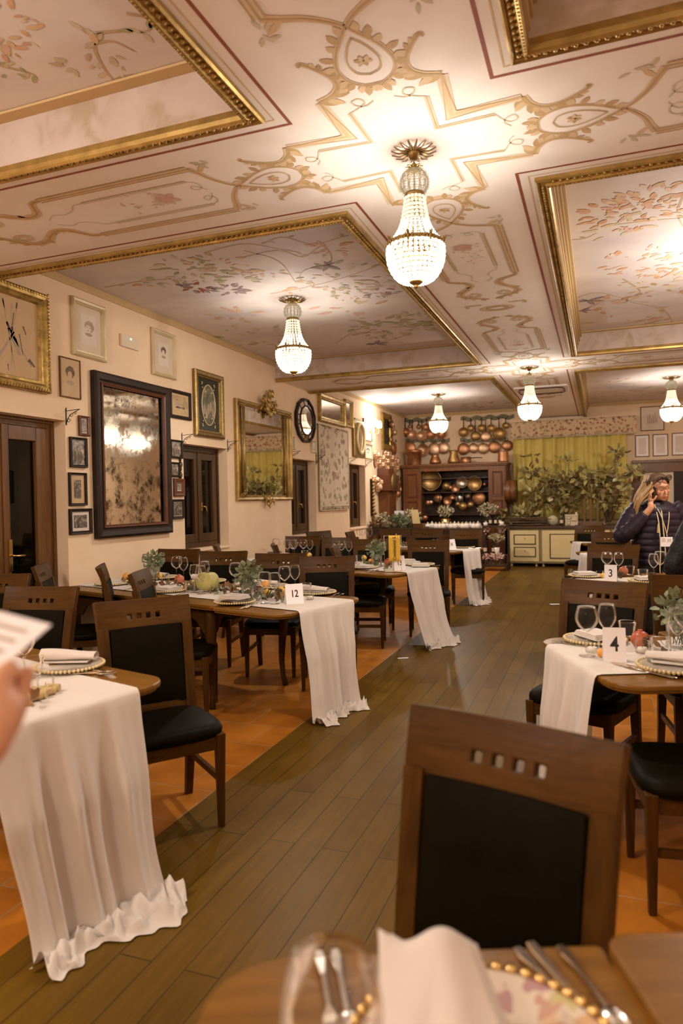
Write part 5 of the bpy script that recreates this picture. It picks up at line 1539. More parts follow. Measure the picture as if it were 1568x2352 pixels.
# right wall, seen in the mirrors
for i, (yy, zz, ww, hh, lb) in enumerate(((9.0, 1.9, .5, .6, 'framed photo on the right wall seen only in the spotted mirror, nearest'), (9.8, 1.75, .35, .5, 'framed photo on the right wall seen only in the mirror, second'), (10.5, 2.0, .45, .55, 'framed photo on the right wall seen only in the mirror, third'), (11.3, 1.9, .5, .7, 'framed photo on the right wall seen only in the mirror, farthest'))):
    r = thing('framed_picture', (XR-.003, yy, zz), RZ['R'], lb, 'picture'); b = MB(); bars(b, ww, hh, .03, 0, -.03); b.build('frame', W['blackwood'], r)
    b = MB(); b.box(-ww/2+.03, ww/2-.03, -.008, -.002, -hh/2+.03, hh/2-.03); b.build('image', W['photo'], r)

r = thing('fireplace', (XR-.002, 9.6, 0), RZ['R'], 'dark arched fireplace on the right wall seen only in the spotted mirror', 'fireplace')
b = MB(); b.box(-1.0, 1.0, -.55, 0, 0, .8); b.box(-1.15, 1.15, -.6, 0, 1.35, 1.45); b.build('body', W['darkwood'], r)
b = MB(); n = 16
b.prism([(-1.0, .8), (-.85, .8)]+[(-.85*math.cos(PI*k/n), .8+.5*math.sin(PI*k/n)) for k in range(n+1)]+[(1.0, .8), (1.0, 1.35), (-1.0, 1.35)], 0, .5); o = b.build('arch', W['blackwood'], r); o.rotation_euler = (R_(90), 0, 0)
# ================================================================== the back wall
YW = YB
# pot racks and pans, px radius given for the photo
PXM = lambda px, Y: pY(px+1, 1000, Y).x-pY(px, 1000, Y).x
def rack(pl, pr_, label, hpx=9):
    a, c = pY(pl[0], pl[1], YW), pY(pr_[0], pr_[1], YW); w = c.x-a.x; k = (c.z-a.z)/w; t = hpx*PXM(pl[0], YW)
    r = thing('pot_rack', (a.x, YW-.002, a.z), 0, label, 'pot rack', 'wavy green pot racks'); b = MB(); n = 30
    top = [(w*i/n, k*w*i/n+t*.5+.25*t*math.sin(i*.85)) for i in range(n+1)]; bot = [(w*i/n, k*w*i/n-t*.5+.25*t*math.sin(i*.85+.6)) for i in range(n+1)]
    for i in range(n): b.hexa([(bot[i][0], -.04, bot[i][1]), (bot[i+1][0], -.04, bot[i+1][1]), (bot[i+1][0], 0, bot[i+1][1]), (bot[i][0], 0, bot[i][1])], [(top[i][0], -.04, top[i][1]), (top[i+1][0], -.04, top[i+1][1]), (top[i+1][0], 0, top[i+1][1]), (top[i][0], 0, top[i][1])])
    b.build('board', W['boardg'], r)
    b = MB()
    for i in range(3, n, 3): b.tube([(w*i/n, -.04, k*w*i/n-t*.2), (w*i/n, -.07, k*w*i/n-t*.2), (w*i/n, -.07, k*w*i/n+.005)], .006, 5)
    b.build('hooks', W['iron'], r)


def X4(x): return 840+x/4.356
def Y4(y): return 900+y/4.356


rack((X4(370), Y4(292)), (X4(850), Y4(272)), 'upper left wavy green pot rack behind the chandelier')
rack((X4(390), Y4(492)), (X4(838), Y4(485)), 'lower left wavy green pot rack over the dresser')
rack((X4(950), Y4(275)), (X4(1475), Y4(248)), 'upper right wavy green pot rack beside the valance')
rack((X4(945), Y4(487)), (X4(1400), Y4(470)), 'lower right wavy green pot rack over the dresser')


def pan(px, py, rpx, label, m='copper', handle=0, Y=None, kind='pan', w='B', group='copper pans', inner=None, ring=True):
    """round pan hung flat against the wall; handle = length of the iron handle in photo pixels, going up"""
    Y = Y or YW-.055
    if w == 'B': p = pY(px, py, Y); k = PXM(px, Y)
    else: p = pX(px, py, XL+.05); k = (pX(px, py-1, XL+.05).z-p.z)
    R = rpx*k; r = thing('copper_pan', p, RZ[w], label, 'pan', group); b = MB(); d = min(.09, R*.45)
    if kind == 'ladle': b.lathe([(.0, R*.9), (R*.5, R*.8), (R*.88, R*.4), (R, 0), (R*.95, 0), (R*.8, R*.35), (0, R*.8)], 18, 0, (0, 0, 0), 'y', cap=False)
    elif kind == 'lid': b.lathe([(R, -.01), (R*1.0, .0), (R*.92, .012), (R*.5, .028), (0, .034)], 26, 0, (0, 0, 0), 'y', cap=False)
    else: b.lathe([(0, -.02), (R*.86, -.02), (R*.94, 0), (R, d), (R*1.05, d+.003), (R*1.05, d-.003), (R, d-.006)], 26, 0, (0, 0, 0), 'y', cap=False); b.lathe([(0, d*.25), (R*.88, d*.25), (R*.99, d-.004)], 26, 1, (0, 0, 0), 'y', cap=False)
    b.build('bowl', [W[m], W[inner or m]], r)
    b = MB()
    if handle:
        h = handle*k; b.hexa([(-.012, -.012, R*.9), (.012, -.012, R*.9), (.012, -.004, R*.9), (-.012, -.004, R*.9)], [(-.008, -.012, R+h-.03), (.008, -.012, R+h-.03), (.008, -.004, R+h-.03), (-.008, -.004, R+h-.03)])
        b.tube([(.016*math.cos(a*.7), -.008, R+h-.014+.016*math.sin(a*.7)) for a in range(9)], .005, 5, 0, True); b.build('handle', W['iron' if m != 'tin' else 'brass'], r)
    elif ring:
        b.tube([(.03*math.cos(a*.7), -d*.5, R+.02+.03*math.sin(a*.7)) for a in range(9)], .006, 5, 0, True); b.build('ring', W['iron'], r)
    return r


def pans(lst, where, **kw):
    lst = sorted(lst); n = len(lst)
    for i, (x, y, rr, m, hd, kd) in enumerate(lst):
        pos = 'leftmost' if i == 0 else 'rightmost' if i == n-1 else ORD[i]+' from the left'
        ds = {'copper': 'reddish copper', 'copper_l': 'bright copper', 'copper_d': 'dull brassy', 'tin': 'grey tinned'}[m]
        pan(X4(x), Y4(y), rr/4.356, '%s %s, %s %s' % (ds, kd, pos, where), m, hd/4.356, kind='ladle' if kd == 'ladle' else 'lid' if kd == 'lid' else 'pan', group='pans '+where, **kw)


pans([(395, 405, 46, 'copper', 90, 'ladle'), (440, 345, 19, 'copper', 40, 'ladle'), (468, 430, 46, 'copper_l', 95, 'pan'), (528, 350, 23, 'copper', 40, 'ladle'), (563, 440, 46, 'copper_l', 100, 'pan'), (608, 355, 34, 'copper', 45, 'pan'), (658, 425, 48, 'copper', 100, 'pan'), (758, 420, 48, 'copper', 90, 'pan')], 'on the upper left rack')
pans([(430, 565, 66, 'copper', 0, 'lid'), (575, 582, 58, 'copper_l', 0, 'pan'), (680, 575, 65, 'copper_l', 0, 'lid'), (775, 562, 60, 'copper_l', 0, 'lid')], 'on the lower left rack')
pans([(978, 406, 47, 'copper_d', 95, 'pan'), (1050, 366, 34, 'copper_d', 60, 'pan'), (1095, 440, 48, 'copper_d', 110, 'lid'), (1156, 366, 38, 'copper_d', 60, 'pan'), (1198, 446, 55, 'copper_l', 110, 'lid'), (1252, 366, 38, 'copper_d', 60, 'pan'), (1332, 420, 62, 'copper_d', 100, 'pan'), (1398, 338, 31, 'copper_d', 50, 'pan')], 'on the upper right rack')
pans([(975, 572, 60, 'copper', 0, 'lid'), (1075, 565, 50, 'copper_l', 0, 'lid'), (1172, 566, 57, 'copper_l', 0, 'lid'), (1285, 552, 62, 'copper', 0, 'lid'), (1412, 538, 54, 'copper', 0, 'lid')], 'on the lower right rack')

# dresser with copper on top and inside
YD = 15.72
def D(x, y, Y=YD): return pY(X4(x), Y4(y), Y)
dl, dm1, dm2, dr = D(366, 745), D(548, 745), D(1222, 735), D(1400, 730); zt = (dl.z+dr.z)/2; zbm = D(600, 1228).z
r = thing('dresser', (dl.x, YD, 0), 0, 'tall brown wooden dresser with open shelves full of copper', 'dresser')
w = dr.x-dl.x; a1, a2 = dm1.x-dl.x, dm2.x-dl.x; dp = YB-YD-.06
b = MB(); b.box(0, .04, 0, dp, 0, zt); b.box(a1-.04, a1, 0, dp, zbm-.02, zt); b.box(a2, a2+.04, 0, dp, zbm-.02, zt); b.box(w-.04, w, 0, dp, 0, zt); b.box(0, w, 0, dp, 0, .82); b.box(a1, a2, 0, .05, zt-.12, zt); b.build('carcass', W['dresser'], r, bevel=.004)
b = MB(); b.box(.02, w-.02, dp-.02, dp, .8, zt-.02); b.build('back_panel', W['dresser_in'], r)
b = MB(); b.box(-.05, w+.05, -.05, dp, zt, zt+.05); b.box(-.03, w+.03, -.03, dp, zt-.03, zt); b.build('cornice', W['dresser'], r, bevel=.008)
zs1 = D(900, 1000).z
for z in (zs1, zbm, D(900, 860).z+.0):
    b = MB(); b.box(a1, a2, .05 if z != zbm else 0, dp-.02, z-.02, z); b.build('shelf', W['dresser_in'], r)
for x0, x1 in ((.02, a1-.02), (a2+.02, w-.02)):
    b = MB(); b.box(x0, x1, -.022, 0, zbm-.02, zt-.04); q = b.build('door', W['dresser'], r, bevel=.004)
    zm_ = zbm+(zt-zbm)*.32
    for za, zc in ((zbm+.08, zm_-.04), (zm_+.04, zt-.16)):
        b = MB(); b.hexa([(x0+.1, -.023, za), (x1-.1, -.023, za), (x1-.1, -.0225, zc), (x0+.1, -.0225, zc)], [(x0+.1, -.0235, za), (x1-.1, -.0235, za), (x1-.1, -.023, zc), (x0+.1, -.023, zc)]); bars_ = MB()
        b = MB(); b.M = Matrix.Translation(((x0+x1)/2, -.018, (za+zc)/2)); bars(b, x1-x0-.12, zc-za, .045, 0, -.022); b.build('panel_moulding', W['redwood'], q)
Yi = YD+.22
for x, y, rr, m, hd, kd, lb in ((660, 885, 98, 'copper_d', 0, 'pan', 'huge brassy pan leaning on the upper dresser shelf'), (965, 905, 54, 'tin', 0, 'pan', 'grey tinned pan in the dresser, left of the shining one'), (1090, 915, 70, 'copper_d', 0, 'pan', 'big shining brass pan in the dresser, right of the grey one'),
    (900, 965, 40, 'copper', 90, 'pan', 'copper saucepan hanging in the dresser below the grey pan'), (805, 945, 46, 'copper_d', 0, 'ladle', 'round polished ladle beside the huge brassy pan'), (845, 960, 30, 'copper', 120, 'ladle', 'copper ladle with long upright handle in the dresser'), (1187, 925, 20, 'copper', 100, 'ladle', 'little copper ladle at the right end of the dresser shelf'),
    (718, 1060, 48, 'copper', 0, 'lid', 'copper lid on the lower dresser shelf'), (820, 1090, 40, 'copper', 0, 'pan', 'dim copper pan in the middle of the lower dresser shelf'), (930, 1065, 44, 'tin', 0, 'lid', 'grey lid standing in the lower dresser shelf'), (1020, 1040, 27, 'copper_l', 0, 'lid', 'small bright copper lid in the lower dresser shelf'), (1130, 1062, 70, 'copper', 0, 'lid', 'large dim copper lid at the right of the lower dresser shelf'),
    (920, 1124, 27, 'copper_d', 100, 'ladle', 'left of three brass ladles hanging low in the dresser'), (973, 1148, 46, 'copper_d', 110, 'ladle', 'middle of three brass ladles hanging low in the dresser'), (1047, 1130, 36, 'copper_d', 95, 'ladle', 'right of three brass ladles hanging low in the dresser'), (740, 1160, 20, 'copper_d', 110, 'ladle', 'small brass ladle above the dried flowers'), (593, 1258, 34, 'copper', 160, 'ladle', 'copper ladle hanging at the left edge of the dresser opening'),
    (620, 1110, 26, 'copper', 0, 'lid', 'small copper lid at the left of the lower shelf'), (650, 1105, 22, 'copper_l', 0, 'lid', 'tiny bright copper lid at the left of the lower shelf'), (870, 1050, 26, 'copper', 60, 'pan', 'small copper pan left of the grey lid')):
    pan(X4(x), Y4(y), rr/4.356, lb, m, hd/4.356, Y=Yi if y < 1100 else YD+.07, kind='ladle' if kd == 'ladle' else 'lid' if kd == 'lid' else 'pan', group='copper in the dresser')


def pot(x, ytop, ybot, wpx, label, prof, m='copper', Y=None, name='copper_pot', cat='pot', handle=None):
    Y = Y or YD+.2; p = pY(X4(x), Y4(ybot), Y); k = PXM(X4(x), Y)/4.356; h = (ybot-ytop)*k; R = wpx/2*k
    r = thing(name, (p.x, Y, zt+.051 if abs(p.z-zt) < .35 else p.z), 0, label, cat, 'copper pots on the dresser'); b = MB(); b.lathe([(a*R, c*h) for a, c in prof], 22); b.build('body', W[m], r)
    b = MB()
    if handle == 'side': b.tube([(R*.9, 0, h*.8), (R+.12, -.02, h*.86), (R+.26, -.03, h*.8)], .011, 6); b.build('handle', W['iron'], r)
    elif handle == 'loop':
        for s in (-1, 1): b.tube([(s*R*.95, 0, h*.9), (s*(R+.05), 0, h*.86), (s*(R+.05), 0, h*.7), (s*R*.95, 0, h*.66)], .010, 6)
        b.build('handles', W['copper_d'], r)
    return r


pot(485, 588, 735, 142, 'large cylindrical copper pot at the left end of the dresser top', [(.0, 0), (.93, 0), (.96, .04), (.96, .78), (1.06, .80), (1.1, .9), (1.1, 1), (.98, 1), (.95, .9), (0, .88)], handle='loop')
pot(695, 640, 732, 118, 'squat wide bellied copper jug on the dresser', [(0, 0), (.8, 0), (1, .18), (.95, .4), (.66, .75), (.6, .9), (.68, 1), (.6, 1), (.5, .7), (0, .6)])
pot(880, 595, 728, 122, 'tall flared copper jug in the middle of the dresser top', [(0, 0), (.85, 0), (1, .12), (.95, .3), (.66, .7), (.66, .8), (.82, 1), (.74, 1), (.55, .7), (0, .6)], 'copper_d')
pot(1002, 660, 722, 104, 'low copper saucepan with long side handle on the dresser', [(0, 0), (.95, 0), (1, .06), (1, 1), (.94, 1), (.94, .1), (0, .1)], handle='side')
pot(1375, 608, 715, 112, 'copper bucket at the right end of the dresser top', [(0, 0), (1, 0), (1, .1), (.92, .9), (.95, 1), (.86, 1), (.88, .1), (0, .1)])

# curtain and valance
YC = YB-.16
a, c = pY(1178, 985, YC), pY(1440, 1200, YC); w = c.x-a.x; z1 = pY(1300, 985, YC).z; z0 = .95
r = thing('curtain', (a.x, YC, 0), 0, 'long pleated olive green curtain behind the magnolia branches', 'curtain')
b = MB(); b.grid(lambda u, v: (w*u+.10*v*(u-.5)*(1 if u > .5 else .2), .045*math.sin(u*46+.6*math.sin(u*17))+.022*math.sin(u*113)+.01*math.sin(v*5+u*9)-.02, z1+(z0-z1)*v), 160, 12); b.build('cloth', W['curtain'], r, solid=.004)
a, c = pY(1172, 975, YC-.12), pY(1462, 950, YC-.12); w = c.x-a.x; z1 = pY(1320, 962, YC-.12).z; z0 = pY(1320, 1000, YC-.12).z
r = thing('curtain_valance', (a.x, YC-.12, 0), 0, 'gathered floral valance box above the green curtain', 'valance')
b = MB(); b.grid(lambda u, v: (w*u, .018*math.sin(u*90)*v+.008*math.sin(u*150)*v, z1+(z0-z1)*v*(1+.05*math.sin(u*60))), 200, 8); b.build('cloth', W['valance'], r, solid=.004)
b = MB(); b.box(0, w, .01, .26, z1-.02, z1); b.box(0, .012, .01, .26, z0+.1, z1); b.box(w-.012, w, .01, .26, z0+.1, z1); b.build('pelmet_board', W['valance'], r)
b = MB(); n = 150
for i in range(n): b.sph((w*(i+.5)/n, .01*math.sin(i), z0*(1)+(z1-z0)*-.02+.008*math.sin(i*2.3)), .012, 5, 4, 0, (.8, .8, 1.8), False)
b.build('fringe', W['greyp'], r)

# cream kitchen cabinets under a dark worktop
YQ = 15.0
def Q_(px, py): return pY(px, py, YQ)
qa, qb, qc = Q_(1166, 1210), Q_(1239, 1210), Q_(1402, 1210); zt_ = .80; zq0 = .075; XE = Q_(1500, 1210).x
for i, (x0, x1, lb) in enumerate(((qa.x, qb.x, 'cream cabinet with two small drawers at the left end of the worktop'), (qb.x, qc.x, 'wide cream cabinet with one brass handle under the dark worktop'), (qc.x, XE, 'cream cabinet partly hidden behind the woman'))):
    r = thing('kitchen_cabinet', (x0, YQ, 0), 0, lb, 'cabinet', 'cream cabinets under the worktop'); w = x1-x0
    b = MB(); b.box(.002, w-.002, 0, .6, zq0, zt_); b.build('body', W['olive'], r, bevel=.004)
    b = MB(); b.box(.045, w-.025, -.018, 0, zq0+.04, zt_-.035); q = b.build('front_panel', W['cream'], r, bevel=.003)
    boxes = ((.20, .40), (.50, .70)) if i == 0 else ((.17, .62),)
    H_ = zt_-zq0
    for j, (f0, f1) in enumerate(((.20, .46), (.56, .82)) if i == 0 else ((.16, .84),)):
        za, zc = zq0+H_*f0, zq0+H_*f1; xa, xb = w*(.2 if i == 0 else .15), w*(.86 if i == 0 else .93)
        b = MB(); b.box(xa, xb, -.026, -.018, za, zc); dq = b.build('drawer', W['cream'], r)
        b = MB(); b.M = Matrix.Translation(((xa+xb)/2, -.026, (za+zc)/2)); bars(b, xb-xa+.02, zc-za+.02, .02, .006, -.006); b.build('dark_line', W['dresser_in'], dq)
        b = MB(); xm = (xa+xb)/2; zz_ = za+(zc-za)*(.66 if i == 0 else .85)
        if i == 0: b.sph((xm, -.035, zz_), .012, 10, 7)
        else: b.tube([(xm-.06, -.028, zz_+.01), (xm-.05, -.05, zz_), (xm, -.055, zz_-.008), (xm+.05, -.05, zz_), (xm+.06, -.028, zz_+.01)], .008, 6)
        b.build('knob' if i == 0 else 'handle', W['brass'], dq)
    for xx in (.06, w-.08):
        b = MB(); b.lathe([(.014, 0), (.03, .015), (.03, .03), (.014, .045), (.02, .075)], 12, 0, (xx, .06, 0)); b.build('foot', W['cream'], r)
b = MB(); b.box(qa.x-.05, XE, YQ-.05, YB-.02, zt_+.003, zt_+.055); tag(b.build('worktop', W['counter'], bevel=.012), 'long dark wooden worktop above the cream cabinets', 'worktop')
ZT = zt_+.056
b = MB(); b.box(qa.x, XE, YQ+.62, YB-.05, 0, zt_); tag(b.build('trim_30', W['olive']), kind='structure')


def at(px, py, Y): return pY(px, py, Y)


# things on the worktop
def magnolia(label, blobs, seed, Y, stem_to=None, base=None):
    rnd = random.Random(seed); c0 = at(blobs[0][0], 1196, Y); r = thing('magnolia_arrangement', (c0.x, Y, ZT), 0, label, 'branches', 'magnolia branches on the worktop')
    b = MB(); t = MB()
    for px, py, rx, rz_, n in blobs:
        p = at(px, py, Y)-Vector((c0.x, Y, ZT)); k = PXM(px, Y)
        foliage(b, p, (rx*k, .3, rz_*k), int(n*1.35), .17, .088, (0, 0, 0, 1), rnd, up=.25, droop=.22)
        t.tube([(rnd.uniform(-.05, .05), 0, .05), (p.x*.45, rnd.uniform(-.08, .08), p.z*.55), (p.x, p.y, p.z)], [.012, .008, .004], 5)
    b.build('leaves', [W['magn'], W['magn_b']], r); t.build('stems', W['twig'], r)
    v = MB(); v.lathe([(0, .004), (.07, .004), (.075, .02), (.06, .15), (.085, .24), (.08, .24), (.05, .15), (.06, .02), (0, .02)], 18); v.build('jar', W['glass'], r)


magnolia('leafy magnolia branches at the left of the curtain, in a jar on the worktop', [(1232, 1132, 24, 14, 34), (1218, 1080, 20, 8, 15), (1258, 1092, 22, 10, 20), (1222, 1048, 10, 4, 6), (1248, 1152, 24, 10, 34), (1204, 1095, 10, 8, 9)], 1, 15.5)
magnolia('dense magnolia branches at the middle of the green curtain', [(1300, 1103, 32, 14, 62), (1285, 1135, 34, 15, 66), (1335, 1095, 28, 13, 48), (1306, 1056, 10, 5, 8), (1265, 1112, 24, 12, 34), (1345, 1130, 24, 13, 36), (1300, 1160, 28, 9, 28), (1285, 1050, 5, 3, 4)], 2, 15.6)
magnolia('tall magnolia branches at the right end of the curtain, over small vases', [(1395, 1112, 30, 16, 58), (1380, 1087, 28, 8, 34), (1400, 1155, 28, 15, 56), (1425, 1128, 20, 16, 36), (1417, 1040, 13, 10, 16), (1457, 1083, 20, 10, 22), (1365, 1128, 22, 10, 26), (1410, 1068, 12, 7, 10), (1470, 1092, 8, 8, 8), (1360, 1100, 18, 9, 18)], 3, 15.55)
rnd = random.Random(9); p = at(1205, 1190, 15.3); r = thing('twig_basket', (p.x, 15.3, ZT), 0, 'rough twig basket with leaves lying at the left end of the worktop', 'basket')
b = MB()
for i in range(60):
    y, z = rnd.uniform(-.16, .16), rnd.uniform(.01, .17); b.tube([(-.42+rnd.gauss(0, .05), y, z), (rnd.uniform(-.1, .1), y+rnd.gauss(0, .02), z+rnd.gauss(0, .015)), (.42+rnd.gauss(0, .08), y+rnd.gauss(0, .03), max(.008, z+rnd.gauss(0, .02)))], rnd.uniform(.004, .009), 5)
b.build('twigs', W['twig'], r)
b = MB(); foliage(b, (-.12, -.05, .24), (.42, .2, .12), 90, .16, .075, (0, 0, 1), rnd); foliage(b, (-.45, -.08, .12), (.14, .15, .12), 26, .15, .07, 0, rnd); b.build('leaves', [W['magn'], W['magn_b']], r)
p = at(1269, 1198, 15.25); b = MB(); b.lathe([(0, -.05), (.06, -.045), (.1, -.02), (.108, 0), (.1, .02), (.06, .045), (0, .05)], 24, 0, (0, 0, .108), 'y'); o = b.build('round_gourd', W['gyps']); o.location = (p.x, 15.25, ZT); tag(o, 'round flat gourd standing on edge on the worktop beside a dark bottle', 'gourd')


def mk_bottle():
    r = thing('wine_bottle', (0, 0, 0), 0, None, 'bottle'); b = MB(); b.lathe([(0, .002), (.035, .002), (.037, .01), (.037, .17), (.03, .2), (.014, .225), (.013, .28), (.016, .285), (.015, .3), (0, .3)], 16); b.build('body', W['bottle'], r)
    b = MB(); b.lathe([(.0375, .06), (.0375, .14)], 16, cap=False); b.build('label', W['mount'], r); return r


bt = Proto(mk_bottle); p = at(1289, 1198, 15.2); bt((p.x, 15.2, ZT), .3, 'dark bottle with pale label between the gourd and the little cream drawers', 'dark bottles', .85)
p = at(1312, 1199, 15.2); k = PXM(1312, 15.2); r = thing('small_drawer_box', (p.x, 15.2, ZT), 0, 'little cream box of drawers on the worktop', 'drawer box'); hw = 14.5*k; hh = 25*k
b = MB(); b.box(-hw, hw, 0, .16, 0, hh); b.box(-hw-.012, hw+.012, -.01, .17, hh, hh+.015); b.box(hw-.05, hw-.01, .02, .07, hh+.015, hh+.06); b.build('case', W['mount'], r, bevel=.003)
for x0, x1, z0, z1 in ((-.8, -.15, .62, .9), (0, .85, .45, .92), (-.75, -.2, .08, .5)):
    b = MB(); b.box(x0*hw, x1*hw, -.012, 0, z0*hh, z1*hh); q = b.build('drawer', W['mount'], r, bevel=.002); b = MB(); b.M = Matrix.Translation(((x0+x1)/2*hw, -.012, (z0+z1)/2*hh)); bars(b, (x1-x0)*hw, (z1-z0)*hh, .008, .002, -.004); b.sph((0, -.008, .02), .007, 6, 5); b.build('knob', W['olive'], q)
p = at(1356, 1198, 15.25); r = thing('wooden_easel', (p.x, 15.25, ZT), 0, 'upright wooden plate stand below the magnolia branches', 'stand')
b = MB(); b.box(-.22, .22, -.1, .1, 0, .035); b.build('base', W['oakdoor'], r, bevel=.004)
for x in (-.12, .0, .14):
    b = MB(); b.box(x-.02, x+.02, -.02, .02, .035, .55); b.build('upright', W['oakdoor'], r)

# doorway with brown lintel at the right of the back wall
la, lb_ = pY(1462, 1058, YB), pY(1560, 1055, YB); zl1, zl0 = la.z, pY(1500, 1085, YB).z
b = MB(); b.box(la.x-.1, XR, YB-.07, YB-.002, zl0, zl1); b.box(la.x-.1, XR, YB-.11, YB-.002, zl1-.06, zl1+.0); b.box(la.x-.1, la.x+.08, YB-.06, YB-.002, 0, zl0); tag(b.build('trim_31', W['oakdoor'], bevel=.006), kind='structure')
b = MB(); x0 = la.x+.08; xk = pY(1547, 1150, YB).x; b.box(x0, xk, YB-.03, YB-.002, 0, zl0); b.box(x0+.12, xk-.12, YB-.045, YB-.03, 1.2, zl0-.15); b.box(x0+.12, xk-.12, YB-.045, YB-.03, .25, 1.1); tag(b.build('door_2', W['mount'], bevel=.004), kind='structure')
b = MB(); b.box(xk, xk+.9, YB-.05, YB-.002, 0, zl0); tag(b.build('door_3', W['blackwood']), kind='structure')

# drum shaped basket hanging at the dresser side
p = pY(1172, 1128, 15.6); k = PXM(1172, 15.6); r = thing('wooden_drum', (p.x, 15.6, p.z), 0, 'brown wooden drum hanging between the dresser and the curtain', 'drum'); b = MB(); R = .24
b.lathe([(R, -12*k), (R*1.02, -10*k), (R, 0), (R*1.02, 10*k), (R, 12*k)], 26, 0, (0, 0, 0), 'x'); b.build('shell', W['dresser'], r)
b = MB()
for x in (-11*k, -1*k, 10*k): b.lathe([(R*1.03, x), (R*1.05, x+.01), (R*1.03, x+.03)], 26, 0, (0, 0, 0), 'x', cap=False)
b.build('hoop', W['redwood'], r); b = MB(); b.tube([(0, 0, R), (-.02, 0, R+.35)], .012, 6); b.build('strap', W['blackwood'], r)

# copper on the left wall corner
def pot_l(px, py, rpx, m, lb, hd=0, kd='pan'): pan(px, py, rpx, lb, m, hd, kind=kd, w='L', group='copper on the left wall')


for px, py, rr, m, kd, hd, lb in ((897, 975, 9, 'copper', 'pan', 8, 'copper pan high on the left wall beside the gold framed portrait'), (905, 993, 8, 'copper_l', 'ladle', 8, 'small copper ladle below the highest pan'), (899, 1010, 8, 'copper', 'lid', 0, 'little copper lid beside the gold framed portrait'), (906, 1030, 15, 'copper', 'lid', 0, 'large copper lid above the moulds'),
    (905, 1113, 11, 'copper', 'pan', 6, 'copper pan right of the clock, upper'), (915, 1122, 9, 'copper_d', 'pan', 6, 'brass pan right of the clock, half behind the upper one'), (912, 1134, 10, 'copper', 'ladle', 10, 'copper ladle right of the clock'), (897, 1142, 8, 'copper', 'pan', 6, 'copper pan right of the clock, lower'), (918, 1108, 8, 'copper', 'lid', 0, 'copper lid near the dresser corner')):
    pot_l(px, py, rr, m, lb, hd, kd)
def mk_mould():
    b = MB(); n = 24
    prof = [(0, .10), (.03, .10), (.045, .085), (.05, .06), (.075, .045), (.085, .0)]
    vs = []; fs = []
    for i, (q, z) in enumerate(prof):
        for k in range(n): a = 2*PI*k/n; rr = q*(1+.12*(k % 2)*(1 if 0 < i < 5 else 0)); vs.append((rr*math.cos(a), -z, rr*math.sin(a)))
    for i in range(len(prof)-1):
        for k in range(n): fs.append((i*n+k, i*n+(k+1) % n, (i+1)*n+(k+1) % n, (i+1)*n+k))
    b.add(vs, fs, 0, False); return tag(b.build('copper_mould', W['copper_l']), None, 'mould')
mo = Proto(mk_mould)
ML = [(861, 1046), (863, 1062), (873, 1052), (872, 1068), (884, 1044), (884, 1060), (883, 1076), (895, 1052), (895, 1068), (907, 1060), (906, 1076), (859, 1103), (868, 1108), (866, 1120), (874, 1114)]
for i, (px, py) in enumerate(ML): mo(pX(px, py, XL+.03), R_(90), 'fluted copper jelly mould %s' % (('%s from the left in the cluster above the clock' % ORD[i]) if i < 11 else 'left of the clock, %s' % ('uppermost', 'second', 'third', 'lowest')[i-11]), 'copper jelly moulds', 1.15)
# tall case clock
pb = pX(876, 1190); y0, y1 = pX(866, 1130).y, pX(889, 1130).y; zz = lambda py: pX(878, py).z
r = thing('tall_case_clock', (XL+.004, (y0+y1)/2, 0), RZ['L'], 'brown wooden tall case clock on the left wall between copper pots', 'clock'); w = (y1-y0)/2
b = MB(); b.box(-w*.8, w*.8, -.22, 0, .5, zz(1128)); b.box(-w, w, -.26, 0, 0, .5); b.build('case', W['dresser'], r, bevel=.006)
b = MB(); b.box(-w*1.05, w*1.05, -.27, 0, zz(1128), zz(1092)); b.box(-w*1.15, w*1.15, -.29, 0, zz(1128), zz(1126)); b.prism([(-w, 0), (w, 0), (w*.5, -.2), (-w*.5, -.2)], zz(1092), zz(1078)); b.build('hood', W['redwood'], r, bevel=.006)
b = MB(); b.box(-w*.5, w*.5, -.235, -.22, .7, zz(1140)); b.build('door', W['redwood'], r, bevel=.004)
b = MB(); b.lathe([(w*.6, 0), (w*.6, .012), (0, .013)], 20, 0, (0, -.27, (zz(1128)+zz(1092))/2), 'y'); b.build('dial', W['bronze'], r)
p0, p1 = pX(851, 1100), pX(853, 1185); r = thing('bell_strap', (XL+.004, p0.y, p1.z), RZ['L'], 'dark strap studded with brass bells hanging left of the clock', 'bell strap'); h = p0.z-p1.z
b = MB(); b.box(-.06, .06, -.02, 0, 0, h); b.build('strap', W['blackwood'], r)
for i in range(10):
    b = MB(); b.sph((0, -.045, .06+h*.9*i/9.3), .038, 10, 8); b.build('bell', W['copper_d'], r)

# herb table, sideboard with jars, stepped flower stand
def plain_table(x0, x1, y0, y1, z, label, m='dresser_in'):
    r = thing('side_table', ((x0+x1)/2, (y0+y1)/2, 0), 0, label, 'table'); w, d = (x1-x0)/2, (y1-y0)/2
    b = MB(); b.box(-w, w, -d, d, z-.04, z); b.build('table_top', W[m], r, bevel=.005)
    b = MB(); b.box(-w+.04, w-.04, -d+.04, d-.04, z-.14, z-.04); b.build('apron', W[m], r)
    for sx in (-1, 1):
        for sy in (-1, 1): b = MB(); b.box(sx*(w-.06)-.03, sx*(w-.06)+.03, sy*(d-.06)-.03, sy*(d-.06)+.03, 0, z-.04); b.build('leg', W[m], r)
    return r


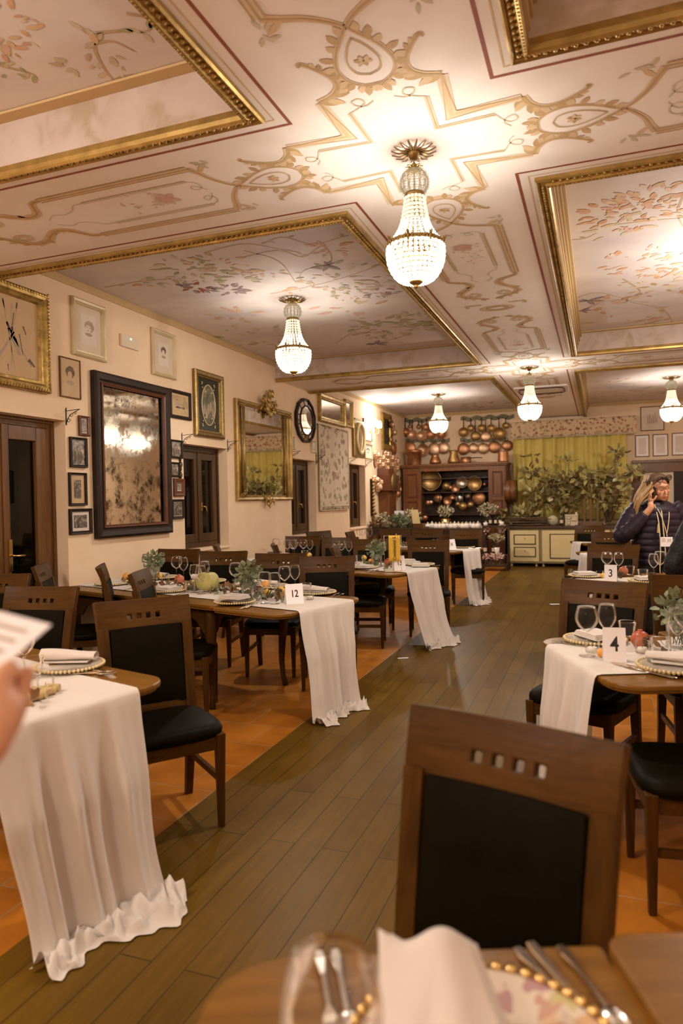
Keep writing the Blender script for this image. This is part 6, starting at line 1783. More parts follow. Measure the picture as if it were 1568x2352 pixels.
YH = 13.3; xa, xb = pY(846, 1215, YH).x, pY(966, 1215, YH).x; ZH = pY(900, 1213, YH).z
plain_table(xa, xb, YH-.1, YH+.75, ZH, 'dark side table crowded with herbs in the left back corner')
rnd = random.Random(5)
def plantpot(px, py, rpx, hpx, m, label, n, l, wd_, Y, z, name='potted_herb', cat='plant', cup='boardg', group=None):
    k = PXM(px, Y); p = pY(px, py, Y); r = thing(name, (p.x, Y, z), 0, label, cat, group); zc = p.z-z; R = rpx*k
    b = MB(); foliage(b, (0, 0, max(zc, .08)), (R, min(R, .3), hpx*k), n, l, wd_, 0, rnd, up=.4); b.build('leaves', W[m], r)
    b = MB(); b.lathe([(0, .003), (.06, .003), (.085, max(.06, zc-hpx*k*.5)), (.08, max(.06, zc-hpx*k*.5)), (0, .02)], 14); b.build('pot', W[cup], r); return r


for px, py, rx, hz, m, n, l, wd_, dy, lb in ((865, 1203, 13, 10, 'dryleaf', 80, .09, .05, .05, 'reddish dried bouquet at the left end of the herb table'), (886, 1203, 10, 7, 'gyps', 120, .05, .05, .02, 'pale dried hydrangea on the herb table'), (881, 1188, 9, 8, 'gyps', 90, .05, .05, .3, 'taller dried hydrangea behind the pale one'),
    (905, 1197, 10, 9, 'leafg', 90, .08, .04, .1, 'grey green herb pot in the middle of the herb table'), (922, 1195, 14, 14, 'leafg', 150, .08, .045, .15, 'largest dark green herb on the herb table'), (940, 1185, 13, 12, 'gyps', 110, .07, .03, .35, 'wispy dried grass on the herb table'), (955, 1192, 10, 12, 'leafg', 80, .08, .04, .4, 'leafy herb at the right end of the herb table'), (858, 1188, 5, 10, 'dryleaf', 40, .07, .04, .35, 'brown dried branch at the far left of the herb table')):
    plantpot(px, py, rx, hz, m, lb, n, l, wd_, YH+dy, ZH, group='herbs on the side table')
p = pY(918, 1181, YH+.5); r = thing('white_sign', (p.x, YH+.45, ZH), 0, 'small white paper sign standing among the herbs', 'sign'); zc = p.z-ZH
b = MB(); b.box(-.10, .10, -.004, 0, zc-.06, zc+.07); b.build('paper', W['paper'], r); b = MB(); b.box(-.012, .012, 0, .012, .0, zc); b.build('stick', W['oakdoor'], r)
p = pY(963, 1212, YH); r = thing('book_stand', (p.x, YH-.02, ZH), 0, 'yellowish wooden book stand at the right end of the herb table', 'stand')
b = MB(); b.box(-.11, .10, -.05, .12, 0, .09); b.build('base', W['oakdoor'], r, bevel=.004)
b = MB(); b.hexa([(-.13, 0, .09), (.02, 0, .09), (.02, .02, .09), (-.13, .02, .09)], [(-.19, .10, .36), (-.05, .10, .36), (-.05, .12, .36), (-.19, .12, .36)]); b.build('rest', W['gold_p'], r)

YJ = 14.6; xa, xb = pY(972, 1215, YJ).x, pY(1112, 1215, YJ).x; ZJ = pY(1040, 1214, YJ).z
plain_table(xa, xb, YJ-.05, YJ+.8, ZJ, 'dark sideboard lined with white jars in front of the dresser')
def mk_jar():
    r = thing('storage_jar', (0, 0, 0), 0, None, 'jar'); b = MB(); b.lathe([(0, .001), (.042, .001), (.052, .02), (.054, .05), (.045, .075), (.036, .082)], 16); b.build('body', W['jar'], r)
    b = MB(); b.lathe([(.04, .082), (.042, .088), (.03, .1), (.008, .106), (.012, .116), (0, .12)], 14); b.build('lid', W['tin'], r); return r
jr = Proto(mk_jar); JX = [(982, 0), (992, 1), (1001, 0), (1009, 0), (1017, 0), (1026, 1), (1035, 0), (1044, 0), (1053, 1), (1062, 0), (1071, 0), (1080, 1), (1088, 0), (1098, 0)]
for i, (px, bk) in enumerate(JX): p = pY(px, 1214, YJ+.05+.16*bk); jr((p.x, YJ+.05+.16*bk, ZJ), 0, 'little white lidded jar, %s on the sideboard' % ('leftmost' if i == 0 else 'rightmost' if i == 13 else ORD[i]+' from the left'), 'white jars on the sideboard', 1.2+.1*(i % 3 == 1))
def vasefl(px, py, rx, hz, Y, z, label, cup, vh, vr, m='gyps', n=170):
    k = PXM(px, Y); p = pY(px, py, Y); r = thing('dried_flower_vase', (p.x, Y, z), 0, label, 'vase'); b = MB(); foliage(b, (0, 0, p.z-z), (rx*k, min(rx*k, .3), hz*k), n, .05, .035, 0, rnd, up=.5); b.build('flowers', W[m], r)
    b = MB()
    for q in range(9): a = q*.7; b.tube([(0, 0, vh*.6), (rx*k*.5*math.cos(a), .1*math.sin(a), p.z-z)], .003, 4)
    b.build('stems', W['twig'], r); b = MB(); b.lathe([(0, .002), (vr*.75, .002), (vr*.8, .02), (vr, vh), (vr*.95, vh), (vr*.7, .03), (0, .03)], 18); b.build('jar', W[cup], r)
vasefl(1023, 1174, 20, 11, YJ+.35, ZJ, 'brass bucket of dried baby breath in front of the dresser', 'brass', .2, .11)
vasefl(1118, 1170, 25, 14, YJ+.45, ZJ, 'big bushy dried baby breath right of the sideboard jars', 'bottle', .16, .12, n=260)
# stepped stand
YS_ = 14.1; p = pY(1134, 1300, YS_); hwS = 30*PXM(1134, YS_); r = thing('flower_stand', (p.x, YS_, 0), 0, 'low stepped wooden stand of bottles and flowers left of the cream cabinet', 'stand')
TI = [(.06, .0), (.36, .22), (.88, .45)]
TI = [(pY(1134, 1300, YS_).z+.02, 0), (pY(1134, 1273, YS_+.2).z, .2), (pY(1134, 1207, YS_+.4).z, .4)]
for z, dy in TI:
    b = MB(); b.box(-hwS, hwS, dy-.1, dy+.12, z-.03, z); b.build('shelf', W['dresser_in'], r, bevel=.003)
for s in (-1, 1):
    for z, dy in TI: b = MB(); b.box(s*hwS-.02, s*hwS+.02, dy-.1, dy-.06, 0, z-.03); b.build('leg', W['dresser_in'], r)
def small_vase(px, tier, label, m='pinkfl', sc=1):
    z, dy = TI[tier]; Y = YS_+dy; p = pY(px, 1200, Y); r = thing('bud_vase', (p.x, Y, z), 0, label, 'vase', 'bud vases on the stepped stand')
    b = MB(); b.lathe([(0, .002), (.035, .002), (.04, .05), (.025, .09), (.028, .11), (.024, .11), (.03, .03), (0, .02)], 12); b.build('jar', W['glass'], r)
    b = MB(); foliage(b, (0, 0, .17), (.07*sc, .07, .06), 50, .04, .03, 0, rnd); b.build('flowers', W[m], r); b = MB(); b.tube([(0, 0, .02), (.01, 0, .15)], .004, 5); b.build('stem', W['leafg'], r)
small_vase(1116, 0, 'bud vase with pink flowers, leftmost on the bottom step'); small_vase(1126, 0, 'bud vase with pink flowers, second on the bottom step'); small_vase(1136, 0, 'bud vase with pink flowers, third on the bottom step', sc=.8); small_vase(1148, 0, 'bud vase with pink flowers, rightmost on the bottom step')
for px, tier, lb in ((1113, 1, 'dark bottle at the left of the middle step'), (1132, 1, 'dark bottle at the right of the middle step'), (1126, 2, 'dark bottle, left one of three on the top step'), (1138, 2, 'dark bottle, middle one of three on the top step'), (1148, 2, 'dark bottle, right one of three on the top step')):
    z, dy = TI[tier]; p = pY(px, 1200, YS_+dy); bt((p.x, YS_+dy, z), .2, lb, 'dark bottles', .95 if tier == 1 else .8)
vasefl(1140, 1235, 18, 9, YS_+.22, TI[1][0], 'dried grass bunch on the middle step of the stand', 'jar', .14, .06, n=130)
vasefl(1152, 1215, 10, 10, YS_+.38, TI[2][0], 'pale pink blossoms beside the dark bottles', 'jar', .08, .05, 'pinkfl', 70); vasefl(1115, 1215, 8, 9, YS_+.38, TI[2][0], 'pale pink blossoms at the left of the top step', 'jar', .06, .05, 'pinkfl', 60)

# ceiling air conditioner in the long beam
ac = [pz(1166, 889, ZB), pz(1306, 878, ZB)]; y0 = ac[0].y; y1 = pz(1180, 905, ZB).y+.1; xm = BX; r = thing('ceiling_air_conditioner', (xm, (y0+y1)/2, ZB-.03), 0, 'flat ceiling air conditioner in the painted beam behind the third chandelier', 'air conditioner')
hx, hy = .42, .38
b = MB(); b.prism(rrect(-hx, hx, -hy, hy, .03, .03), 0, .029); b.build('panel', W['soffit'], r, bevel=.006)
b = MB(); b.prism(rrect(-hx*.5, hx*.5, -hy*.5, hy*.5, .03, .03), -.008, 0); b.build('grille', W['ac'], r, bevel=.004)
b = MB(); b.tube([(x, y, -.006) for x, y in rrect(-hx*.85, hx*.85, -hy*.8, hy*.8, .12, .12)], .012, 6, 0, True); b.build('air_slot', W['dresser_in'], r)

# yellow pennant in its wire stand on table 13
A_ = on('13', 883, 1312); B_ = on('13', 922, 1311); A_.z = B_.z = max(A_.z, B_.z); w = (B_-A_).length; hgt = (pY(902, 1230, (A_.y+B_.y)/2).z-A_.z); ang = math.atan2(B_.y-A_.y, B_.x-A_.x)
r = thing('table_pennant', ((A_.x+B_.x)/2, (A_.y+B_.y)/2, A_.z), ang, 'yellow pennant with black lettering in a wire stand, before the card 13', 'pennant')
b = MB(); b.tube([(-w/2, 0, .004), (-w/2, 0, hgt), (w/2, 0, hgt), (w/2, 0, .004)], .0025, 6); b.tube([(-w/2, 0, .004), (-w/2, .06, .004), (w/2, .06, .004), (w/2, 0, .004)], .0025, 6); b.sph((w*.22, 0, hgt+.008), .008, 8, 6); b.build('wire_stand', W['silver'], r)
f0, f1, z0, z1 = -w/2+.26*w, w/2-.01, hgt*.27, hgt*1.0
b = MB(); b.grid(lambda u, v: (f0+(f1-f0)*u, -.004-.003*math.sin(u*5+v*2), z0+(z1-z0)*v), 8, 8); b.build('pennant', W['yellowf'], r, solid=.002)
b = MB(); b.prism(rrect(-w/2, w/2, -.07, .02, .01, .01), .0002, .002); b.build('base_card', W['gold_p'], r)


def text_mesh(txt, size, m, parent, bold=.0):
    cu_ = bpy.data.curves.new('lettering', 'FONT'); cu_.body = txt; cu_.align_x = 'CENTER'; cu_.align_y = 'CENTER'; cu_.size = size; cu_.extrude = .0002; cu_.offset = bold
    to = bpy.data.objects.new('lettering', cu_); COL.objects.link(to); bpy.context.view_layer.update()
    me = bpy.data.meshes.new_from_object(to.evaluated_get(bpy.context.evaluated_depsgraph_get())); bpy.data.objects.remove(to)
    me.materials.clear(); me.materials.append(m); q = bpy.data.objects.new('lettering', me); COL.objects.link(q); q.parent = parent; return q


q = text_mesh("Continental S", (z1-z0)*.165, W['ink'], r, .0006); q.rotation_euler = (R_(90), R_(-90), 0); q.location = ((f0+f1)/2, -.0115, (z0+z1)/2)
# clear storage boxes on table 14
for px0, px1, pyt, pyb, lb in ((978, 1028, 1227, 1241, 'low clear glass box behind the grey backed chair'), (979, 1010, 1202, 1228, 'tall clear glass box at the sideboard, behind the low one')):
    Y = 9.9 if pyt > 1215 else 11.2; a, c = pY(px0, pyb, Y), pY(px1, pyt, Y); z = surf('14', a.x, Y)+.007 if pyt > 1215 else ZM+.007
    if pyt < 1215: continue
    r = thing('glass_box', ((a.x+c.x)/2, Y-.05, z), 0, lb, 'glass box'); w, h = (c.x-a.x)/2, c.z-a.z
    b = MB(); b.box(-w, w, -.09, .09, 0, h); b.build('panes', W['glass'], r)
    b = MB()
    for sx in (-1, 1):
        for sy in (-1, 1): b.tube([(sx*w, sy*.09, 0), (sx*w, sy*.09, h)], .003, 5)
    for z_ in (.002, h): b.tube([(-w, -.09, z_), (w, -.09, z_), (w, .09, z_), (-w, .09, z_)], .003, 5, 0, True)
    b.build('edges', W['brass'], r)
    b = MB(); foliage(b, (0, 0, .05), (w*.8, .07, .03), 50, .06, .04, 0, rnd); b.build('greenery', W['leafg'], r)
# fan folded napkin on table 14
p = on('14', 1071, 1254); r = MB(); n = 30
def fan(u, v): a = PI*(.08+.84*u); R = .12+.035*v; return (R*1.15*math.cos(a), -.05+.10*v, .115*math.sin(a)*(1+.2*v)+.008*math.sin(u*40))
r.grid(fan, n, 6); o = r.build('napkin', W['napkin'], solid=.006); o.location = p; o.rotation_euler = (0, 0, .2); tag(o, 'white napkin arched like a tent beside the card 14', 'napkin')
# thin white pieces lying flat on the floor
for px, py, a, s, lb in ((925, 1512, .5, .05, 'small flat white scrap on the floor by the runner heap'), (1283, 1388, .3, .12, 'white paper corner sticking out on the floor beside the right hand chair')):
    p = pz(px, py, 0); b = MB(); b.box(-s, s, -s*.3, s*.3, .001, .003); o = b.build('white_scrap', W['paper']); o.location = p; o.rotation_euler = (0, 0, a); tag(o, lb, 'paper')
# ================================================================== people
def skinmesh(name, tubes, balls, m, parent=None, voxel=.007, smooth=3):
    b = MB()
    for pts, rad in tubes: b.tube(pts, rad, 12)
    for c, q in balls:
        if isinstance(q, tuple): b.sph(c, 1, 16, 12, 0, q)
        else: b.sph(c, q, 16, 12)
    o = b.build(name, m, parent)
    md = o.modifiers.new('remesh', 'REMESH'); md.mode = 'VOXEL'; md.voxel_size = voxel; md.use_smooth_shade = True
    if smooth: md = o.modifiers.new('smooth', 'SMOOTH'); md.factor = .5; md.iterations = smooth
    return o


def chain(pts, n=4):
    P = [Vector(p) for p in pts]; Q = [2*P[0]-P[1]]+P+[2*P[-1]-P[-2]]; out = []
    for i in range(1, len(Q)-2):
        for k in range(n):
            t = k/n; a, c, d, e = Q[i-1], Q[i], Q[i+1], Q[i+2]
            out.append(.5*((2*c)+(d-a)*t+(2*a-5*c+4*d-e)*t*t+(3*c-a-3*d+e)*t**3))
    out.append(P[-1]); return out


def radii(rs, n=4):
    out = []
    for i in range(len(rs)-1): out += [rs[i]+(rs[i+1]-rs[i])*k/n for k in range(n)]
    return out+[rs[-1]]


def puff(b, pts, rad, period, depth=.10, n=18, sx=1.0, sub=10):
    """quilted tube: bulges between seams"""
    P = chain(pts, sub); Rr = radii(rad, sub); L = [0]
    for i in range(1, len(P)): L.append(L[-1]+(P[i]-P[i-1]).length)
    b.tube(P, [r*(1-depth+depth*abs(math.sin(PI*l/period))**.55) for r, l in zip(Rr, L)], n)


# ---- woman on the telephone
px0 = pY(1507, 1135, 7.3)
woman = thing('person', (px0.x, 7.3, 0), R_(14), 'woman in a purple quilted jacket talking on a phone behind table 3', 'person')
HD = Matrix.Translation((.0, -.055, 1.535)) @ Matrix.Rotation(R_(12), 4, 'X') @ Matrix.Rotation(R_(16), 4, 'Z') @ Matrix.Rotation(R_(-7), 4, 'Y') @ Matrix.Scale(1.13, 4)
def hd(x, y, z): return HD @ Vector((x, y, z))
tubes = [([(0, .02, 1.34), (0, -.015, 1.44), (0, -.035, 1.5)], [.062, .055, .055]),
         (chain([(0, .01, .98), (0, .01, 1.12), (0, .015, 1.28), (0, .02, 1.38)]), radii([.13, .125, .13, .07])),
         (chain([(-.08, .01, .95), (-.1, .0, .5), (-.1, .02, .09)]), radii([.085, .06, .04])), (chain([(.08, .01, .95), (.1, .0, .5), (.1, .02, .09)]), radii([.085, .06, .04])),
         ([(-.1, .05, .04), (-.11, -.15, .03)], [.04, .03]), ([(.1, .05, .04), (.11, -.15, .03)], [.04, .03]),
         (chain([(-.15, .02, 1.36), (-.30, -.06, 1.12), (-.12, -.16, 1.33), (-.105, -.15, 1.40)]), radii([.05, .042, .03, .027])),
         (chain([(.15, .02, 1.36), (.30, .03, 1.12), (.28, -.16, .97), (.26, -.22, .95)]), radii([.05, .042, .03, .027]))]
# right hand round the phone: palm, four bent fingers, thumb
hx = Vector((-.098, -.125, 1.415))
balls = [(hx+Vector((0, 0, .02)), (.022, .032, .04)), ((.25, -.26, .945), (.022, .04, .03))]
for i, (dy, ln) in enumerate(((-.030, .062), (-.012, .07), (.006, .066), (.022, .054))):
    s = hx+Vector((.0, dy, .045-.006*abs(i-1))); tubes.append(([s, s+Vector((-.006, -.002, ln*.45)), s+Vector((.012, -.008, ln*.8)), s+Vector((.03, -.012, ln*.95))], [.0105, .010, .009, .008]))
tubes.append(([hx+Vector((.01, -.025, .0)), hx+Vector((.03, -.045, .02)), hx+Vector((.042, -.05, .05))], [.012, .011, .009]))
for i, dx in enumerate((-.02, -.006, .008, .02)):
    s = Vector((.25+dx, -.285, .94)); tubes.append(([s, s+Vector((0, -.035, -.012)), s+Vector((0, -.05, -.04))], [.0095, .009, .008]))
tubes.append(([(.225, -.25, .945), (.205, -.28, .93), (.205, -.3, .91)], [.011, .010, .008]))
balls += [(hd(0, .008, .02), (.074*1.1, .09*1.1, .098*1.1)), (hd(0, -.035, -.045), (.052*1.1, .055*1.1, .055*1.1)), (hd(0, -.068, -.085), (.022, .018, .016)), (hd(0, -.098, -.012), (.012, .016, .022)), (hd(0, -.107, -.028), (.014, .012, .010)), (hd(0, -.074, .034), (.055, .018, .022)),
          (hd(-.04, -.062, -.02), (.022, .02, .022)), (hd(.04, -.062, -.02), (.022, .02, .022)), (hd(0, -.088, -.056), (.024, .012, .010)), (hd(-.082, .005, -.01), (.01, .02, .03)), (hd(.082, .005, -.01), (.01, .02, .03))]
skinmesh('body', tubes, balls, W['skin'], woman, .006, 3)
b = MB()
for s in (-1, 1):
    b.tube([hd(s*.018, -.090, .008), hd(s*.032, -.091, .003), hd(s*.046, -.083, .008)], .0024, 5)
    b.tube([hd(s*.014, -.094, .034), hd(s*.032, -.096, .040), hd(s*.052, -.084, .034)], .002, 5)
b.build('eyes', W['hair_d'], woman)
b = MB(); b.tube([hd(-.022, -.097, -.058), hd(0, -.104, -.053), hd(.022, -.097, -.058)], .0052, 6); b.tube([hd(-.016, -.097, -.066), hd(0, -.102, -.068), hd(.016, -.097, -.066)], .005, 6); b.build('lips', W['pomeg'], woman)
b = MB()   # hair: cap and long locks over her right shoulder
def cap(u, v):
    a = PI*(.02+.62*u); t = 2*PI*v; front = max(0, math.cos(t)); lim = 1-.42*front**1.5*(1 if u > .45 else 0)
    a = min(a, PI*(.64-.40*front**.9)); x, y, z = math.sin(a)*math.sin(t), -math.sin(a)*math.cos(t)*-1, math.cos(a)
    y = math.sin(a)*-math.cos(t)
    rr = 1+.02*math.sin(t*22)
    return hd(.091*x*rr, .01+.108*y*rr, .03+.100*z*rr)
b.grid(cap, 16, 48); b.build('hair', W['hair_d'], woman)
b = MB(); rnd = random.Random(3)
for i in range(26):
    f = i/25; x0 = -.085-.01*math.sin(i); y0 = -.04+.13*f
    s = hd(x0, y0, .01+.03*math.sin(i*1.3)); e = Vector((-.17-.03*rnd.random()-.04*(1-f), -.06+.10*f+rnd.gauss(0, .01), 1.16+.05*rnd.random())); mdl = s.lerp(e, .5)+Vector((-.03-.02*rnd.random(), .0, .03))
    b.tube(chain([hd(-.05, .0+.1*f, .10), s, mdl, e]), radii([.008, .014, .015, .004]), 6)
for i in range(10):
    f = i/9; s = hd(.085, .0+.09*f, .02); e = Vector((.08, .03+.06*f, 1.33)); b.tube(chain([hd(.045, .02+.08*f, .1), s, s.lerp(e, .5)+Vector((.015, .01, 0)), e]), radii([.008, .014, .013, .005]), 6)
b.build('long_hair', W['hairm'], woman)
b = MB()   # quilted jacket
n = 22
def torso(u, v):
    z = .80+.62*u; t = 2*PI*v; q = 1-.055+.055*abs(math.sin(PI*(z-.80)/.062))**.5
    w = .215+.02*math.sin(u*3) if u < .8 else .215*(1-((u-.8)/.2)**2*.62); d = .155 if u < .75 else .155*(1-((u-.75)/.25)**2*.45)
    if u > .93: q = 1
    return (w*q*math.sin(t), .01-d*q*math.cos(t), z)
b.grid(torso, 70, 32); puff(b, [(-.15, .02, 1.36), (-.235, .0, 1.26), (-.345, -.07, 1.09), (-.27, -.135, 1.16), (-.155, -.155, 1.29)], [.085, .092, .085, .075, .052], .065, .12)
puff(b, [(.15, .02, 1.36), (.245, .02, 1.25), (.31, .03, 1.1), (.30, -.08, 1.02), (.285, -.17, .965)], [.085, .09, .082, .07, .052], .065, .12)
b.grid(lambda u, v: (.085*(1-.05*u)*math.sin(2*PI*v), .012-.075*math.cos(2*PI*v), 1.375+.05*u+.012*math.cos(2*PI*v)), 4, 24)
b.build('jacket', W['puffer'], woman)
b = MB(); b.tube([(.0, -.15, .80), (.005, -.153, 1.1), (.0, -.13, 1.38)], .004, 5); b.build('zip', W['ink'], woman)
b = MB()
for s in (-1, 1): b.tube(chain([(s*.09, .01, .84), (s*.1, .0, .5), (s*.105, .02, .09)]), radii([.115, .085, .06]), 14)
b.build('trousers', W['trouser'], woman)
# things she carries
def wv(p): return woman.matrix_basis @ Vector(p)
r = thing('mobile_phone', woman.location, R_(14), 'dark mobile phone held to the woman in purple', 'phone'); b = MB()
b.M = Matrix.Translation((-.082, -.135, 1.475)) @ Matrix.Rotation(R_(18), 4, 'X') @ Matrix.Rotation(R_(12), 4, 'Y'); b.box(-.004, .004, -.036, .036, -.075, .075); b.build('case', W['ink'], r, bevel=.003)
r = thing('sunglasses', woman.location, R_(14), 'sunglasses pushed up on the hair of the woman in purple', 'sunglasses')
b = MB()
for s in (-1, 1): b.tube([hd(s*.038+.03*math.cos(k*.45), -.086-.006*abs(math.sin(k*.45))+.01*(k % 2)*0, .098+.024*math.sin(k*.45)) for k in range(14)], .0035, 5, 0, True); b.tube([hd(s*.068, -.08, .10), hd(s*.09, -.02, .08), hd(s*.092, .06, .06)], .003, 5)
b.tube([hd(-.01, -.088, .1), hd(.01, -.088, .1)], .003, 5); b.build('frame', W['ink'], r)
b = MB()
for s in (-1, 1): b.add([hd(s*.038+.029*math.cos(k*.45), -.087, .098+.023*math.sin(k*.45)) for k in range(14)], [list(range(14))])
b.build('lenses', W['lens'], r)
r = thing('lanyard', woman.location, R_(14), 'beige lanyard with a white badge and long loop on the purple jacket', 'lanyard')
b = MB(); b.tube(chain([(.075, -.05, 1.40), (.07, -.13, 1.30), (.045, -.17, 1.17), (.03, -.178, 1.10)]), .0045, 6); b.tube(chain([(-.06, -.06, 1.40), (-.02, -.15, 1.30), (.02, -.175, 1.15), (.03, -.178, 1.10)]), .0045, 6)
b.tube(chain([(-.05, -.1, 1.38), (-.035, -.165, 1.2), (-.028, -.18, .95), (-.035, -.18, .74), (.0, -.182, .715), (.03, -.18, .74), (.015, -.18, .95), (.0, -.165, 1.2), (.0, -.12, 1.36)]), .006, 6); b.build('cord', W['cord'], r)
b = MB(); b.box(-.03, .08, -.1895, -.186, .985, 1.075); q = b.build('badge', W['paper'], r, bevel=.002)
b = MB()
for x0, x1, z in ((-.02, .01, 1.062), (-.02, .015, 1.05), (-.02, .012, 1.04), (-.02, .013, 1.03), (.03, .068, 1.05), (.03, .065, 1.04), (.03, .068, 1.03)): b.box(x0, x1, -.1902, -.1894, z, z+.004)
b.build('printed_lines', W['charcoal_l'], q)
b = MB(); b.tube([(.03, -.178, 1.10), (.03, -.184, 1.075)], .005, 6); b.sph((.03, -.183, 1.085), .007, 8, 6); b.build('clip', W['silver'], r)
b = MB(); b.lathe([(.004, 1.20), (.014, 1.12), (.012, 1.115)], 10, 0, (-.045, -.172, 0)); b.build('tassel', W['gold_p'], r)

# ---- person in a black jacket, cut by the right edge
p2 = Vector((.80, 5.0, 0)); man = thing('person', p2, R_(180), 'person in a black jacket seen from behind, cut by the right edge', 'person')
tubes = [([(0, .02, 1.34), (0, -.015, 1.46), (0, -.02, 1.52)], [.065, .058, .058]), (chain([(0, 0, .95), (0, 0, 1.15), (0, 0, 1.36)]), radii([.125, .125, .085])),
         (chain([(-.09, 0, .95), (-.1, 0, .5), (-.1, .02, .08)]), radii([.09, .065, .042])), (chain([(.09, 0, .95), (.1, 0, .5), (.1, .02, .08)]), radii([.09, .065, .042])), ([(-.1, .05, .04), (-.11, -.16, .03)], [.042, .032]), ([(.1, .05, .04), (.11, -.16, .03)], [.042, .032])]
balls = [((0, -.02, 1.60), (.077, .095, .115)), ((0, -.115, 1.59), (.012, .015, .02)), ((0, -.07, 1.52), (.05, .05, .045)), ((-.08, -.01, 1.59), (.01, .02, .03)), ((.08, -.01, 1.59), (.01, .02, .03))]
for s in (-1, 1):
    tubes.append((chain([(s*.17, 0, 1.36), (s*.33, .03, 1.08), (s*.28, -.16, .93)]), radii([.052, .043, .03]))); balls.append(((s*.26, -.22, .92), (.024, .042, .028)))
    for i in range(4): q = Vector((s*.26-.02+.013*i, -.25, .915)); tubes.append(([q, q+Vector((0, -.04, -.01)), q+Vector((0, -.055, -.035))], [.0095, .009, .008]))
    tubes.append(([(s*.235, -.21, .92), (s*.215, -.24, .91), (s*.215, -.26, .895)], [.011, .010, .008]))
skinmesh('body', tubes, balls, W['skin'], man, .008, 3)
b = MB(); b.grid(lambda u, v: ((.21 if u < .8 else .21*(1-((u-.8)/.2)**2*.6))*math.sin(2*PI*v), .0-(.14 if u < .8 else .14*(1-((u-.8)/.2)**2*.4))*math.cos(2*PI*v), .80+.61*u), 40, 28)
for s in (-1, 1): puff(b, [(s*.14, 0, 1.37), (s*.225, .01, 1.27), (s*.33, .03, 1.06), (s*.345, .02, .99), (s*.30, -.15, .93)], [.07, .078, .068, .066, .05], .07, .05)
b.build('jacket', W['jacket'], man)
b = MB(); b.tube([(0, -.146, .82), (0, -.15, 1.1), (0, -.14, 1.36)], .004, 5); b.build('zip', W['silver'], man)
b = MB(); b.sph((0, .005, 1.64), 1, 18, 12, 0, (.088, .105, .105)); b.build('hair', W['hair_d'], man)
b = MB()
for s in (-1, 1): b.tube(chain([(s*.09, 0, .86), (s*.1, 0, .5), (s*.105, .02, .09)]), radii([.115, .085, .06]), 14)
b.build('trousers', W['trouser'], man)

# ---- the guest at the left whose hand holds up a menu card
tip = CP+ray(118, 1436)*.80; e1 = CP+ray(-210, 1352)*.83; e2 = CP+ray(-60, 1640)*.66
u_ = (e1-tip).normalized(); v_ = (e2-tip); v_ = (v_-u_*v_.dot(u_)).normalized(); nrm = u_.cross(v_).normalized()
if nrm.z < 0: nrm = -nrm
r = thing('menu_card', tip, 0, 'blurred white menu card held up at the left edge', 'menu card')
b = MB(); b.add([Vector((0, 0, 0)), u_*.2, u_*.2+v_*.148, v_*.148, nrm*.0008, u_*.2+nrm*.0008, u_*.2+v_*.148+nrm*.0008, v_*.148+nrm*.0008], [(3, 2, 1, 0), (4, 5, 6, 7), (0, 1, 5, 4), (1, 2, 6, 5), (2, 3, 7, 6), (3, 0, 4, 7)]); b.build('paper', W['paper'], r)
b = MB()
for k in range(6):
    o0 = v_*(.02+.02*k)+u_*.015+nrm*.0012; b.add([o0, o0+u_*(.15-.02*(k % 3)), o0+u_*(.15-.02*(k % 3))+v_*.006, o0+v_*.006], [(0, 1, 2, 3)])
b.build('printed_lines', W['charcoal_l'], r)
g = Vector((-1.02, .20, 0)); guest = thing('person', g, R_(150), 'guest mostly outside the left edge, hand holding the white menu card', 'person')
Mi = guest.matrix_basis if False else (Matrix.Translation(g) @ Matrix.Rotation(R_(150), 4, 'Z')); MI = Mi.inverted()
def gl(p): return MI @ Vector(p)
th_t = CP+ray(34, 1545)*.735; palm = CP+ray(-28, 1640)*.70; wrist = CP+ray(-110, 1760)*.66; elbow = Vector((-.78, .28, 1.06)); sh = Mi @ Vector((.17, 0, 1.42))
tubes = [([(0, .02, 1.40), (0, 0, 1.5), (0, -.01, 1.58)], [.065, .06, .06]), (chain([(0, 0, .98), (0, 0, 1.2), (0, 0, 1.42)]), radii([.125, .125, .085])),
         (chain([(-.09, 0, .98), (-.1, 0, .52), (-.1, .02, .08)]), radii([.09, .065, .042])), (chain([(.09, 0, .98), (.1, 0, .52), (.1, .02, .08)]), radii([.09, .065, .042])), ([(-.1, .05, .04), (-.11, -.16, .03)], [.042, .032]), ([(.1, .05, .04), (.11, -.16, .03)], [.042, .032]),
         (chain([gl(sh), gl(elbow), gl(wrist), gl(palm)]), radii([.052, .043, .029, .027])), (chain([(-.17, 0, 1.42), (-.25, .02, 1.15), (-.24, -.08, .92)]), radii([.05, .043, .03])),
         (chain([gl(palm+nrm*.012+Vector((.0, .0, .0))), gl(palm.lerp(th_t, .5)+nrm*.016), gl(th_t+nrm*.010)]), radii([.017, .0135, .010]))]
balls = [(gl(palm), (.036, .036, .03)), ((0, -.02, 1.66), (.077, .095, .115)), ((0, -.115, 1.65), (.012, .015, .02)), ((-.24, -.13, .88), (.025, .04, .04))]
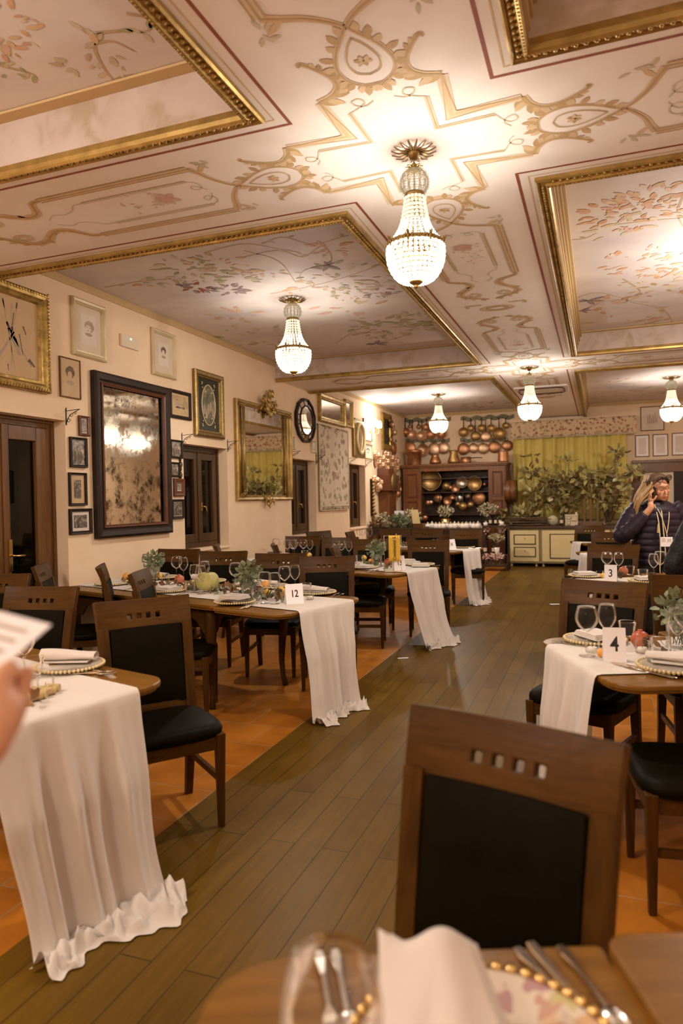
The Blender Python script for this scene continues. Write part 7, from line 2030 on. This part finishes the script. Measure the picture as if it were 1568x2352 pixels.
for i in range(4):
    s = palm-nrm*.020+u_*(.018-.020*i)*-1; f = CP+ray(62-34*i, 1505+24*i)*.745-nrm*.014
    tubes.append((chain([gl(s), gl(s.lerp(f, .55)-nrm*.012), gl(f)]), radii([.0125, .0105, .0085])))
    q = Vector((-.25+.014*i, -.16, .86)); tubes.append(([q, q+Vector((0, -.03, -.03)), q+Vector((0, -.03, -.06))], [.0095, .009, .008]))
tubes.append(([(-.215, -.12, .89), (-.195, -.15, .87), (-.195, -.16, .85)], [.011, .010, .008]))
skinmesh('body', tubes, balls, W['skin'], guest, .005, 4)
b = MB(); b.grid(lambda u, v: ((.21 if u < .8 else .21*(1-((u-.8)/.2)**2*.6))*math.sin(2*PI*v), .0-(.14 if u < .8 else .14*(1-((u-.8)/.2)**2*.4))*math.cos(2*PI*v), .86+.61*u), 30, 24)
ge, gw_, gs = gl(elbow), gl(wrist), gl(sh)
b.tube(chain([gs, ge, ge.lerp(gw_, .62)]), radii([.08, .062, .046]), 14); b.tube(chain([(-.17, 0, 1.42), (-.25, .02, 1.15), (-.24, -.07, .95)]), radii([.08, .062, .046]), 14); b.build('jacket', W['jacket'], guest)
b = MB(); b.sph((0, .005, 1.70), 1, 18, 12, 0, (.088, .105, .105)); b.build('hair', W['hair_d'], guest)
b = MB()
for s in (-1, 1): b.tube(chain([(s*.09, 0, .9), (s*.1, 0, .52), (s*.105, .02, .09)]), radii([.115, .085, .06]), 14)
b.build('trousers', W['trouser'], guest)

for o in (woman, man, guest):
    for q in (-1, 1):
        b = MB(); b.tube(chain([(q*.1, .07, .05), (q*.102, .0, .052), (q*.108, -.12, .04), (q*.112, -.19, .03)]), radii([.045, .055, .047, .026]), 12); b.build('shoe', W['ink'], o)
# the other chandeliers of the hall, out of frame (same beam grid)
for x, y, z, k in ((BX, BY-BP, 2.85, .65), (c2.x, c2.y-BP, 3.0, 1.4), (c5.x, c2.y, 2.9, .9), (c5.x, c2.y-BP, 2.9, .35)):
    bulb(x, y, z, CHAND_W*k)
